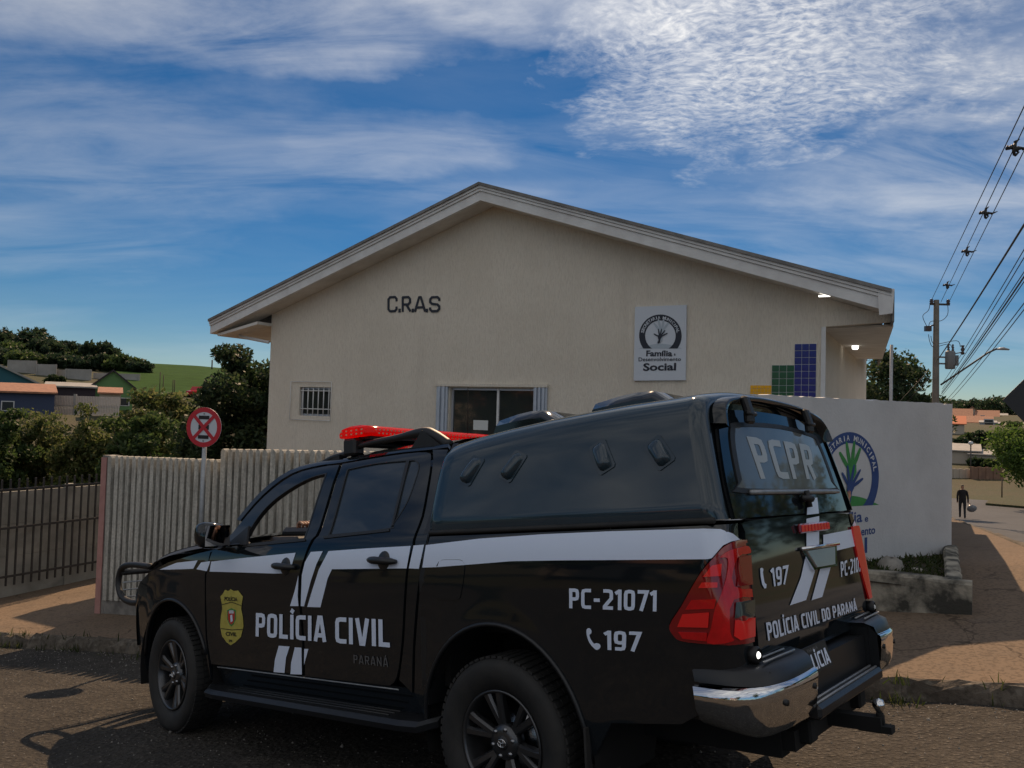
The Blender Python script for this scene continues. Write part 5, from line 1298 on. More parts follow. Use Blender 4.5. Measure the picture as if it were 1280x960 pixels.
    for i in range(len(us)-1):
        for j in range(n-1): Fs.append((i*n+j, (i+1)*n+j, (i+1)*n+j+1, i*n+j+1))
    m = MB(); m.add(V, Fs, True); m.f.append(tuple(range(n))); m.sm.append(False); m.mi.append(0)
    CN = m.build('canopy', 'paint_canopy', Tk)
    ends = V[(len(us)-1)*n:]                                          # rear opening rim -> flat frame to the hatch
    def Hp(u, v): return np.array([xr(v)+.018, u, v])                   # hatch plane, u = y
    rim = [(p[1], p[2]) for p in ends]; rim2 = [(p[1]*.985, 1.38+(p[2]-1.38)*.985+.002) for p in ends]
    def hp(px, py): return inv(Hp, px, py, (0., 1.6))
    panel('rear_frame', [(y, z) for y, z in rim], [], lambda u, v: Hp(u, v)+[.012, 0, 0], 'paint', CN, step=.08, flange=0, out_hint=hint)
    hl = [(.745, 1.40), (.735, 1.55), (.69, 1.74), (.64, 1.845), (.56, 1.875), (0, 1.895)]
    hatch = smooth_poly(hl+[(-y, z) for y, z in hl[-2::-1]], 3, keep=(0, 10))
    HO = panel('rear_hatch', hatch, [], lambda u, v: Hp(u, v)+[-.012-.02*(1-(u/.75)**2), 0, 0], 'paint', CN, step=.07, flange=.02, out_hint=hint)
    Hg = lambda u, v: Hp(u, v)+np.array([-.012-.02*(1-(u/.75)**2), 0, 0])
    gl = [(.575, 1.522), (.60, 1.56), (.575, 1.70), (.535, 1.775), (.47, 1.80), (0, 1.818)]
    gl = smooth_poly(gl+[(-y, z) for y, z in gl[-2::-1]], 3)
    gl2 = [tuple(np.array((0, 1.665))+(np.array(p)-(0, 1.665))*[1.07, 1.14]) for p in gl]
    panel('hatch_seal', gl2, [gl], Hg, 'plastic', HO, step=0, off=.006, flange=.008, out_hint=hint)
    panel('hatch_glass', gl, [], Hg, 'glass_hatch', HO, step=.08, off=.003, flange=0, out_hint=hint)
    Q2 = lambda x, y: inv(Hg, 860+x/4.8, 480+y/4.8, (0., 1.65))
    stroke_text('lettering', 'PCPR', Hg, [Q2(345, 315), Q2(725, 368), Q2(765, 572), Q2(432, 570)], 'sticker_frost', HO, off=.005, hint=hint, gap=.16)
    panel('stripe', [Q2(710, 690), Q2(770, 682), Q2(780, 778), Q2(708, 786)], [], Hg, 'vinyl_white', HO, step=0, off=.005, flange=0, out_hint=hint)
    m = MB(); c = Q2(690, 690); p = np.array(Hg(*c)); m.tube([p+(-.02, .07, .005), p+(-.04, .0, .0), p+(-.02, -.07, .004)], [.012, .018, .012], 8); m.tube([p+(-.02, 0, .04), p+(-.03, 0, -.04)], .014, 8); m.build('hatch_handle', 'plastic', HO)
    m = MB(); a = [Q2(360, 650), Q2(890, 645)]; m.tube([np.array(Hg(a[0][0]+(a[1][0]-a[0][0])*t, a[0][1]+(a[1][1]-a[0][1])*t))+[-.01, 0, 0] for t in np.linspace(0, 1, 9)], .011, 8); m.build('glass_ledge', 'galv', HO)
    m = MB()                                                          # visor above the hatch
    top = [(y, z) for y, z in [(.70, 1.80), (.665, 1.88), (.56, 1.925), (.3, 1.955), (0, 1.962)]]; top = smooth_poly(top+[(-y, z) for y, z in top[-2::-1]], 4, False)
    m.grid(lambda i, k: np.array([xr(top[int(i)][1])+[.06, -.045, -.055, .02][int(k)], top[int(i)][0]*[.985, 1.0, .985, .95][int(k)], top[int(i)][1]+[.012, .0, -.016, -.022][int(k)]]), range(len(top)), [0, 1, 2, 3]); m.build('visor', 'paint', CN)
    for yy in (.43, -.36):
        m = MB(); zc = 1.905
        m.box((xr(zc)-.055, yy, 1.895), (.035, .055, .10), np.array(Matrix.Rotation(.25, 3, 'Y')), bev=.01); m.box((xr(1.85)-.05, yy, 1.845), (.03, .075, .06), bev=.01); m.tube([(xr(1.85)-.06, yy-.045, 1.86), (xr(1.85)-.06, yy+.045, 1.86)], .011, 8); m.build('hinge', 'plastic', CN)
    # lower seal of the canopy
    m = MB()
    for sg in (1, -1): m.tube([(x, .888*sg, 1.372+.022*(-x)) for x in np.linspace(.46, -1.15, 14)], .016, 8, flat=.8)
    m.build('canopy_seal', 'rubber', CN)
    # side air scoops
    def scoop(px4, mir, up):
        q = [inv(Can, *p, (.4, .35)) for p in px4]; P = [np.array(Can(*w)) for w in q]; nn = np.mean([surf_n(Can, *w) for w in q], 0); nn = nn if nn[1] > 0 else -nn; nn /= np.linalg.norm(nn)
        c = sum(P)/4; ax = (P[0]+P[1]-P[2]-P[3])/2; ay = (P[1]+P[2]-P[0]-P[3])/2
        m = MB(); fl = [c+ax*a*.53+ay*b*.52 for a, b in ((.86, -1), (1, -.8), (1, .8), (.86, 1), (-.86, 1), (-1, .8), (-1, -.8), (-.86, -1))]; fl2 = [p-nn*.012 for p in fl]
        m.add([p+nn*.005 for p in fl]+fl2, [tuple(range(8))]+[(i, (i+1) % 8, (i+1) % 8+8, i+8) for i in range(8)])
        rows = []; A = np.linspace(.47, -.47, 13); Bs = np.linspace(-.5, .5, 11)
        for i, a in enumerate(A):
            sn = i/12; env = max(0., 1-abs(2*sn-1)**4)**.5; h = (.016+.026*sn)*env; wd = .80*(.55+.45*env)
            rows.append([c+ax*a+ay*b*wd+nn*(.004+h*max(0., 1-abs(2*b)**3)**.6) for b in Bs])
        v = [p for r in rows for p in r]; k = len(Bs); m.add(v, [(i*k+j, (i+1)*k+j, (i+1)*k+j+1, i*k+j+1) for i in range(len(A)-1) for j in range(k-1)], True)
        if mir: m.v = [(x, -y, z) for x, y, z in m.v]
        m.build('air_scoop', 'paint_canopy', CN)
    S2 = lambda pts: [(500+x/2.909, 470+y/2.909) for x, y in pts]
    for pts in ([(270, 292), (306, 303), (257, 403), (210, 380)], [(422, 272), (463, 290), (402, 390), (360, 364)], [(692, 262), (742, 230), (787, 322), (724, 364)], [(888, 258), (944, 214), (1004, 300), (940, 346)]):
        for mir in (False, True): scoop(S2(pts), mir, 1)
    # roof fans
    for (x0, x1, yc, zb, zt_, mt) in ((.40, -.04, .22, 1.945, 2.012, 'paint'), (-.29, -.76, .25, 1.965, 2.030, 'paint')):
        m = MB(); V = []; w = .20
        sx = [(x0+.0, zb-.03), (x0-.02, zb+.035), (x0-.16, zt_-.008), (x0-.26, zt_), (x1+.10, zt_-.004), (x1, zb-.02)]
        for x, z in sx:
            for yy in (-1, -.85, 0, .85, 1): V.append((x, yc+w*yy, (z if abs(yy) < .9 else zb-.035+.55*(z-zb+.035))))
        m.add(V, [(i*5+j, (i+1)*5+j, (i+1)*5+j+1, i*5+j+1) for i in range(5) for j in range(4)], True)
        for yy in (-1, 1): m.add([(x, yc+w*yy*1.0, zb-.05) for x, z in sx]+[(x, yc+w*yy, zb-.035+.55*(z-zb+.035)) for x, z in sx], [(i, i+1, i+7, i+6) for i in range(5)])
        m.build('roof_fan', mt, CN)
    # ---- roof rails and light bar
    for sg in (1, -1):
        m = MB(); L = smooth_poly([(1.80, 1.800), (1.66, 1.845), (1.46, 1.868), (1.37, 1.905), (1.05, 1.925), (.80, 1.938), (.70, 1.91), (.585, 1.845)], 4, False); m.tube([(x, .60*sg, z) for x, z in L], [.017+.011*min(1, max(0, (1.0-x)/.2)) for x, z in L], 8, flat=1.2)
        m.add([(1.83, .57*sg, 1.77), (1.55, .57*sg, 1.80), (1.55, .57*sg, 1.86), (1.83, .63*sg, 1.77), (1.55, .63*sg, 1.80), (1.55, .63*sg, 1.86)], [(0, 1, 2), (3, 4, 5), (0, 1, 4, 3), (1, 2, 5, 4), (0, 2, 5, 3)])
        m.add([(.90, .57*sg, 1.82), (.58, .57*sg, 1.82), (.78, .57*sg, 1.95), (.90, .63*sg, 1.82), (.58, .63*sg, 1.82), (.78, .63*sg, 1.95)], [(0, 1, 2), (3, 4, 5), (0, 1, 4, 3), (1, 2, 5, 4), (0, 2, 5, 3)])
        m.build('roof_rail', 'plastic', Tk)
        m = MB(); m.box((1.44, .60*sg, 1.90), (.12, .09, .11), bev=.015); m.build('rail_clamp', 'plastic', Tk)
    m = MB(); m.tube([(1.46, y, 1.925) for y in np.linspace(-.62, .62, 4)], .022, 8); m.build('cross_bar', 'plastic', Tk)
    m = MB(); pr = [(-.15, 0), (-.155, .025), (-.12, .058), (-.05, .068), (.06, .068), (.13, .058), (.16, .025), (.155, 0)]
    ys = np.concatenate([[-.64, -.635, -.60], np.linspace(-.5, .5, 9), [.60, .635, .64]])
    V = []
    for y in ys:
        k = 1-.25*max(0, (abs(y)-.58)/.06)**2; e = -.05*max(0, abs(y)-.35)
        V += [(1.43+a*k+e, y, 1.965+b*k*1.1) for a, b in pr]
    N = len(pr); m.add(V, [(i*N+j, i*N+(j+1) % N, (i+1)*N+(j+1) % N, (i+1)*N+j) for i in range(len(ys)-1) for j in range(N)], True); m.f += [tuple(range(N)), tuple((len(ys)-1)*N+j for j in range(N))]; m.sm += [False]*2; m.mi += [0]*2
    LBR = m.build('light_bar', 'beacon_red', Tk)
    m = MB(); rg = np.random.default_rng(9)
    for k in range(34):
        for r in range(2):
            y = -.58+1.16*(k+.5*r)/34; m.box((1.266-.05*max(0, abs(y)-.35)+.010*r, y, 1.978+.024*r), (.006, .011, .009))
    for k in range(5):
        for r in range(2): m.box((1.31+.05*k, .643, 1.978+.024*r), (.011, .006, .009))
    m.build('led_row', 'beacon_led', LBR)
    m = MB(); m.box((1.43, 0, 1.955), (.26, 1.16, .018)); m.build('light_bar_base', 'plastic', LBR)
    # whip aerial
    af = lambda u, v: np.array([u, -.35, v]); p0 = inv(af, 584.5, 548, (1., 1.9)); p1 = inv(af, 585, 484, (1., 2.1))
    m = MB(); m.tube([af(p0[0], 1.86), af(p0[0], p0[1]+.02)], .008, 8); m.tube([af(p0[0], p0[1]), af(*p1)], .0022, 6); m.build('aerial', 'under', Tk)
def build_graphics(Tk):
    """vinyl stripes and lettering on the left flank (stripes repeated on the right)"""
    def sp(pts, fn=Sd, g=(1., 1.1)): return [inv(fn, x, y, g) for x, y in pts]
    kids = {o.name.split('.')[0]: o for o in reversed(list(Tk.children))}
    def child(n, k): return sorted([o for o in Tk.children if o.name.split('.')[0] == n], key=lambda o: o.name)[k]
    B = lambda x, y: (240+x/4, 540+y/4); C = lambda x, y: (260+x/4.571, 680+y/4.571)
    stripes = [('fender', Sd, [(213, 712), (200, 712), (221, 703.5), (247.5, 700.5), (242, 711)]),
               ('fender', Sd, [(246, 711.5), (252, 703), (263.5, 701.5), (259, 714)]),
               ('front_door', Sd, [(262.5, 714.5), (264.5, 702), (300, 698), (340, 694), (370, 691), (365, 707), (356, 716.5), (345, 717), (300, 715.5)]),
               ('front_door', Sd, [(363, 757.5), (369, 738), (373.5, 719), (372.6, 745), (373.5, 757.5)]),
               ('rear_door', Sd, [(376.5, 757.5), (376.8, 746), (377.8, 719), (381.5, 703), (389, 690), (404, 689), (396, 705), (389, 726), (380.5, 757.8)]),
               ('rear_door', Sd, [(384.5, 758.6), (391, 737), (399, 712), (411, 689), (460, 685.5), (513.8, 682.5), (508.7, 710.5), (415.5, 711.5), (410, 723), (401, 759)]),
               ('cab_pillar', Sd, [(511.5, 710.5), (517.5, 682), (530.5, 681), (524, 711)]),
               ('front_door', Sd, [(342.5, 840), (344, 825), (349, 807), (362.5, 808), (358, 822), (356, 841)]),
               ('front_door', Sd, [(363.5, 842.5), (364.5, 828), (369, 809), (377.3, 809.5), (377.8, 843)]),
               ('rear_door', Sd, [(380.5, 831), (380.8, 811), (386, 811)])]
    for par, fn, pts in stripes:
        for k, mir in ((0, False), (1, True)):
            panel('stripe', sp(pts, fn), [], fn, 'vinyl_white', child(par, k), step=.07, off=.003, flange=0, mirror=mir)
    bedst = [(528.5, 709.5), (533, 681.5), (600, 673.5), (680, 668), (760, 664.5), (880, 661), (900, 661.5), (915, 667), (924, 674.5), (913, 677), (903, 682), (890, 697.5), (885, 699), (780, 700), (700, 700.5), (640, 701.5), (584, 706), (545, 709)]
    for k, mir in ((0, False), (1, True)): panel('stripe', sp(bedst, Bed, (-.3, 1.2)), [], Bed, 'vinyl_white', child('bed_side', k), step=.025, off=.004, flange=0, mirror=mir)
    fd, rd, bs = child('front_door', 0), child('rear_door', 0), child('bed_side', 0)
    # POLÍCIA CIVIL runs over both doors: split by letter
    word = [('P', 275, 330, 395, 527, 393, 525), ]
    full = [C(277, 393), C(1040, 432), C(1043, 590), C(275, 527)]
    q4 = [inv(Sd, *p, (1.3, .85)) for p in full]
    v, f = text_geo('POLÍCIA CIVIL', .02, 1.0); x0, x1 = v[:, 0].min(), v[:, 0].max()
    def piece(txt, pre, par):
        a = text_geo(pre, .02)[0][:, 0].max() if pre else None
        return
    stroke_text('lettering', 'POLÍCIA CIVIL', Sd, q4, 'vinyl_white', rd, off=.004)
    stroke_text('lettering', 'PARANÁ', Sd, [inv(Sd, *C(*p), (.9, .6)) for p in ((833, 632), (1032, 648), (1034, 702), (834, 680))], 'vinyl_grey', rd, off=.004, t=.055)
    G = lambda x, y: inv(Bed, 680+x/4.571, 650+y/4.571, (-.6, 1.))
    stroke_text('lettering', 'PC-21071', Bed, [G(146, 390), G(648, 402), G(646, 522), G(147, 503)], 'vinyl_white', bs, off=.004)
    stroke_text('lettering', '197', Bed, [G(347, 630), G(557, 638), G(550, 752), G(350, 740)], 'vinyl_white', bs, off=.004)
    panel('phone_icon', smooth_poly([G(*p) for p in ((246, 625), (262, 617), (274, 630), (272, 648), (262, 655), (270, 680), (288, 705), (300, 702), (322, 708), (324, 728), (305, 742), (285, 728), (262, 700), (248, 660))], 2), [], Bed, 'vinyl_white', bs, step=0, off=.004, flange=0)
    # shield badge
    def bp(x, y): return inv(Sd, *C(x, y), (2.3, .8))
    sh = [(132, 258), (150, 268), (175, 265), (190, 285), (202, 300), (195, 340), (192, 370), (202, 420), (205, 470), (190, 530), (160, 560), (132, 578), (108, 560), (82, 525), (72, 470), (75, 420), (84, 370), (80, 335), (73, 300), (88, 282), (100, 262), (118, 268)]
    badge = panel('badge', [bp(*p) for p in sh], [], Sd, 'vinyl_yellow', fd, step=.05, off=.003, flange=0); badge['label'] = 'yellow shield badge on the front door'
    cr = [(112, 378), (138, 366), (162, 378), (162, 430), (150, 458), (137, 470), (124, 458), (112, 430)]
    for pts, mt, of in ((cr, 'logo_green', .0042), ([(137+(x-137)*.8, 418+(y-418)*.82) for x, y in cr], 'vinyl_red', .005), ([(126, 378), (150, 378), (152, 396), (124, 396)], 'sign_white', .0056), ([(132, 405), (143, 403), (146, 440), (134, 445)], 'vinyl_white', .006)):
        panel('crest', [bp(*p) for p in pts], [], Sd, mt, badge, step=0, off=of, flange=0)
    for s, q in (('POLÍCIA', ((98, 300), (172, 304), (172, 326), (98, 322))), ('CIVIL', ((105, 500), (170, 504), (168, 526), (105, 522))), ('PR', ((124, 545), (144, 546), (144, 560), (124, 559)))):
        text_obj('lettering', s, Sd, [bp(*p) for p in q], 'sign_black', badge, off=.0055, bold=.03)
    for a, b in (((82, 345), (195, 350)), ((78, 480), (200, 485))):
        panel('badge_line', [bp(a[0], a[1]), bp((a[0]+b[0])/2, a[1]-16 if a[1] < 400 else a[1]+8), bp(*b), bp(b[0], b[1]+4), bp((a[0]+b[0])/2, a[1]-12 if a[1] < 400 else a[1]+12), bp(a[0], a[1]+4)], [], Sd, 'sign_black', badge, step=0, off=.005, flange=0)
build_truck_rear(TRUCK); build_graphics(TRUCK)
# ------------------------------------------------------------------ road signs
def build_signs():
    s_, z_ = fen(251, 620)
    # no stopping sign: stands on the pavement just in front of the fence
    N3 = np.array([-E2[0], -E2[1], 0.])
    n = np.array([E2[0], E2[1], 0.]); P0 = np.array([FP[0], FP[1], 0])+N3*.35
    c = on_plane(255, 534, P0, n); zb = sw_z(c[0], c[1])
    S = empty('no_stopping_sign', (c[0], c[1], zb), 'round red and white no stopping sign on a galvanised pole before the fence', 'road sign'); S.rotation_euler = (0, 0, math.radians(-28)+math.radians(14))
    R = abs(on_plane(255, 509, P0, n)[2]-on_plane(255, 559, P0, n)[2])/2; zc = c[2]-zb
    lean = -.012
    m = MB(); m.tube([(lean*(-1)*0-.015, .03, -.1), (.0, .03, zc+R*.7)], .028, 10); m.build('pole', 'galv', S)
    def disc(name, r0, r1, y, mt, n_=40):
        m = MB(); m.lathe([(r0, y), (r1, y), (r1, y-.004), (r0, y-.004)] if r0 > 0 else [(0, y), (r1, y), (r1, y-.004), (0, y-.004)], (0, 0, zc), (0, -1, 0), n_, smooth=False); return m.build(name, mt, S)
    disc('disc', 0, R, .004, 'sign_white'); disc('red_ring', R*.76, R*.995, .0065, 'sign_red')
    m = MB(); E_ = lambda u, v: (u*R, -.0068, zc+v*R)
    for poly in ([(-.30, .58), (.30, .58), (.30, .40), (-.30, .40)], [(-.22, .4), (.22, .4), (.0, .08), (-.0, .08)][:0] or [(-.30, .12), (.30, .12), (.30, -.12), (-.30, -.12)][:0] or [(-.22, .40), (-.05, .40), (-.05, -.40), (-.22, -.40)][:0] or [(-.30, -.40), (.30, -.40), (.30, -.58), (-.30, -.58)], [(-.30, .12), (.30, .12), (.30, -.12), (-.30, -.12)]):
        m.prism(poly, E_, d1=(0, -.0012, 0))
    m.build('letter_e', 'sign_black', S)
    for k, a in enumerate((45, -45)):
        m = MB(); ca, sa = math.cos(math.radians(a)), math.sin(math.radians(a)); w = .085; L = .80
        m.prism([(-L*ca+w*sa, -L*sa-w*ca), (L*ca+w*sa, L*sa-w*ca), (L*ca-w*sa, L*sa+w*ca), (-L*ca-w*sa, -L*sa+w*ca)], lambda u, v: (u*R, -.0085-.0015*k, zc+v*R), d1=(0, -.001, 0)); m.build('red_bar', 'sign_red', S)
    for v in (.68, -.68):
        m = MB(); m.lathe([(0, .014), (.008, .013), (.011, .006)], (0, 0, zc+v*R), (0, -1, 0), 8); m.build('bolt', 'galv', S)
    # dark back of a diamond warning sign at the right kerb
    y = 8.2; c = at_y(1253, 500, y); hw = .46
    D = empty('warning_sign', (c[0]+hw, c[1], base_z(c[0]+hw, c[1])), 'dark back of a diamond shaped warning sign on a post', 'road sign')
    zc = c[2]-D.location.z
    m = MB(); m.prism([(-hw, 0), (0, hw), (hw, 0), (0, -hw)], lambda u, v: (u, 0, zc+v), d1=(0, -.004, 0)); m.build('plate', 'sign_back', D)
    m = MB(); m.tube([(0, .05, -.1), (0, .05, zc+.4)], .03, 10); m.build('post', 'galv', D)
build_signs()
# ------------------------------------------------------------------ power line
def build_power():
    y = 30.; c = at_y(1170, 440, y); zb = sw_z(c[0], c[1]); X, Y = c[0], c[1]
    top = at_y(1172, 375, y)[2]-zb
    Pl = empty('utility_pole', (X, Y, zb), 'tall concrete utility pole with transformer rising behind the white wall', 'utility pole'); px = y/F
    m = MB(); m.lathe([(.15, -.4), (.135, top*.45), (.10, top), (.0, top)], n=8, smooth=False); m.build('shaft', 'pole_concrete', Pl)
    m = MB(); m.box((.12, -.02, top-.17), (.75, .07, .07)); m.build('cross_arm', 'gate_steel', Pl)
    for xx in (-.20, .44):
        m = MB(); m.lathe([(.03, -.05), (.08, -.02), (.05, .02), (.08, .06), (.05, .1), (.07, .13), (.0, .16)], (xx, -.02, top-.12), n=10); m.build('insulator', 'ceramic', Pl)
    m = MB(); zt = at_y(1188, 450, y)[2]-zb; m.lathe([(.0, -.36), (.16, -.35), (.18, -.3), (.18, .28), (.15, .34), (.0, .36)], (.52, -.05, zt), n=16); m.box((.25, 0, zt+.1), (.35, .05, .06)); m.box((.25, 0, zt-.15), (.35, .05, .06)); tf = m.build('transformer', 'transformer', Pl)
    for a in (-.3, .2, .7): m = MB(); m.box((.52+.24*math.cos(a), -.05+.24*math.sin(a), zt-.02), (.1, .03, .4), np.array(Matrix.Rotation(a, 3, 'Z'))); m.build('cooling_fin', 'transformer', tf)
    for xx in (.45, .62):
        m = MB(); m.lathe([(.03, .0), (.055, .05), (.03, .08), (.05, .14), (.025, .18), (.04, .24), (.0, .28)], (xx, -.05, zt+.34), n=8); m.build('bushing', 'ceramic', tf)
    m = MB(); q = at_y(1159, 411, y); m.box((q[0]-X, -.05, q[2]-zb), (.22, .15, .2)); m.tube([(q[0]-X, 0, q[2]-zb+.05), (0, 0, q[2]-zb+.2)], .03, 6); m.build('fuse_switch', 'ceramic', Pl)
    q = at_y(1203, 437, y); m = MB(); m.lathe([(.03, -.2), (.08, -.15), (.04, -.08), (.08, 0), (.04, .08), (.07, .16)], (q[0]-X, -.02, q[2]-zb), n=8); m.tube([(.5, 0, zt+.2), (q[0]-X, -.02, q[2]-zb-.1)], .02, 5); m.build('surge_arrester', 'ceramic', Pl)
    # jumper leads
    def lead(pts): m = MB(); m.tube(smooth_poly([(at_y(a, b, y)[0]-X, at_y(a, b, y)[1]-Y-.03, at_y(a, b, y)[2]-zb) for a, b in pts], 5, False), .012, 5); m.build('jumper_lead', 'wire', Pl)
    lead([(1162, 380), (1160, 388), (1153, 395), (1157, 406), (1160, 410)]); lead([(1184, 380), (1184, 393), (1176, 401), (1163, 402), (1160, 410)]); lead([(1160, 418), (1162, 428), (1167, 434), (1185, 430), (1190, 436)]); lead([(1163, 420), (1168, 430), (1195, 426), (1200, 434)])
    m = MB(); a = at_y(1176, 481, y); b = at_y(1235, 441, y); e = at_y(1246, 436.5, y); f = at_y(1261, 437, y)
    o = np.array([X, Y, zb]); m.tube([a-o, (a+(b-a)*.9)-o, b-o, e-o+(0, 0, .02)], .035, 8); m.build('lamp_arm', 'gate_steel', Pl)
    m = MB(); m.tube([e-o, (e+f)/2-o+(0, 0, .03), f-o], [.06, .12, .06], 10, flat=.5); m.build('lamp_head', 'lamp_head', Pl)
    # wires run along the street towards and past the camera
    d = np.array([-.423, -.906, 0.])
    def wire(pa, pb, r, label, grp=None, sag=.5, tmul=2.6):
        """from the pole pixel pa (y=30) to pixel pb (y about 12), carried on in a straight plan line"""
        A = at_y(*pa, y); B = at_y(*pb, 12.0); V = (B-A); n = 26; pts = []
        for k in range(n+1):
            t = tmul*k/n; p = A+V*t; p[2] += 0 if t <= 0 else -sag*t*(1-t)*.35; pts.append(p)
        m = MB(); m.tube(pts, r, 5); o = m.build('power_line', 'wire'); tag(o, label, 'cable', grp); return pts
    g = 'thin overhead wires fanning out from the utility pole'
    wire((1163, 378), (1272, 150), .009, 'upper overhead wire from the pole crossarm carrying spacers', 'upper overhead wires', 0, 1.6); wire((1176, 378), (1281, 157), .009, 'upper overhead wire from the pole crossarm carrying spacers', 'upper overhead wires', 0, 1.6); wire((1186, 378), (1290, 168), .009, 'upper overhead wire from the pole crossarm carrying spacers', 'upper overhead wires', 0, 1.6)
    wire((1172, 450), (1280, 281), .018, 'thick twisted overhead cable rising from beside the transformer')
    for a, b in (((1179, 478), (1280, 312)), ((1178, 486), (1280, 322)), ((1177, 490), (1280, 340)), ((1177, 492), (1280, 346)), ((1178, 494), (1280, 352)), ((1184, 499), (1280, 379)), ((1188, 500), (1280, 387))):
        wire(a, b, .008 if b[1] != 346 else .014, 'thin telephone wire fanning out from the utility pole', g, .6)
    for (a, b) in (((1162, 462), (1080, 540)), ((1163, 470), (1110, 520))):
        A = at_y(*a, y); B = at_y(*b, y+1); m = MB(); m.tube([A, (A+B)/2-(0, 0, .15), B], .010, 5); tag(m.build('power_line', 'wire'), 'thin service wire sagging from the pole towards the building', 'cable', 'service wires to the building')
    for (a, b, sc) in ((1184, 357, 1.), (1208.5, 315, 1.25), (1232, 267, 1.5), (1268.5, 186, 1.9)):
        # distance from the size of the wire pitch along the line
        t = (1184-1176)/105.; tt = {1184: .12, 1208.5: .42, 1232: .64, 1268.5: .93}[a]; yy = 30+(12-30)*tt; c = at_y(a, b, yy)
        m = MB(); w = .15
        for u0, v0, u1, v1 in ((-1, -.1, .15, .2), (.1, .8, -.1, -.75), (1, .1, -.2, -.15), (-.4, .4, .4, -.35)): m.tube([c+(u0*w, 0, v0*w), c+((u0+u1)*w*.5, .02, (v0+v1)*w*.5+.02), c+(u1*w, 0, v1*w)], [.018, .04, .018], 6)
        for u0, v0 in ((-1, .0), (1, 0.), (0, .75), (0, -.75)): m.tube([c+(u0*w*.9, 0, v0*w), c+(u0*w*1.35+.08, 0, v0*w+.06)], [.03, .008], 6)
        tag(m.build('cable_spacer', 'wire'), 'black diamond shaped spacer clamped on the upper overhead wires', 'cable spacer', 'spacers on the upper wires')
    # slim white mast behind the wall
    c = at_y(1114, 470, 26.); zb = sw_z(c[0], c[1]); m = MB(); tp_ = at_y(1114, 431, 26.)[2]; m.tube([(c[0], c[1], zb-.2), (c[0], c[1], tp_)], .055, 8); tag(m.build('service_mast', 'galv'), 'slim pale service mast in front of the dark tree', 'pole')
build_power()
# ------------------------------------------------------------------ vegetation
def leaves(R, centres, radii, per, size, flat=.75):
    """numpy leaf cloud: small folded quads in clumps"""
    n = len(centres)*per; c = np.repeat(np.array(centres), per, 0); r = np.repeat(np.array(radii), per)
    d = R.normal(size=(n, 3)); d /= np.linalg.norm(d, axis=1)[:, None]; d *= (R.random(n)**.45*r)[:, None]; d[:, 2] *= flat
    p = c+d; a = R.normal(size=(n, 3)); a /= np.linalg.norm(a, axis=1)[:, None]; b = np.cross(a, R.normal(size=(n, 3))); b /= np.linalg.norm(b, axis=1)[:, None]
    s = size*(.6+.8*R.random(n))[:, None]; V = np.stack([p-a*s, p-b*s*.45, p+a*s, p+b*s*.45], 1).reshape(-1, 3)
    return V, n
def leaf_obj(name, V, n, mt, parent):
    me = bpy.data.meshes.new(name); me.vertices.add(len(V)); me.vertices.foreach_set('co', V.astype(np.float32).ravel()); me.loops.add(n*4); me.loops.foreach_set('vertex_index', np.arange(n*4, dtype=np.int32))
    me.polygons.add(n); me.polygons.foreach_set('loop_start', np.arange(0, n*4, 4, dtype=np.int32)); me.polygons.foreach_set('loop_total', np.full(n, 4, dtype=np.int32)); me.materials.append(MT[mt]); me.update(calc_edges=True)
    return link(bpy.data.objects.new(name, me), parent)
def tree(name, base, h, cr, cz, mt, label, seed, clumps=40, per=260, size=.09, group=None, trunk=.12, ell=(1, 1, .8), cat='tree', limbs=6, clump_r=.34, lean=(0, 0)):
    R = np.random.default_rng(seed); o = empty(name, base, label, cat, group)
    cc = np.array([lean[0], lean[1], cz])
    C = []; rr = []
    for k in range(clumps):
        d = R.normal(size=3); d /= np.linalg.norm(d); q = cc+d*cr*np.array(ell)*(R.random()**.38)*(.85+.25*R.random()); C.append(q); rr.append(cr*clump_r*(.6+.7*R.random()))
    m = MB(); top = cc+np.array([0, 0, cr*.2]); m.tube([np.array([0, 0, -.4]), np.array([R.normal(0, .05*cr), R.normal(0, .05*cr), cz*.45])+np.array([*lean, 0])*.4, top], [trunk*1.3, trunk, trunk*.4], 8)
    for k in range(limbs):
        q = C[k]; s = np.array([*(np.array(lean)*.4), cz*(.35+.3*R.random())]); m.tube([s, (s+q)/2+R.normal(0, .08*cr, 3), q], [trunk*.5, trunk*.32, trunk*.12], 6)
    m.build('trunk', 'bark', o); V, n = leaves(R, C, rr, per, size); leaf_obj('crown', V, n, mt, o); return o
def at(px, py, y, dz=0.): p = at_y(px, py, y); return p
def ground_tree(px, y, ptop, halfpx, mt, label, seed, name='tree', frac=.62, **kw):
    """tree whose trunk stands on the ground under pixel column px at distance y; crown reaches pixel row ptop and is 2*halfpx wide"""
    p = at_y(px, ptop, y); zb = terr_z(p[0], p[1]); h = p[2]-zb; cr = halfpx/F*y*1.0; ell = kw.pop('ell', None)
    ez = h*frac*.5/cr
    return tree(name, (p[0], p[1], zb), h, cr, h-ez*cr*1.0, mt, label, seed, ell=(1, 1, ez*.9), **kw)
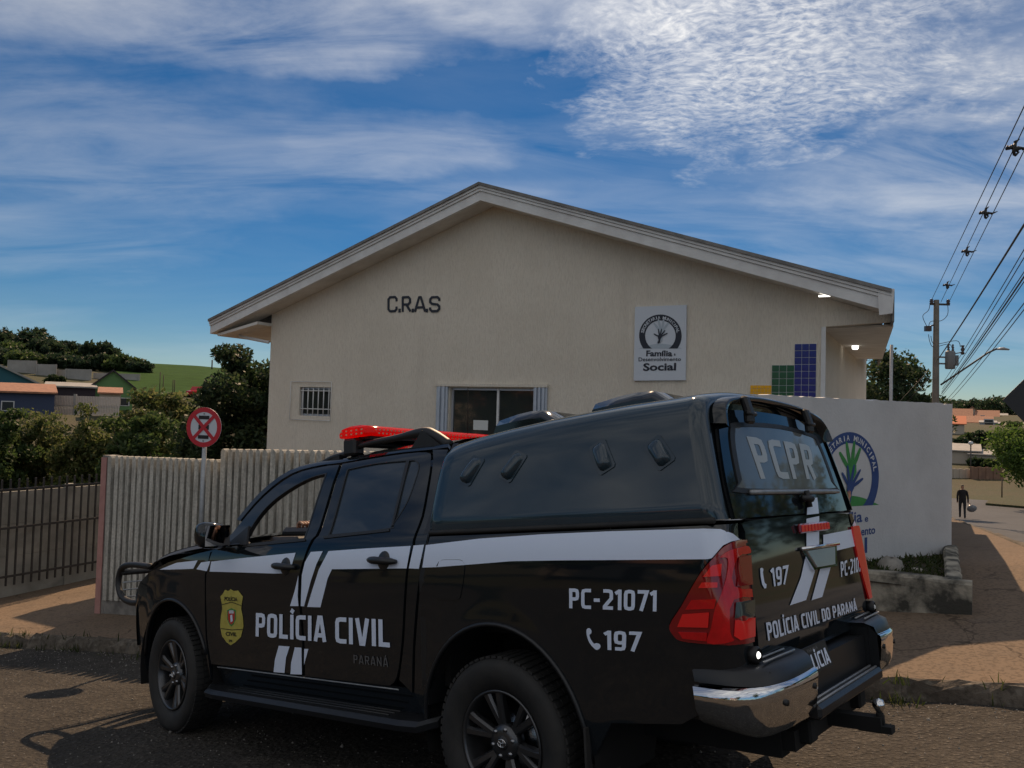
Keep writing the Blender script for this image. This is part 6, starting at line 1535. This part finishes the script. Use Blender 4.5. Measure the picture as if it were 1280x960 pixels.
def build_trees():
    ground_tree(312, 24, 416, 68, 'leaf_dark', 'dense dark green tree against the left end of the cream building', 21, 'broadleaf_tree', .92, clumps=90, per=330, size=.085, trunk=.16)
    ground_tree(200, 30, 478, 52, 'leaf_olive', 'loose olive green tree behind the round no stopping sign', 22, 'broadleaf_tree', .75, clumps=70, per=190, size=.10)
    ground_tree(168, 27, 500, 40, 'leaf_mid', 'dark leafy small tree just above the fence end post', 23, 'broadleaf_tree', .8, clumps=55, per=200, size=.09)
    ground_tree(108, 32, 497, 46, 'leaf_olive', 'yellowish shrubby tree beyond the steel gate, middle of three', 24, 'broadleaf_tree', .92, clumps=85, per=150, size=.10, trunk=.08)
    ground_tree(50, 33, 505, 42, 'leaf_olive', 'thin stemmed shrubby tree beyond the steel gate under the blue house', 25, 'broadleaf_tree', .80, clumps=70, per=130, size=.10, trunk=.07)
    ground_tree(-2, 31, 500, 40, 'leaf_mid', 'leafy tree beyond the steel gate cut by the picture edge', 26, 'broadleaf_tree', .85, clumps=70, per=130, size=.10, trunk=.08)
    ground_tree(228, 26, 520, 34, 'leaf_mid', 'dark bush directly behind the no stopping sign pole', 27, 'bush', .9, clumps=40, per=200, size=.09, cat='bush')
    ground_tree(1105, 42, 432, 62, 'leaf_dark', 'dark broad tree behind the right end of the building', 28, 'broadleaf_tree', .8, clumps=80, per=260, size=.13, trunk=.2)
    ground_tree(1300, 52, 528, 58, 'leaf_bright', 'bright green tree leaning over the right street', 29, 'broadleaf_tree', .72, clumps=70, per=230, size=.13, trunk=.15)
    # crest trees on the left hill
    R = np.random.default_rng(40)
    crest = [(-14, 170, 420, 26), (10, 165, 411, 30), (42, 160, 411, 26), (24, 150, 432, 30), (62, 150, 424, 27), (84, 158, 428, 24), (108, 150, 436, 18), (128, 145, 427, 24), (140, 138, 446, 22), (158, 136, 446, 20), (176, 134, 452, 14), (5, 140, 440, 26), (40, 136, 442, 24), (75, 138, 445, 22), (103, 136, 448, 20)]
    for k, (px, y, top_, hw) in enumerate(crest): ground_tree(px, y, top_, hw, 'leaf_far' if k % 3 else 'leaf_mid', 'dark rounded tree in the row along the left hill crest', 50+k, 'hill_tree', 1.0, clumps=40, per=110, size=.42, group='trees along the left hill crest', trunk=.3, limbs=4)
    ground_tree(70, 100, 468, 11, 'leaf_dark', 'small dark round tree before the grey block walls', 70, 'broadleaf_tree', .8, clumps=26, per=110, size=.2)
    # wood on the far right ridge reads as one mass
    C = []; rr = []
    for k in range(120):
        px = 1120+R.random()*190; y = 265+40*R.random(); top_ = 503+R.random()*9-5*math.exp(-((px-1248)/12)**2); p = at_y(px, top_, y); zb = terr_z(p[0], p[1]); h = p[2]-zb
        for j in range(4): C.append((p[0]+R.normal(0, 1.0), p[1], zb+h*(.3+.68*R.random()) if j else p[2])); rr.append(1.6+1.2*R.random())
    V, n = leaves(R, C, rr, 60, .55); o = leaf_obj('far_wood', V, n, 'leaf_far', None); tag(o, 'dark far wood along the right ridge', 'wood', kind='stuff')
    # shrubs on the right hillside, each its own
    for k, (px, y, top_, hw) in enumerate([(1200, 120, 546, 10), (1213, 125, 540, 12), (1228, 122, 538, 13), (1242, 125, 541, 10), (1225, 100, 573, 12), (1240, 98, 575, 9), (1236, 180, 540, 8), (1262, 170, 528, 12)]):
        ground_tree(px, y, top_, hw, 'leaf_mid' if k % 2 else 'leaf_far', 'dark green bushy tree on the slope below the far houses', 80+k, 'hillside_tree', .9, clumps=22, per=90, size=.26, group='trees on the right slope', trunk=.15, limbs=3)
    # undergrowth on the bank beyond the gate
    C = []; rr = []
    for k in range(260):
        px = -20+R.random()*320; y = 21+R.random()*26; p = at_y(px, 600, y); 
        if 33.5 < y < 38: continue
        C.append((p[0], p[1], terr_z(p[0], p[1])+.15)); rr.append(.35+.5*R.random())
    V, n = leaves(R, C, rr, 70, .07); o = leaf_obj('undergrowth', V, n, 'leaf_olive', None); tag(o, 'low scrub covering the bank beyond the gate', 'scrub', kind='stuff')
    # grass field on the left hill
    m = MB(); 
    def fld(a, r): x, y = r*math.sin(a), r*math.cos(a); return (x, y, terr_z(x, y)+.25)
    m.grid(fld, np.radians(np.linspace(-27, -10, 40)), np.linspace(112, 215, 40)); o = m.build('field', 'field', fixn=False); tag(o, kind='structure')
build_trees()
def surroundings():
    # what stands round the crossing behind the photographer, seen only as reflections; trees by the left kerb are added to shade the road
    for k, (x, y, h, r) in enumerate([(17, 8, 6.5, 2.8), (22, 12.5, 7.5, 3.2), (25, 19, 8, 3.4), (20, 3, 6, 2.6), (-27, -3, 6.5, 3.0), (-33, 3, 7, 3.2), (-24, -11, 6, 2.8), (-12, -16, 7, 3.0), (4, -18, 7, 3.2), (-13.5, 13.5, 4.2, 1.7), (-18.5, 15.5, 6, 2.4), (-25, 17, 6.5, 2.8), (-32, 20, 7, 3.0), (-23, 4.5, 4.5, 1.8)]):
        tree('street_tree', (x, y, terr_z(x, y)), h, r, h-r*.8, 'leaf_mid', 'leafy street tree out of view along the streets around the crossing', 300+k, clumps=34, per=110, size=.16, group='street trees across the crossing', trunk=.14)
    for k, (x, y, w, d, H, wm) in enumerate([(-30, -8, 9, 7, 3.2, 'plaster_beige'), (-20, -18, 8, 7, 3.4, 'plaster_white'), (28, 6, 8, 8, 3.3, 'plaster_beige')]):
        z = terr_z(x, y); o = empty('street_house', (x, y, z-.2), ['beige house across the street downhill', 'white house across the street behind the photographer', 'beige house across the right street'][k], 'house', rz=math.atan2(-x, y)+PI*0)
        m = MB(); m.box((0, 0, H/2), (w, d, H)); m.build('wall', wm, o); m = MB()
        for sg in (-1, 1): m.prism([(0, H+1.5), (sg*(d/2+.5), H-.1), (sg*(d/2+.5), H-.25), (0, H+1.35)], lambda u, v: (-w/2-.4, u, v), d1=(w+.8, 0, 0))
        m.build('roof', 'clay_roof', o); m = MB(); m.box((0, -d/2, 1.05), (.9, .08, 2.1)); m.build('door', 'bark', o)
        for u in (-.3, .3): m = MB(); m.box((u*w, -d/2, 1.7), (1.3, .08, 1.1)); m.build('window', 'win_far', o)
surroundings()
# ------------------------------------------------------------------ buildings on the left slope
def house(name, px0, px1, py_eave, y, depth, roof_h, wall, roofm, label, yaw=0., group=None, style='gable', py_base=None, windows=()):
    a = at_y(px0, py_eave, y); b = at_y(px1, py_eave, y); c = (a+b)/2; w = np.linalg.norm((b-a)[:2]); zb = min(terr_z(a[0], a[1]), terr_z(b[0], b[1]), terr_z(c[0], c[1]+depth*.5))-.5 if py_base is None else at_y(px0, py_base, y)[2]
    H = c[2]-zb; o = empty(name, (c[0], c[1], zb), label, 'house', group, yaw+math.atan2(-c[0], c[1]))
    m = MB(); m.box((0, depth/2, H/2), (w, depth, H)); 
    if style == 'gable_front': m.prism([(-w/2, H), (w/2, H), (0, H+roof_h)], lambda u, v: (u, .0, v), d1=(0, depth, 0))
    m.build('wall', wall, o)
    rf = MB(); ov = .35
    if style == 'gable_front':
        for sg in (-1, 1): rf.prism([(0, H+roof_h+.08), (sg*(w/2+ov), H+.08-roof_h*ov/(w/2)), (sg*(w/2+ov), H-.10-roof_h*ov/(w/2)), (0, H+roof_h-.10)], lambda u, v: (u, -ov, v), d1=(0, depth+2*ov, 0))
    elif style == 'shed':
        rf.prism([(-ov, H+.02), (depth+ov, H+roof_h), (depth+ov, H+roof_h-.12), (-ov, H-.12)], lambda u, v: (-w/2-ov*.5, u, v), d1=(w+ov, 0, 0))
    else:
        for sg in (0, 1):
            rf.prism([(-ov, H-.05), (depth/2, H+roof_h), (depth/2, H+roof_h-.14), (-ov, H-.19)] if sg == 0 else [(depth+ov, H-.05), (depth/2, H+roof_h), (depth/2, H+roof_h-.14), (depth+ov, H-.19)], lambda u, v: (-w/2-ov, u, v), d1=(w+2*ov, 0, 0))
        m2 = MB(); 
        for sg in (-1, 1): m2.prism([(0.02, H), (depth-.02, H), (depth/2, H+roof_h-.1)], lambda u, v: (sg*(w/2-.1), u, v), d1=(sg*.09, 0, 0))
        m2.build('gable', wall, o)
    rf.build('roof', roofm, o)
    for (u, v, ww, hh) in windows:
        m = MB(); m.box((u*w/2, -.02, H*v), (ww, .06, hh)); f = m.build('window', 'plaster_white', o); m = MB(); m.box((u*w/2, -.035, H*v), (ww*.82, .06, hh*.82)); m.build('pane', 'win_far', f)
    return o
def far_left():
    y = 62.
    house('blue_house', -40, 61, 489, y, 3.5, .75, 'plaster_blue', 'clay_roof', 'dark blue walled house with a terracotta tile roof', style='shed', py_base=516, windows=((.0, .35, .9, .8),))
    house('teal_house', -50, 38, 476, 72, 7, 1.6, 'plaster_teal', 'roof_grey', 'teal gabled house rising behind the terracotta roof', style='gable_front', py_base=500)
    house('green_house', 118, 164, 482, 84, 8, 1.65, 'plaster_green', 'roof_dark', 'green gabled house with a dark purple roof', style='gable_front', py_base=512, windows=((.55, .35, 1.2, .9),))
    house('grey_shed', 62, 116, 483, 80, 4, .5, 'roof_dark', 'roof_grey', 'low dark shed with a pale sheet roof beside the green house', style='shed', py_base=505)
    house('tile_roof_shed', 126, 150, 491, 76, 3, .6, 'plaster_beige', 'clay_roof', 'small lean-to with a faded clay roof before the green house', style='shed', py_base=506)
    # bare block boundary walls: stepped, one thing each
    for (x0, x1, t, b, yy, lab) in ((10, 46, 450, 484, 118, 'tallest bare grey block wall on the left slope'), (45.5, 71, 455, 484, 117, 'stepped bare grey block wall beside the tallest one'), (70.5, 82, 462, 482, 118, 'narrow low grey block wall between two taller ones'), (82, 114.5, 461, 482, 116, 'bare grey block wall behind the small round tree'), (117, 175, 466, 484, 119, 'long low beige block wall behind the green house')):
        a = at_y(x0, t, yy); c = at_y(x1, t, yy); zb = at_y(x0, b, yy)[2]-1.5; o = empty('block_wall', ((a[0]+c[0])/2, yy, zb), lab, 'wall')
        m = MB(); H = a[2]-zb; w = c[0]-a[0]; m.box((0, 0, H/2), (w, .2, H)); m.build('blockwork', 'block_grey', o)
        for k in range(max(2, int(w/3)+1)): m = MB(); m.box((-w/2+.15+(w-.3)*k/max(1, int(w/3)), -.03, H/2+.02), (.2, .26, H)); m.build('pillar', 'block_grey', o)
    # pale slat fence
    yy = 66.; a = at_y(61, 494, yy); c = at_y(150, 494, yy); zb = at_y(61, 512, yy)[2]-.4; o = empty('slat_fence', (a[0], yy, zb), 'pale concrete slat fence below the green house', 'fence'); H = a[2]-zb; n = 44; w = c[0]-a[0]; me = None
    for k in range(n):
        if me is None: m = MB(); m.box((0, 0, H/2), (.09, .05, H)); q = m.build('slat', 'slat_pale', o); me = q.data
        else: q = link(bpy.data.objects.new('slat', me), o)
        q.location = (w*(k+.5)/n, 0, 0)
    m = MB(); m.box((w/2, .06, H*.5), (w, .04, .15)); m.box((0, .05, H*.55), (.2, .2, H*1.1)); m.box((w*.37, .05, H*.55), (.2, .2, H*1.1)); m.build('rail', 'block_grey', o)
    # posts at the field edge, lone pole on the crest
    for px, t, b in ((200.5, 465, 481), (204.5, 469, 485), (216.5, 475, 483), (218.5, 475, 483)):
        a = at_y(px, t, 105); m = MB(); m.tube([(a[0], a[1], terr_z(a[0], a[1])-.2), tuple(a)], .055, 6); tag(m.build('fence_post', 'bark'), 'dark timber post at the lower edge of the green field', 'post', 'posts at the field edge')
    a = at_y(265.3, 450, 170); m = MB(); m.tube([(a[0], a[1], terr_z(a[0], a[1])-.2), tuple(a)], .14, 6); tag(m.build('crest_pole', 'bark'), 'lone dark pole on the skyline of the green field', 'pole')
    # red car below the field
    p = at_y(250, 494, 105); zb = terr_z(p[0], p[1]); o = empty('parked_car', (p[0], p[1], zb), 'small red car parked below the green field', 'car', rz=math.radians(78))
    m = MB(); prof = [(-1.9, .3), (-1.95, .75), (-1.1, .9), (-.6, 1.42), (.8, 1.42), (1.4, .95), (1.9, .85), (1.92, .3)]; m.prism(prof, lambda u, v: (u, -.8, v), d1=(0, 1.6, 0)); m.build('body', 'car_red', o)
    for sg in (-1.2, 1.2):
        m = MB(); m.lathe([(.0, -.82), (.3, -.82), (.3, .82), (.0, .82)], (sg, 0, .3), (0, 1, 0), 14); m.build('wheel', 'rubber', o)
    m = MB(); m.prism([(-.95, .95), (-.52, 1.36), (.74, 1.36), (1.2, .97)], lambda u, v: (u, -.812, v), d1=(0, .01, 0)); m.build('window', 'win_far', o)
    # bare earth bank
    m = MB()
    def bank(px, y): p = at_y(px, 640, y); return (p[0], p[1], terr_z(p[0], p[1])+.06+.12*math.sin(px*.13))
    m.grid(bank, np.linspace(-30, 140, 20), np.linspace(33, 38.5, 6)); tag(m.build('earth_bank', 'soil_red', fixn=False), kind='structure')
mat('soil_red', (.20, .12, .07), .95, (.13, .085, .05), .6, bump=.05, bscale=6)
far_left()
# ------------------------------------------------------------------ right street: far houses, walker, small things
def far_right():
    H_ = [(1150, 1210, 520, 215, 8, 2.2, 'plaster_beige', 'clay_roof', 'far beige house with a broad clay roof at the wall edge', 'gable', ()), (1204, 1226, 519, 235, 9, 2.6, 'plaster_beige', 'clay_roof', 'highest far house with a pale ridged clay roof', 'gable_front', ((0, .8, 1.2, 1.2),)),
          (1222, 1246, 521, 230, 8, 2.0, 'plaster_white', 'clay_roof', 'far white house with a rust clay roof under the wood', 'gable', ((-.4, .8, 1.2, 1.),)), (1240, 1258, 521, 240, 8, 1.2, 'plaster_beige', 'roof_grey', 'far house with a pale flat sheet roof under the wood', 'shed', ()),
          (1212, 1238, 528, 190, 8, 1.6, 'plaster_beige', 'clay_roof', 'far house with a dark clay roof in the middle row', 'gable', ()), (1226, 1244, 528, 180, 7, .5, 'plaster_white', 'roof_grey', 'white far house with a square dark window', 'shed', ((.1, .72, 2., 2.2),)), (1246, 1290, 530, 178, 7, .4, 'brick_brown', 'roof_grey', 'long brown far house with a white roof edge', 'shed', ()),
          (1170, 1203, 529, 150, 6, 1.5, 'plaster_beige', 'clay_roof_red', 'far house with a bright orange clay roof beside the white wall', 'gable', ()), (1180, 1222, 563, 104, 6, .8, 'plaster_beige', 'roof_grey', 'low far shed with a pale roof on the slope', 'shed', ()), (1214, 1250, 568, 102, 6, .5, 'plaster_beige', 'roof_grey', 'low grey roofed far house beyond the bushes', 'shed', ())]
    for (a, b, e, y, d, rh, w, r, lab, st, win) in H_: house('hillside_house', a, b, e, y, d, rh, w, r, lab, style=st, windows=win, group='houses on the right hill')
    for (x0, x1, t, b, yy, mt, lab) in ((1185, 1216, 586, 600, 88, 'plaster_beige', 'pale beige garden wall beyond the walking person'), (1215, 1252, 584, 600, 87, 'brick_brown', 'brown brick garden wall beyond the walking person')):
        a = at_y(x0, t, yy); c = at_y(x1, t, yy); zb = at_y(x0, b, yy)[2]-.6; o = empty('garden_wall', ((a[0]+c[0])/2, yy, zb), lab, 'wall'); m = MB(); H = a[2]-zb; w = c[0]-a[0]; m.box((0, 0, H/2), (w, .2, H)); m.build('masonry', mt, o)
        for k in range(5): m = MB(); m.box((-w/2+w*k/4, -.02, H/2+.04), (.3, .3, H+.05)); m.build('pillar', mt, o)
    # two white cars far off
    for px in (1196, 1206):
        p = at_y(px, 571, 140); zb = p[2]-.5; o = empty('far_car', (p[0], p[1], zb), 'white car parked beyond the garden walls', 'car', 'white cars beyond the garden walls'); m = MB(); m.prism([(-1.9, .3), (-1.95, .8), (-1., .92), (-.5, 1.45), (.8, 1.45), (1.4, .95), (1.9, .85), (1.92, .3)], lambda u, v: (u, -.8, v), d1=(0, 1.6, 0)); m.build('body', 'car_white', o)
        m = MB(); m.prism([(-.9, .96), (-.44, 1.39), (.74, 1.39), (1.2, .98)], lambda u, v: (u, -.812, v), d1=(0, .01, 0)); m.build('window', 'win_far', o)
        for sg in (-1.2, 1.2): m = MB(); m.lathe([(.0, -.82), (.3, -.82), (.3, .82), (.0, .82)], (sg, 0, .3), (0, 1, 0), 12); m.build('wheel', 'rubber', o)
    # globe lamp and thin posts
    p = at_y(1213.5, 556, 92); zb = terr_z(p[0], p[1]); o = empty('globe_lamp', (p[0], p[1], zb), 'white globe lamp on a thin post far down the street', 'street lamp'); m = MB(); m.tube([(0, 0, -.2), (0, 0, p[2]-zb)], .07, 6); m.build('post', 'gate_steel', o); m = MB(); m.lathe([(0, -.25), (.2, -.18), (.27, 0), (.2, .18), (0, .25)], (0, 0, p[2]-zb+.2), n=12); m.build('globe', 'car_white', o)
    p = at_y(1252.5, 599, 66); zb = terr_z(p[0], p[1]); m = MB(); m.tube([(p[0], p[1], min(zb, p[2]-1.2)), tuple(p)], .05, 6); tag(m.build('marker_post', 'bark'), 'short dark post on the grass strip by the junction', 'post')
    R = np.random.default_rng(77); q = [at_y(1232, 618, 56), at_y(1330, 618, 52), at_y(1330, 612, 64), at_y(1240, 609, 66)]
    m = MB(); m.prism([(p[0], p[1]) for p in q], lambda u, v: (u, v, max(base_z(u, v), terr_z(u, v))+.16), d1=(0, 0, -.2)); tag(m.build('verge', 'earth'), kind='structure')
    # person walking away with a bag
    p = at_y(1203, 636, 41.); p[2] = base_z(p[0], p[1])+.004
    person(p)
mat('clay_roof_red', (.55, .16, .07), .8)
def skin_body(name, verts, edges, mt, parent, loc=(0, 0, 0), sub=2):
    me = bpy.data.meshes.new(name); me.from_pydata([v[:3] for v in verts], edges, []); o = bpy.data.objects.new(name, me); link(o, parent); o.location = loc
    md = o.modifiers.new('skin', 'SKIN'); md.use_smooth_shade = True
    sv = me.skin_vertices[0].data if me.skin_vertices else None
    if sv is None:
        me.skin_vertices.new() if hasattr(me.skin_vertices, 'new') else None
        sv = me.skin_vertices[0].data
    for i, v in enumerate(verts): sv[i].radius = (v[3], v[4] if len(v) > 4 else v[3])
    sv[0].use_root = True
    s = o.modifiers.new('sub', 'SUBSURF'); s.levels = sub; s.render_levels = sub
    dg = bpy.context.evaluated_depsgraph_get(); me2 = bpy.data.meshes.new_from_object(o.evaluated_get(dg)); o.modifiers.clear(); o.data = me2; me2.materials.clear(); me2.materials.append(MT[mt])
    me2.polygons.foreach_set('use_smooth', [True]*len(me2.polygons)); return o
def person(p):
    o = empty('person', tuple(p), 'person in dark clothes walking along the right street kerb', 'person'); o.rotation_euler = (0, 0, math.radians(-26))
    # y forward (away from camera)
    V = [(0, 0, .95, .17, .13), (0, 0, 1.12, .175, .13), (0, .01, 1.34, .20, .135), (0, .0, 1.46, .11, .09), (0, .01, 1.53, .055), (0, .02, 1.60, .075, .09), (0, .02, 1.70, .08, .09), (0, .02, 1.76, .05),
         (-.10, 0, .90, .095), (-.10, .14, .50, .065), (-.10, .10, .09, .05), (-.10, .26, .05, .04), (.10, 0, .90, .095), (.10, -.02, .50, .065), (.10, -.24, .12, .05), (.10, -.14, .05, .04),
         (-.19, 0, 1.41, .065), (-.235, -.07, 1.14, .052), (-.225, .05, .90, .042), (-.22, .10, .80, .038), (.19, 0, 1.41, .065), (.245, .02, 1.13, .052), (.26, .05, .88, .042), (.265, .06, .79, .038)]
    E = [(0, 1), (1, 2), (2, 3), (3, 4), (4, 5), (5, 6), (6, 7), (0, 8), (8, 9), (9, 10), (10, 11), (0, 12), (12, 13), (13, 14), (14, 15), (3, 16), (16, 17), (17, 18), (18, 19), (3, 20), (20, 21), (21, 22), (22, 23)]
    b = skin_body('body', V, E, 'cloth_black', o); me = b.data
    for mn in ('skin', 'cloth_trousers', 'hair'): me.materials.append(MT[mn])
    for q in me.polygons:
        c = q.center
        q.material_index = 1 if (1.51 < c.z < 1.70 or (c.z < .86 and abs(c.x) > .19 and c.z > .7)) else (3 if c.z >= 1.70 else (2 if c.z < .92 and abs(c.x) < .19 else 0))
    m = MB(); R = np.random.default_rng(3); vs = []; fs = []; n1, n2 = 14, 8; c = p+np.array([.42, -.1, .56])
    for i in range(n2):
        th = PI*i/(n2-1)
        for j in range(n1): a = 2*PI*j/n1; r = 1+.12*math.sin(3*a+2*th); vs.append(c+np.array([.24*math.sin(th)*math.cos(a)*r, .16*math.sin(th)*math.sin(a)*r, .21*math.cos(th)*(1 if math.cos(th) < 0 else .9)]))
    for i in range(n2-1):
        for j in range(n1): fs.append((i*n1+j, i*n1+(j+1) % n1, (i+1)*n1+(j+1) % n1, (i+1)*n1+j))
    m.add(vs, fs, True); m.tube([c+(-.06, 0, .17), c+(-.1, .05, .26), c+(-.04, 0, .18)], .012, 5); tag(m.build('carrier_bag', 'bag_plastic'), 'grey plastic carrier bag held by the walking person', 'bag')
far_right()
def driver():
    """driver seated behind the wheel, truck frame coordinates"""
    o = empty('person', tuple(TT), 'driver in black sitting at the wheel of the pickup', 'person'); o.matrix_world = Matrix([[*TR[i], TT[i]] for i in range(3)]+[[0, 0, 0, 1]])
    V = [(1.10, .37, .97, .15, .13), (1.06, .37, 1.15, .14, .12), (1.00, .37, 1.36, .17, .12), (.99, .37, 1.46, .10, .08), (1.0, .37, 1.53, .055), (1.03, .37, 1.60, .075, .085), (1.04, .37, 1.69, .078, .09), (1.04, .37, 1.75, .05),
         (1.15, .27, .95, .09), (1.55, .27, 1.0, .07), (1.75, .27, .70, .055), (1.15, .47, .95, .09), (1.55, .47, 1.0, .07), (1.75, .47, .70, .055),
         (1.01, .56, 1.41, .065), (1.28, .70, 1.26, .05), (1.60, .74, 1.36, .04), (1.70, .75, 1.405, .034), (1.01, .18, 1.41, .065), (1.22, .14, 1.2, .05), (1.46, .22, 1.22, .038), (1.55, .25, 1.24, .034)]
    E = [(0, 1), (1, 2), (2, 3), (3, 4), (4, 5), (5, 6), (6, 7), (0, 8), (8, 9), (9, 10), (0, 11), (11, 12), (12, 13), (3, 14), (14, 15), (15, 16), (16, 17), (3, 18), (18, 19), (19, 20), (20, 21)]
    b = skin_body('body', V, E, 'cloth_black', o); me = b.data
    for mn in ('skin', 'hair'): me.materials.append(MT[mn])
    for q in me.polygons:
        c = q.center; q.material_index = 2 if (c.z > 1.69 or (c.z > 1.58 and c.x < 1.0)) and c.x < 1.2 else (1 if (c.z > 1.51 and c.x < 1.2) or c.x > 1.42 and c.z > 1.15 else 0)
    # fingers closed over the rim
    for (hx, hy, hz, sg) in ((1.73, .75, 1.415, 1), (1.57, .25, 1.25, -1)):
        for k in range(4):
            V = []; y = hy+(.033-.022*k)*1.; L = (.035, .04, .038, .03)[k]
            V = [(hx-.02, y, hz, .011), (hx+L*.6, y, hz+.022, .0095), (hx+L*1.3, y, hz+.008, .009), (hx+L*1.4, y, hz-.02, .008)]
            skin_body('finger', V, [(0, 1), (1, 2), (2, 3)], 'skin', b, sub=1)
        skin_body('thumb', [(hx-.03, hy-sg*.02, hz-.005, .012), (hx+.01, hy-sg*.05, hz+.0, .011), (hx+.045, hy-sg*.055, hz+.0, .009)], [(0, 1), (1, 2)], 'skin', b, sub=1)
driver()

def gravel():
    """loose chippings on the worn road surface"""
    R = np.random.default_rng(91); V = []; Fc = []
    oct_ = np.array([(1, 0, 0), (-1, 0, 0), (0, 1, 0), (0, -1, 0), (0, 0, 1), (0, 0, -1)], float); tf = [(0, 2, 4), (2, 1, 4), (1, 3, 4), (3, 0, 4), (2, 0, 5), (1, 2, 5), (3, 1, 5), (0, 3, 5)]
    n = 0
    while n < 5200:
        s = R.uniform(-2.5, 11); t = -abs(R.exponential(.7)) if R.random() < .35 else R.uniform(-6, 0); p = KP+KD*s+KN*t
        if p[1] < 1.5: continue
        r = .003+.006*R.random()**2+(.012*R.random() if R.random() < .04 else 0); A = R.normal(size=(3, 3)); q, _ = np.linalg.qr(A); sc = np.array([1, .75+.3*R.random(), .55+.3*R.random()])*r
        b = len(V); V += [tuple(np.array([p[0], p[1], base_z(p[0], p[1])+.012*math.sin(2.1*p[0]+1.3*p[1])*math.sin(1.7*p[1]-.8*p[0]+1)+.006*math.sin(7*p[0]+3*p[1])*math.sin(6*p[1]-2*p[0])+.004+r*.3])+q @ (o*sc)) for o in oct_]; Fc += [tuple(b+i for i in f) for f in tf]; n += 1
    m = MB(); m.add(V, Fc); tag(m.build('loose_gravel', 'stone', fixn=False), 'loose gravel scattered over the worn road', 'gravel', kind='stuff')
gravel()

def kerb_weeds():
    R = np.random.default_rng(17); V = []; Fc = []
    for k in range(46):
        s0 = R.uniform(-1.2, 12); p0 = KP+KD*s0+KN*R.normal(-.05, .04); nb = int(R.integers(8, 26)); sp = .03+.06*R.random()
        for j in range(nb):
            p = p0+R.normal(0, sp, 2); z = base_z(p[0], p[1])+(.0 if (p-KP) @ KN < 0 else .12); h = .03+.09*R.random(); a = R.random()*2*PI; d = np.array([math.cos(a), math.sin(a)]); w = .003+.005*R.random(); ln = R.normal(0, .03, 2); b = len(V)
            V += [(p[0]-d[0]*w, p[1]-d[1]*w, z), (p[0]+d[0]*w, p[1]+d[1]*w, z), (p[0]+ln[0]*.5+d[0]*w, p[1]+ln[1]*.5+d[1]*w, z+h*.6), (p[0]+ln[0], p[1]+ln[1], z+h)]; Fc.append((b, b+1, b+2, b+3))
    m = MB(); m.add(V, Fc); tag(m.build('kerb_weeds', 'grass_blade', fixn=False), 'small dry weeds growing along the broken kerb', 'weeds', kind='stuff')
kerb_weeds()
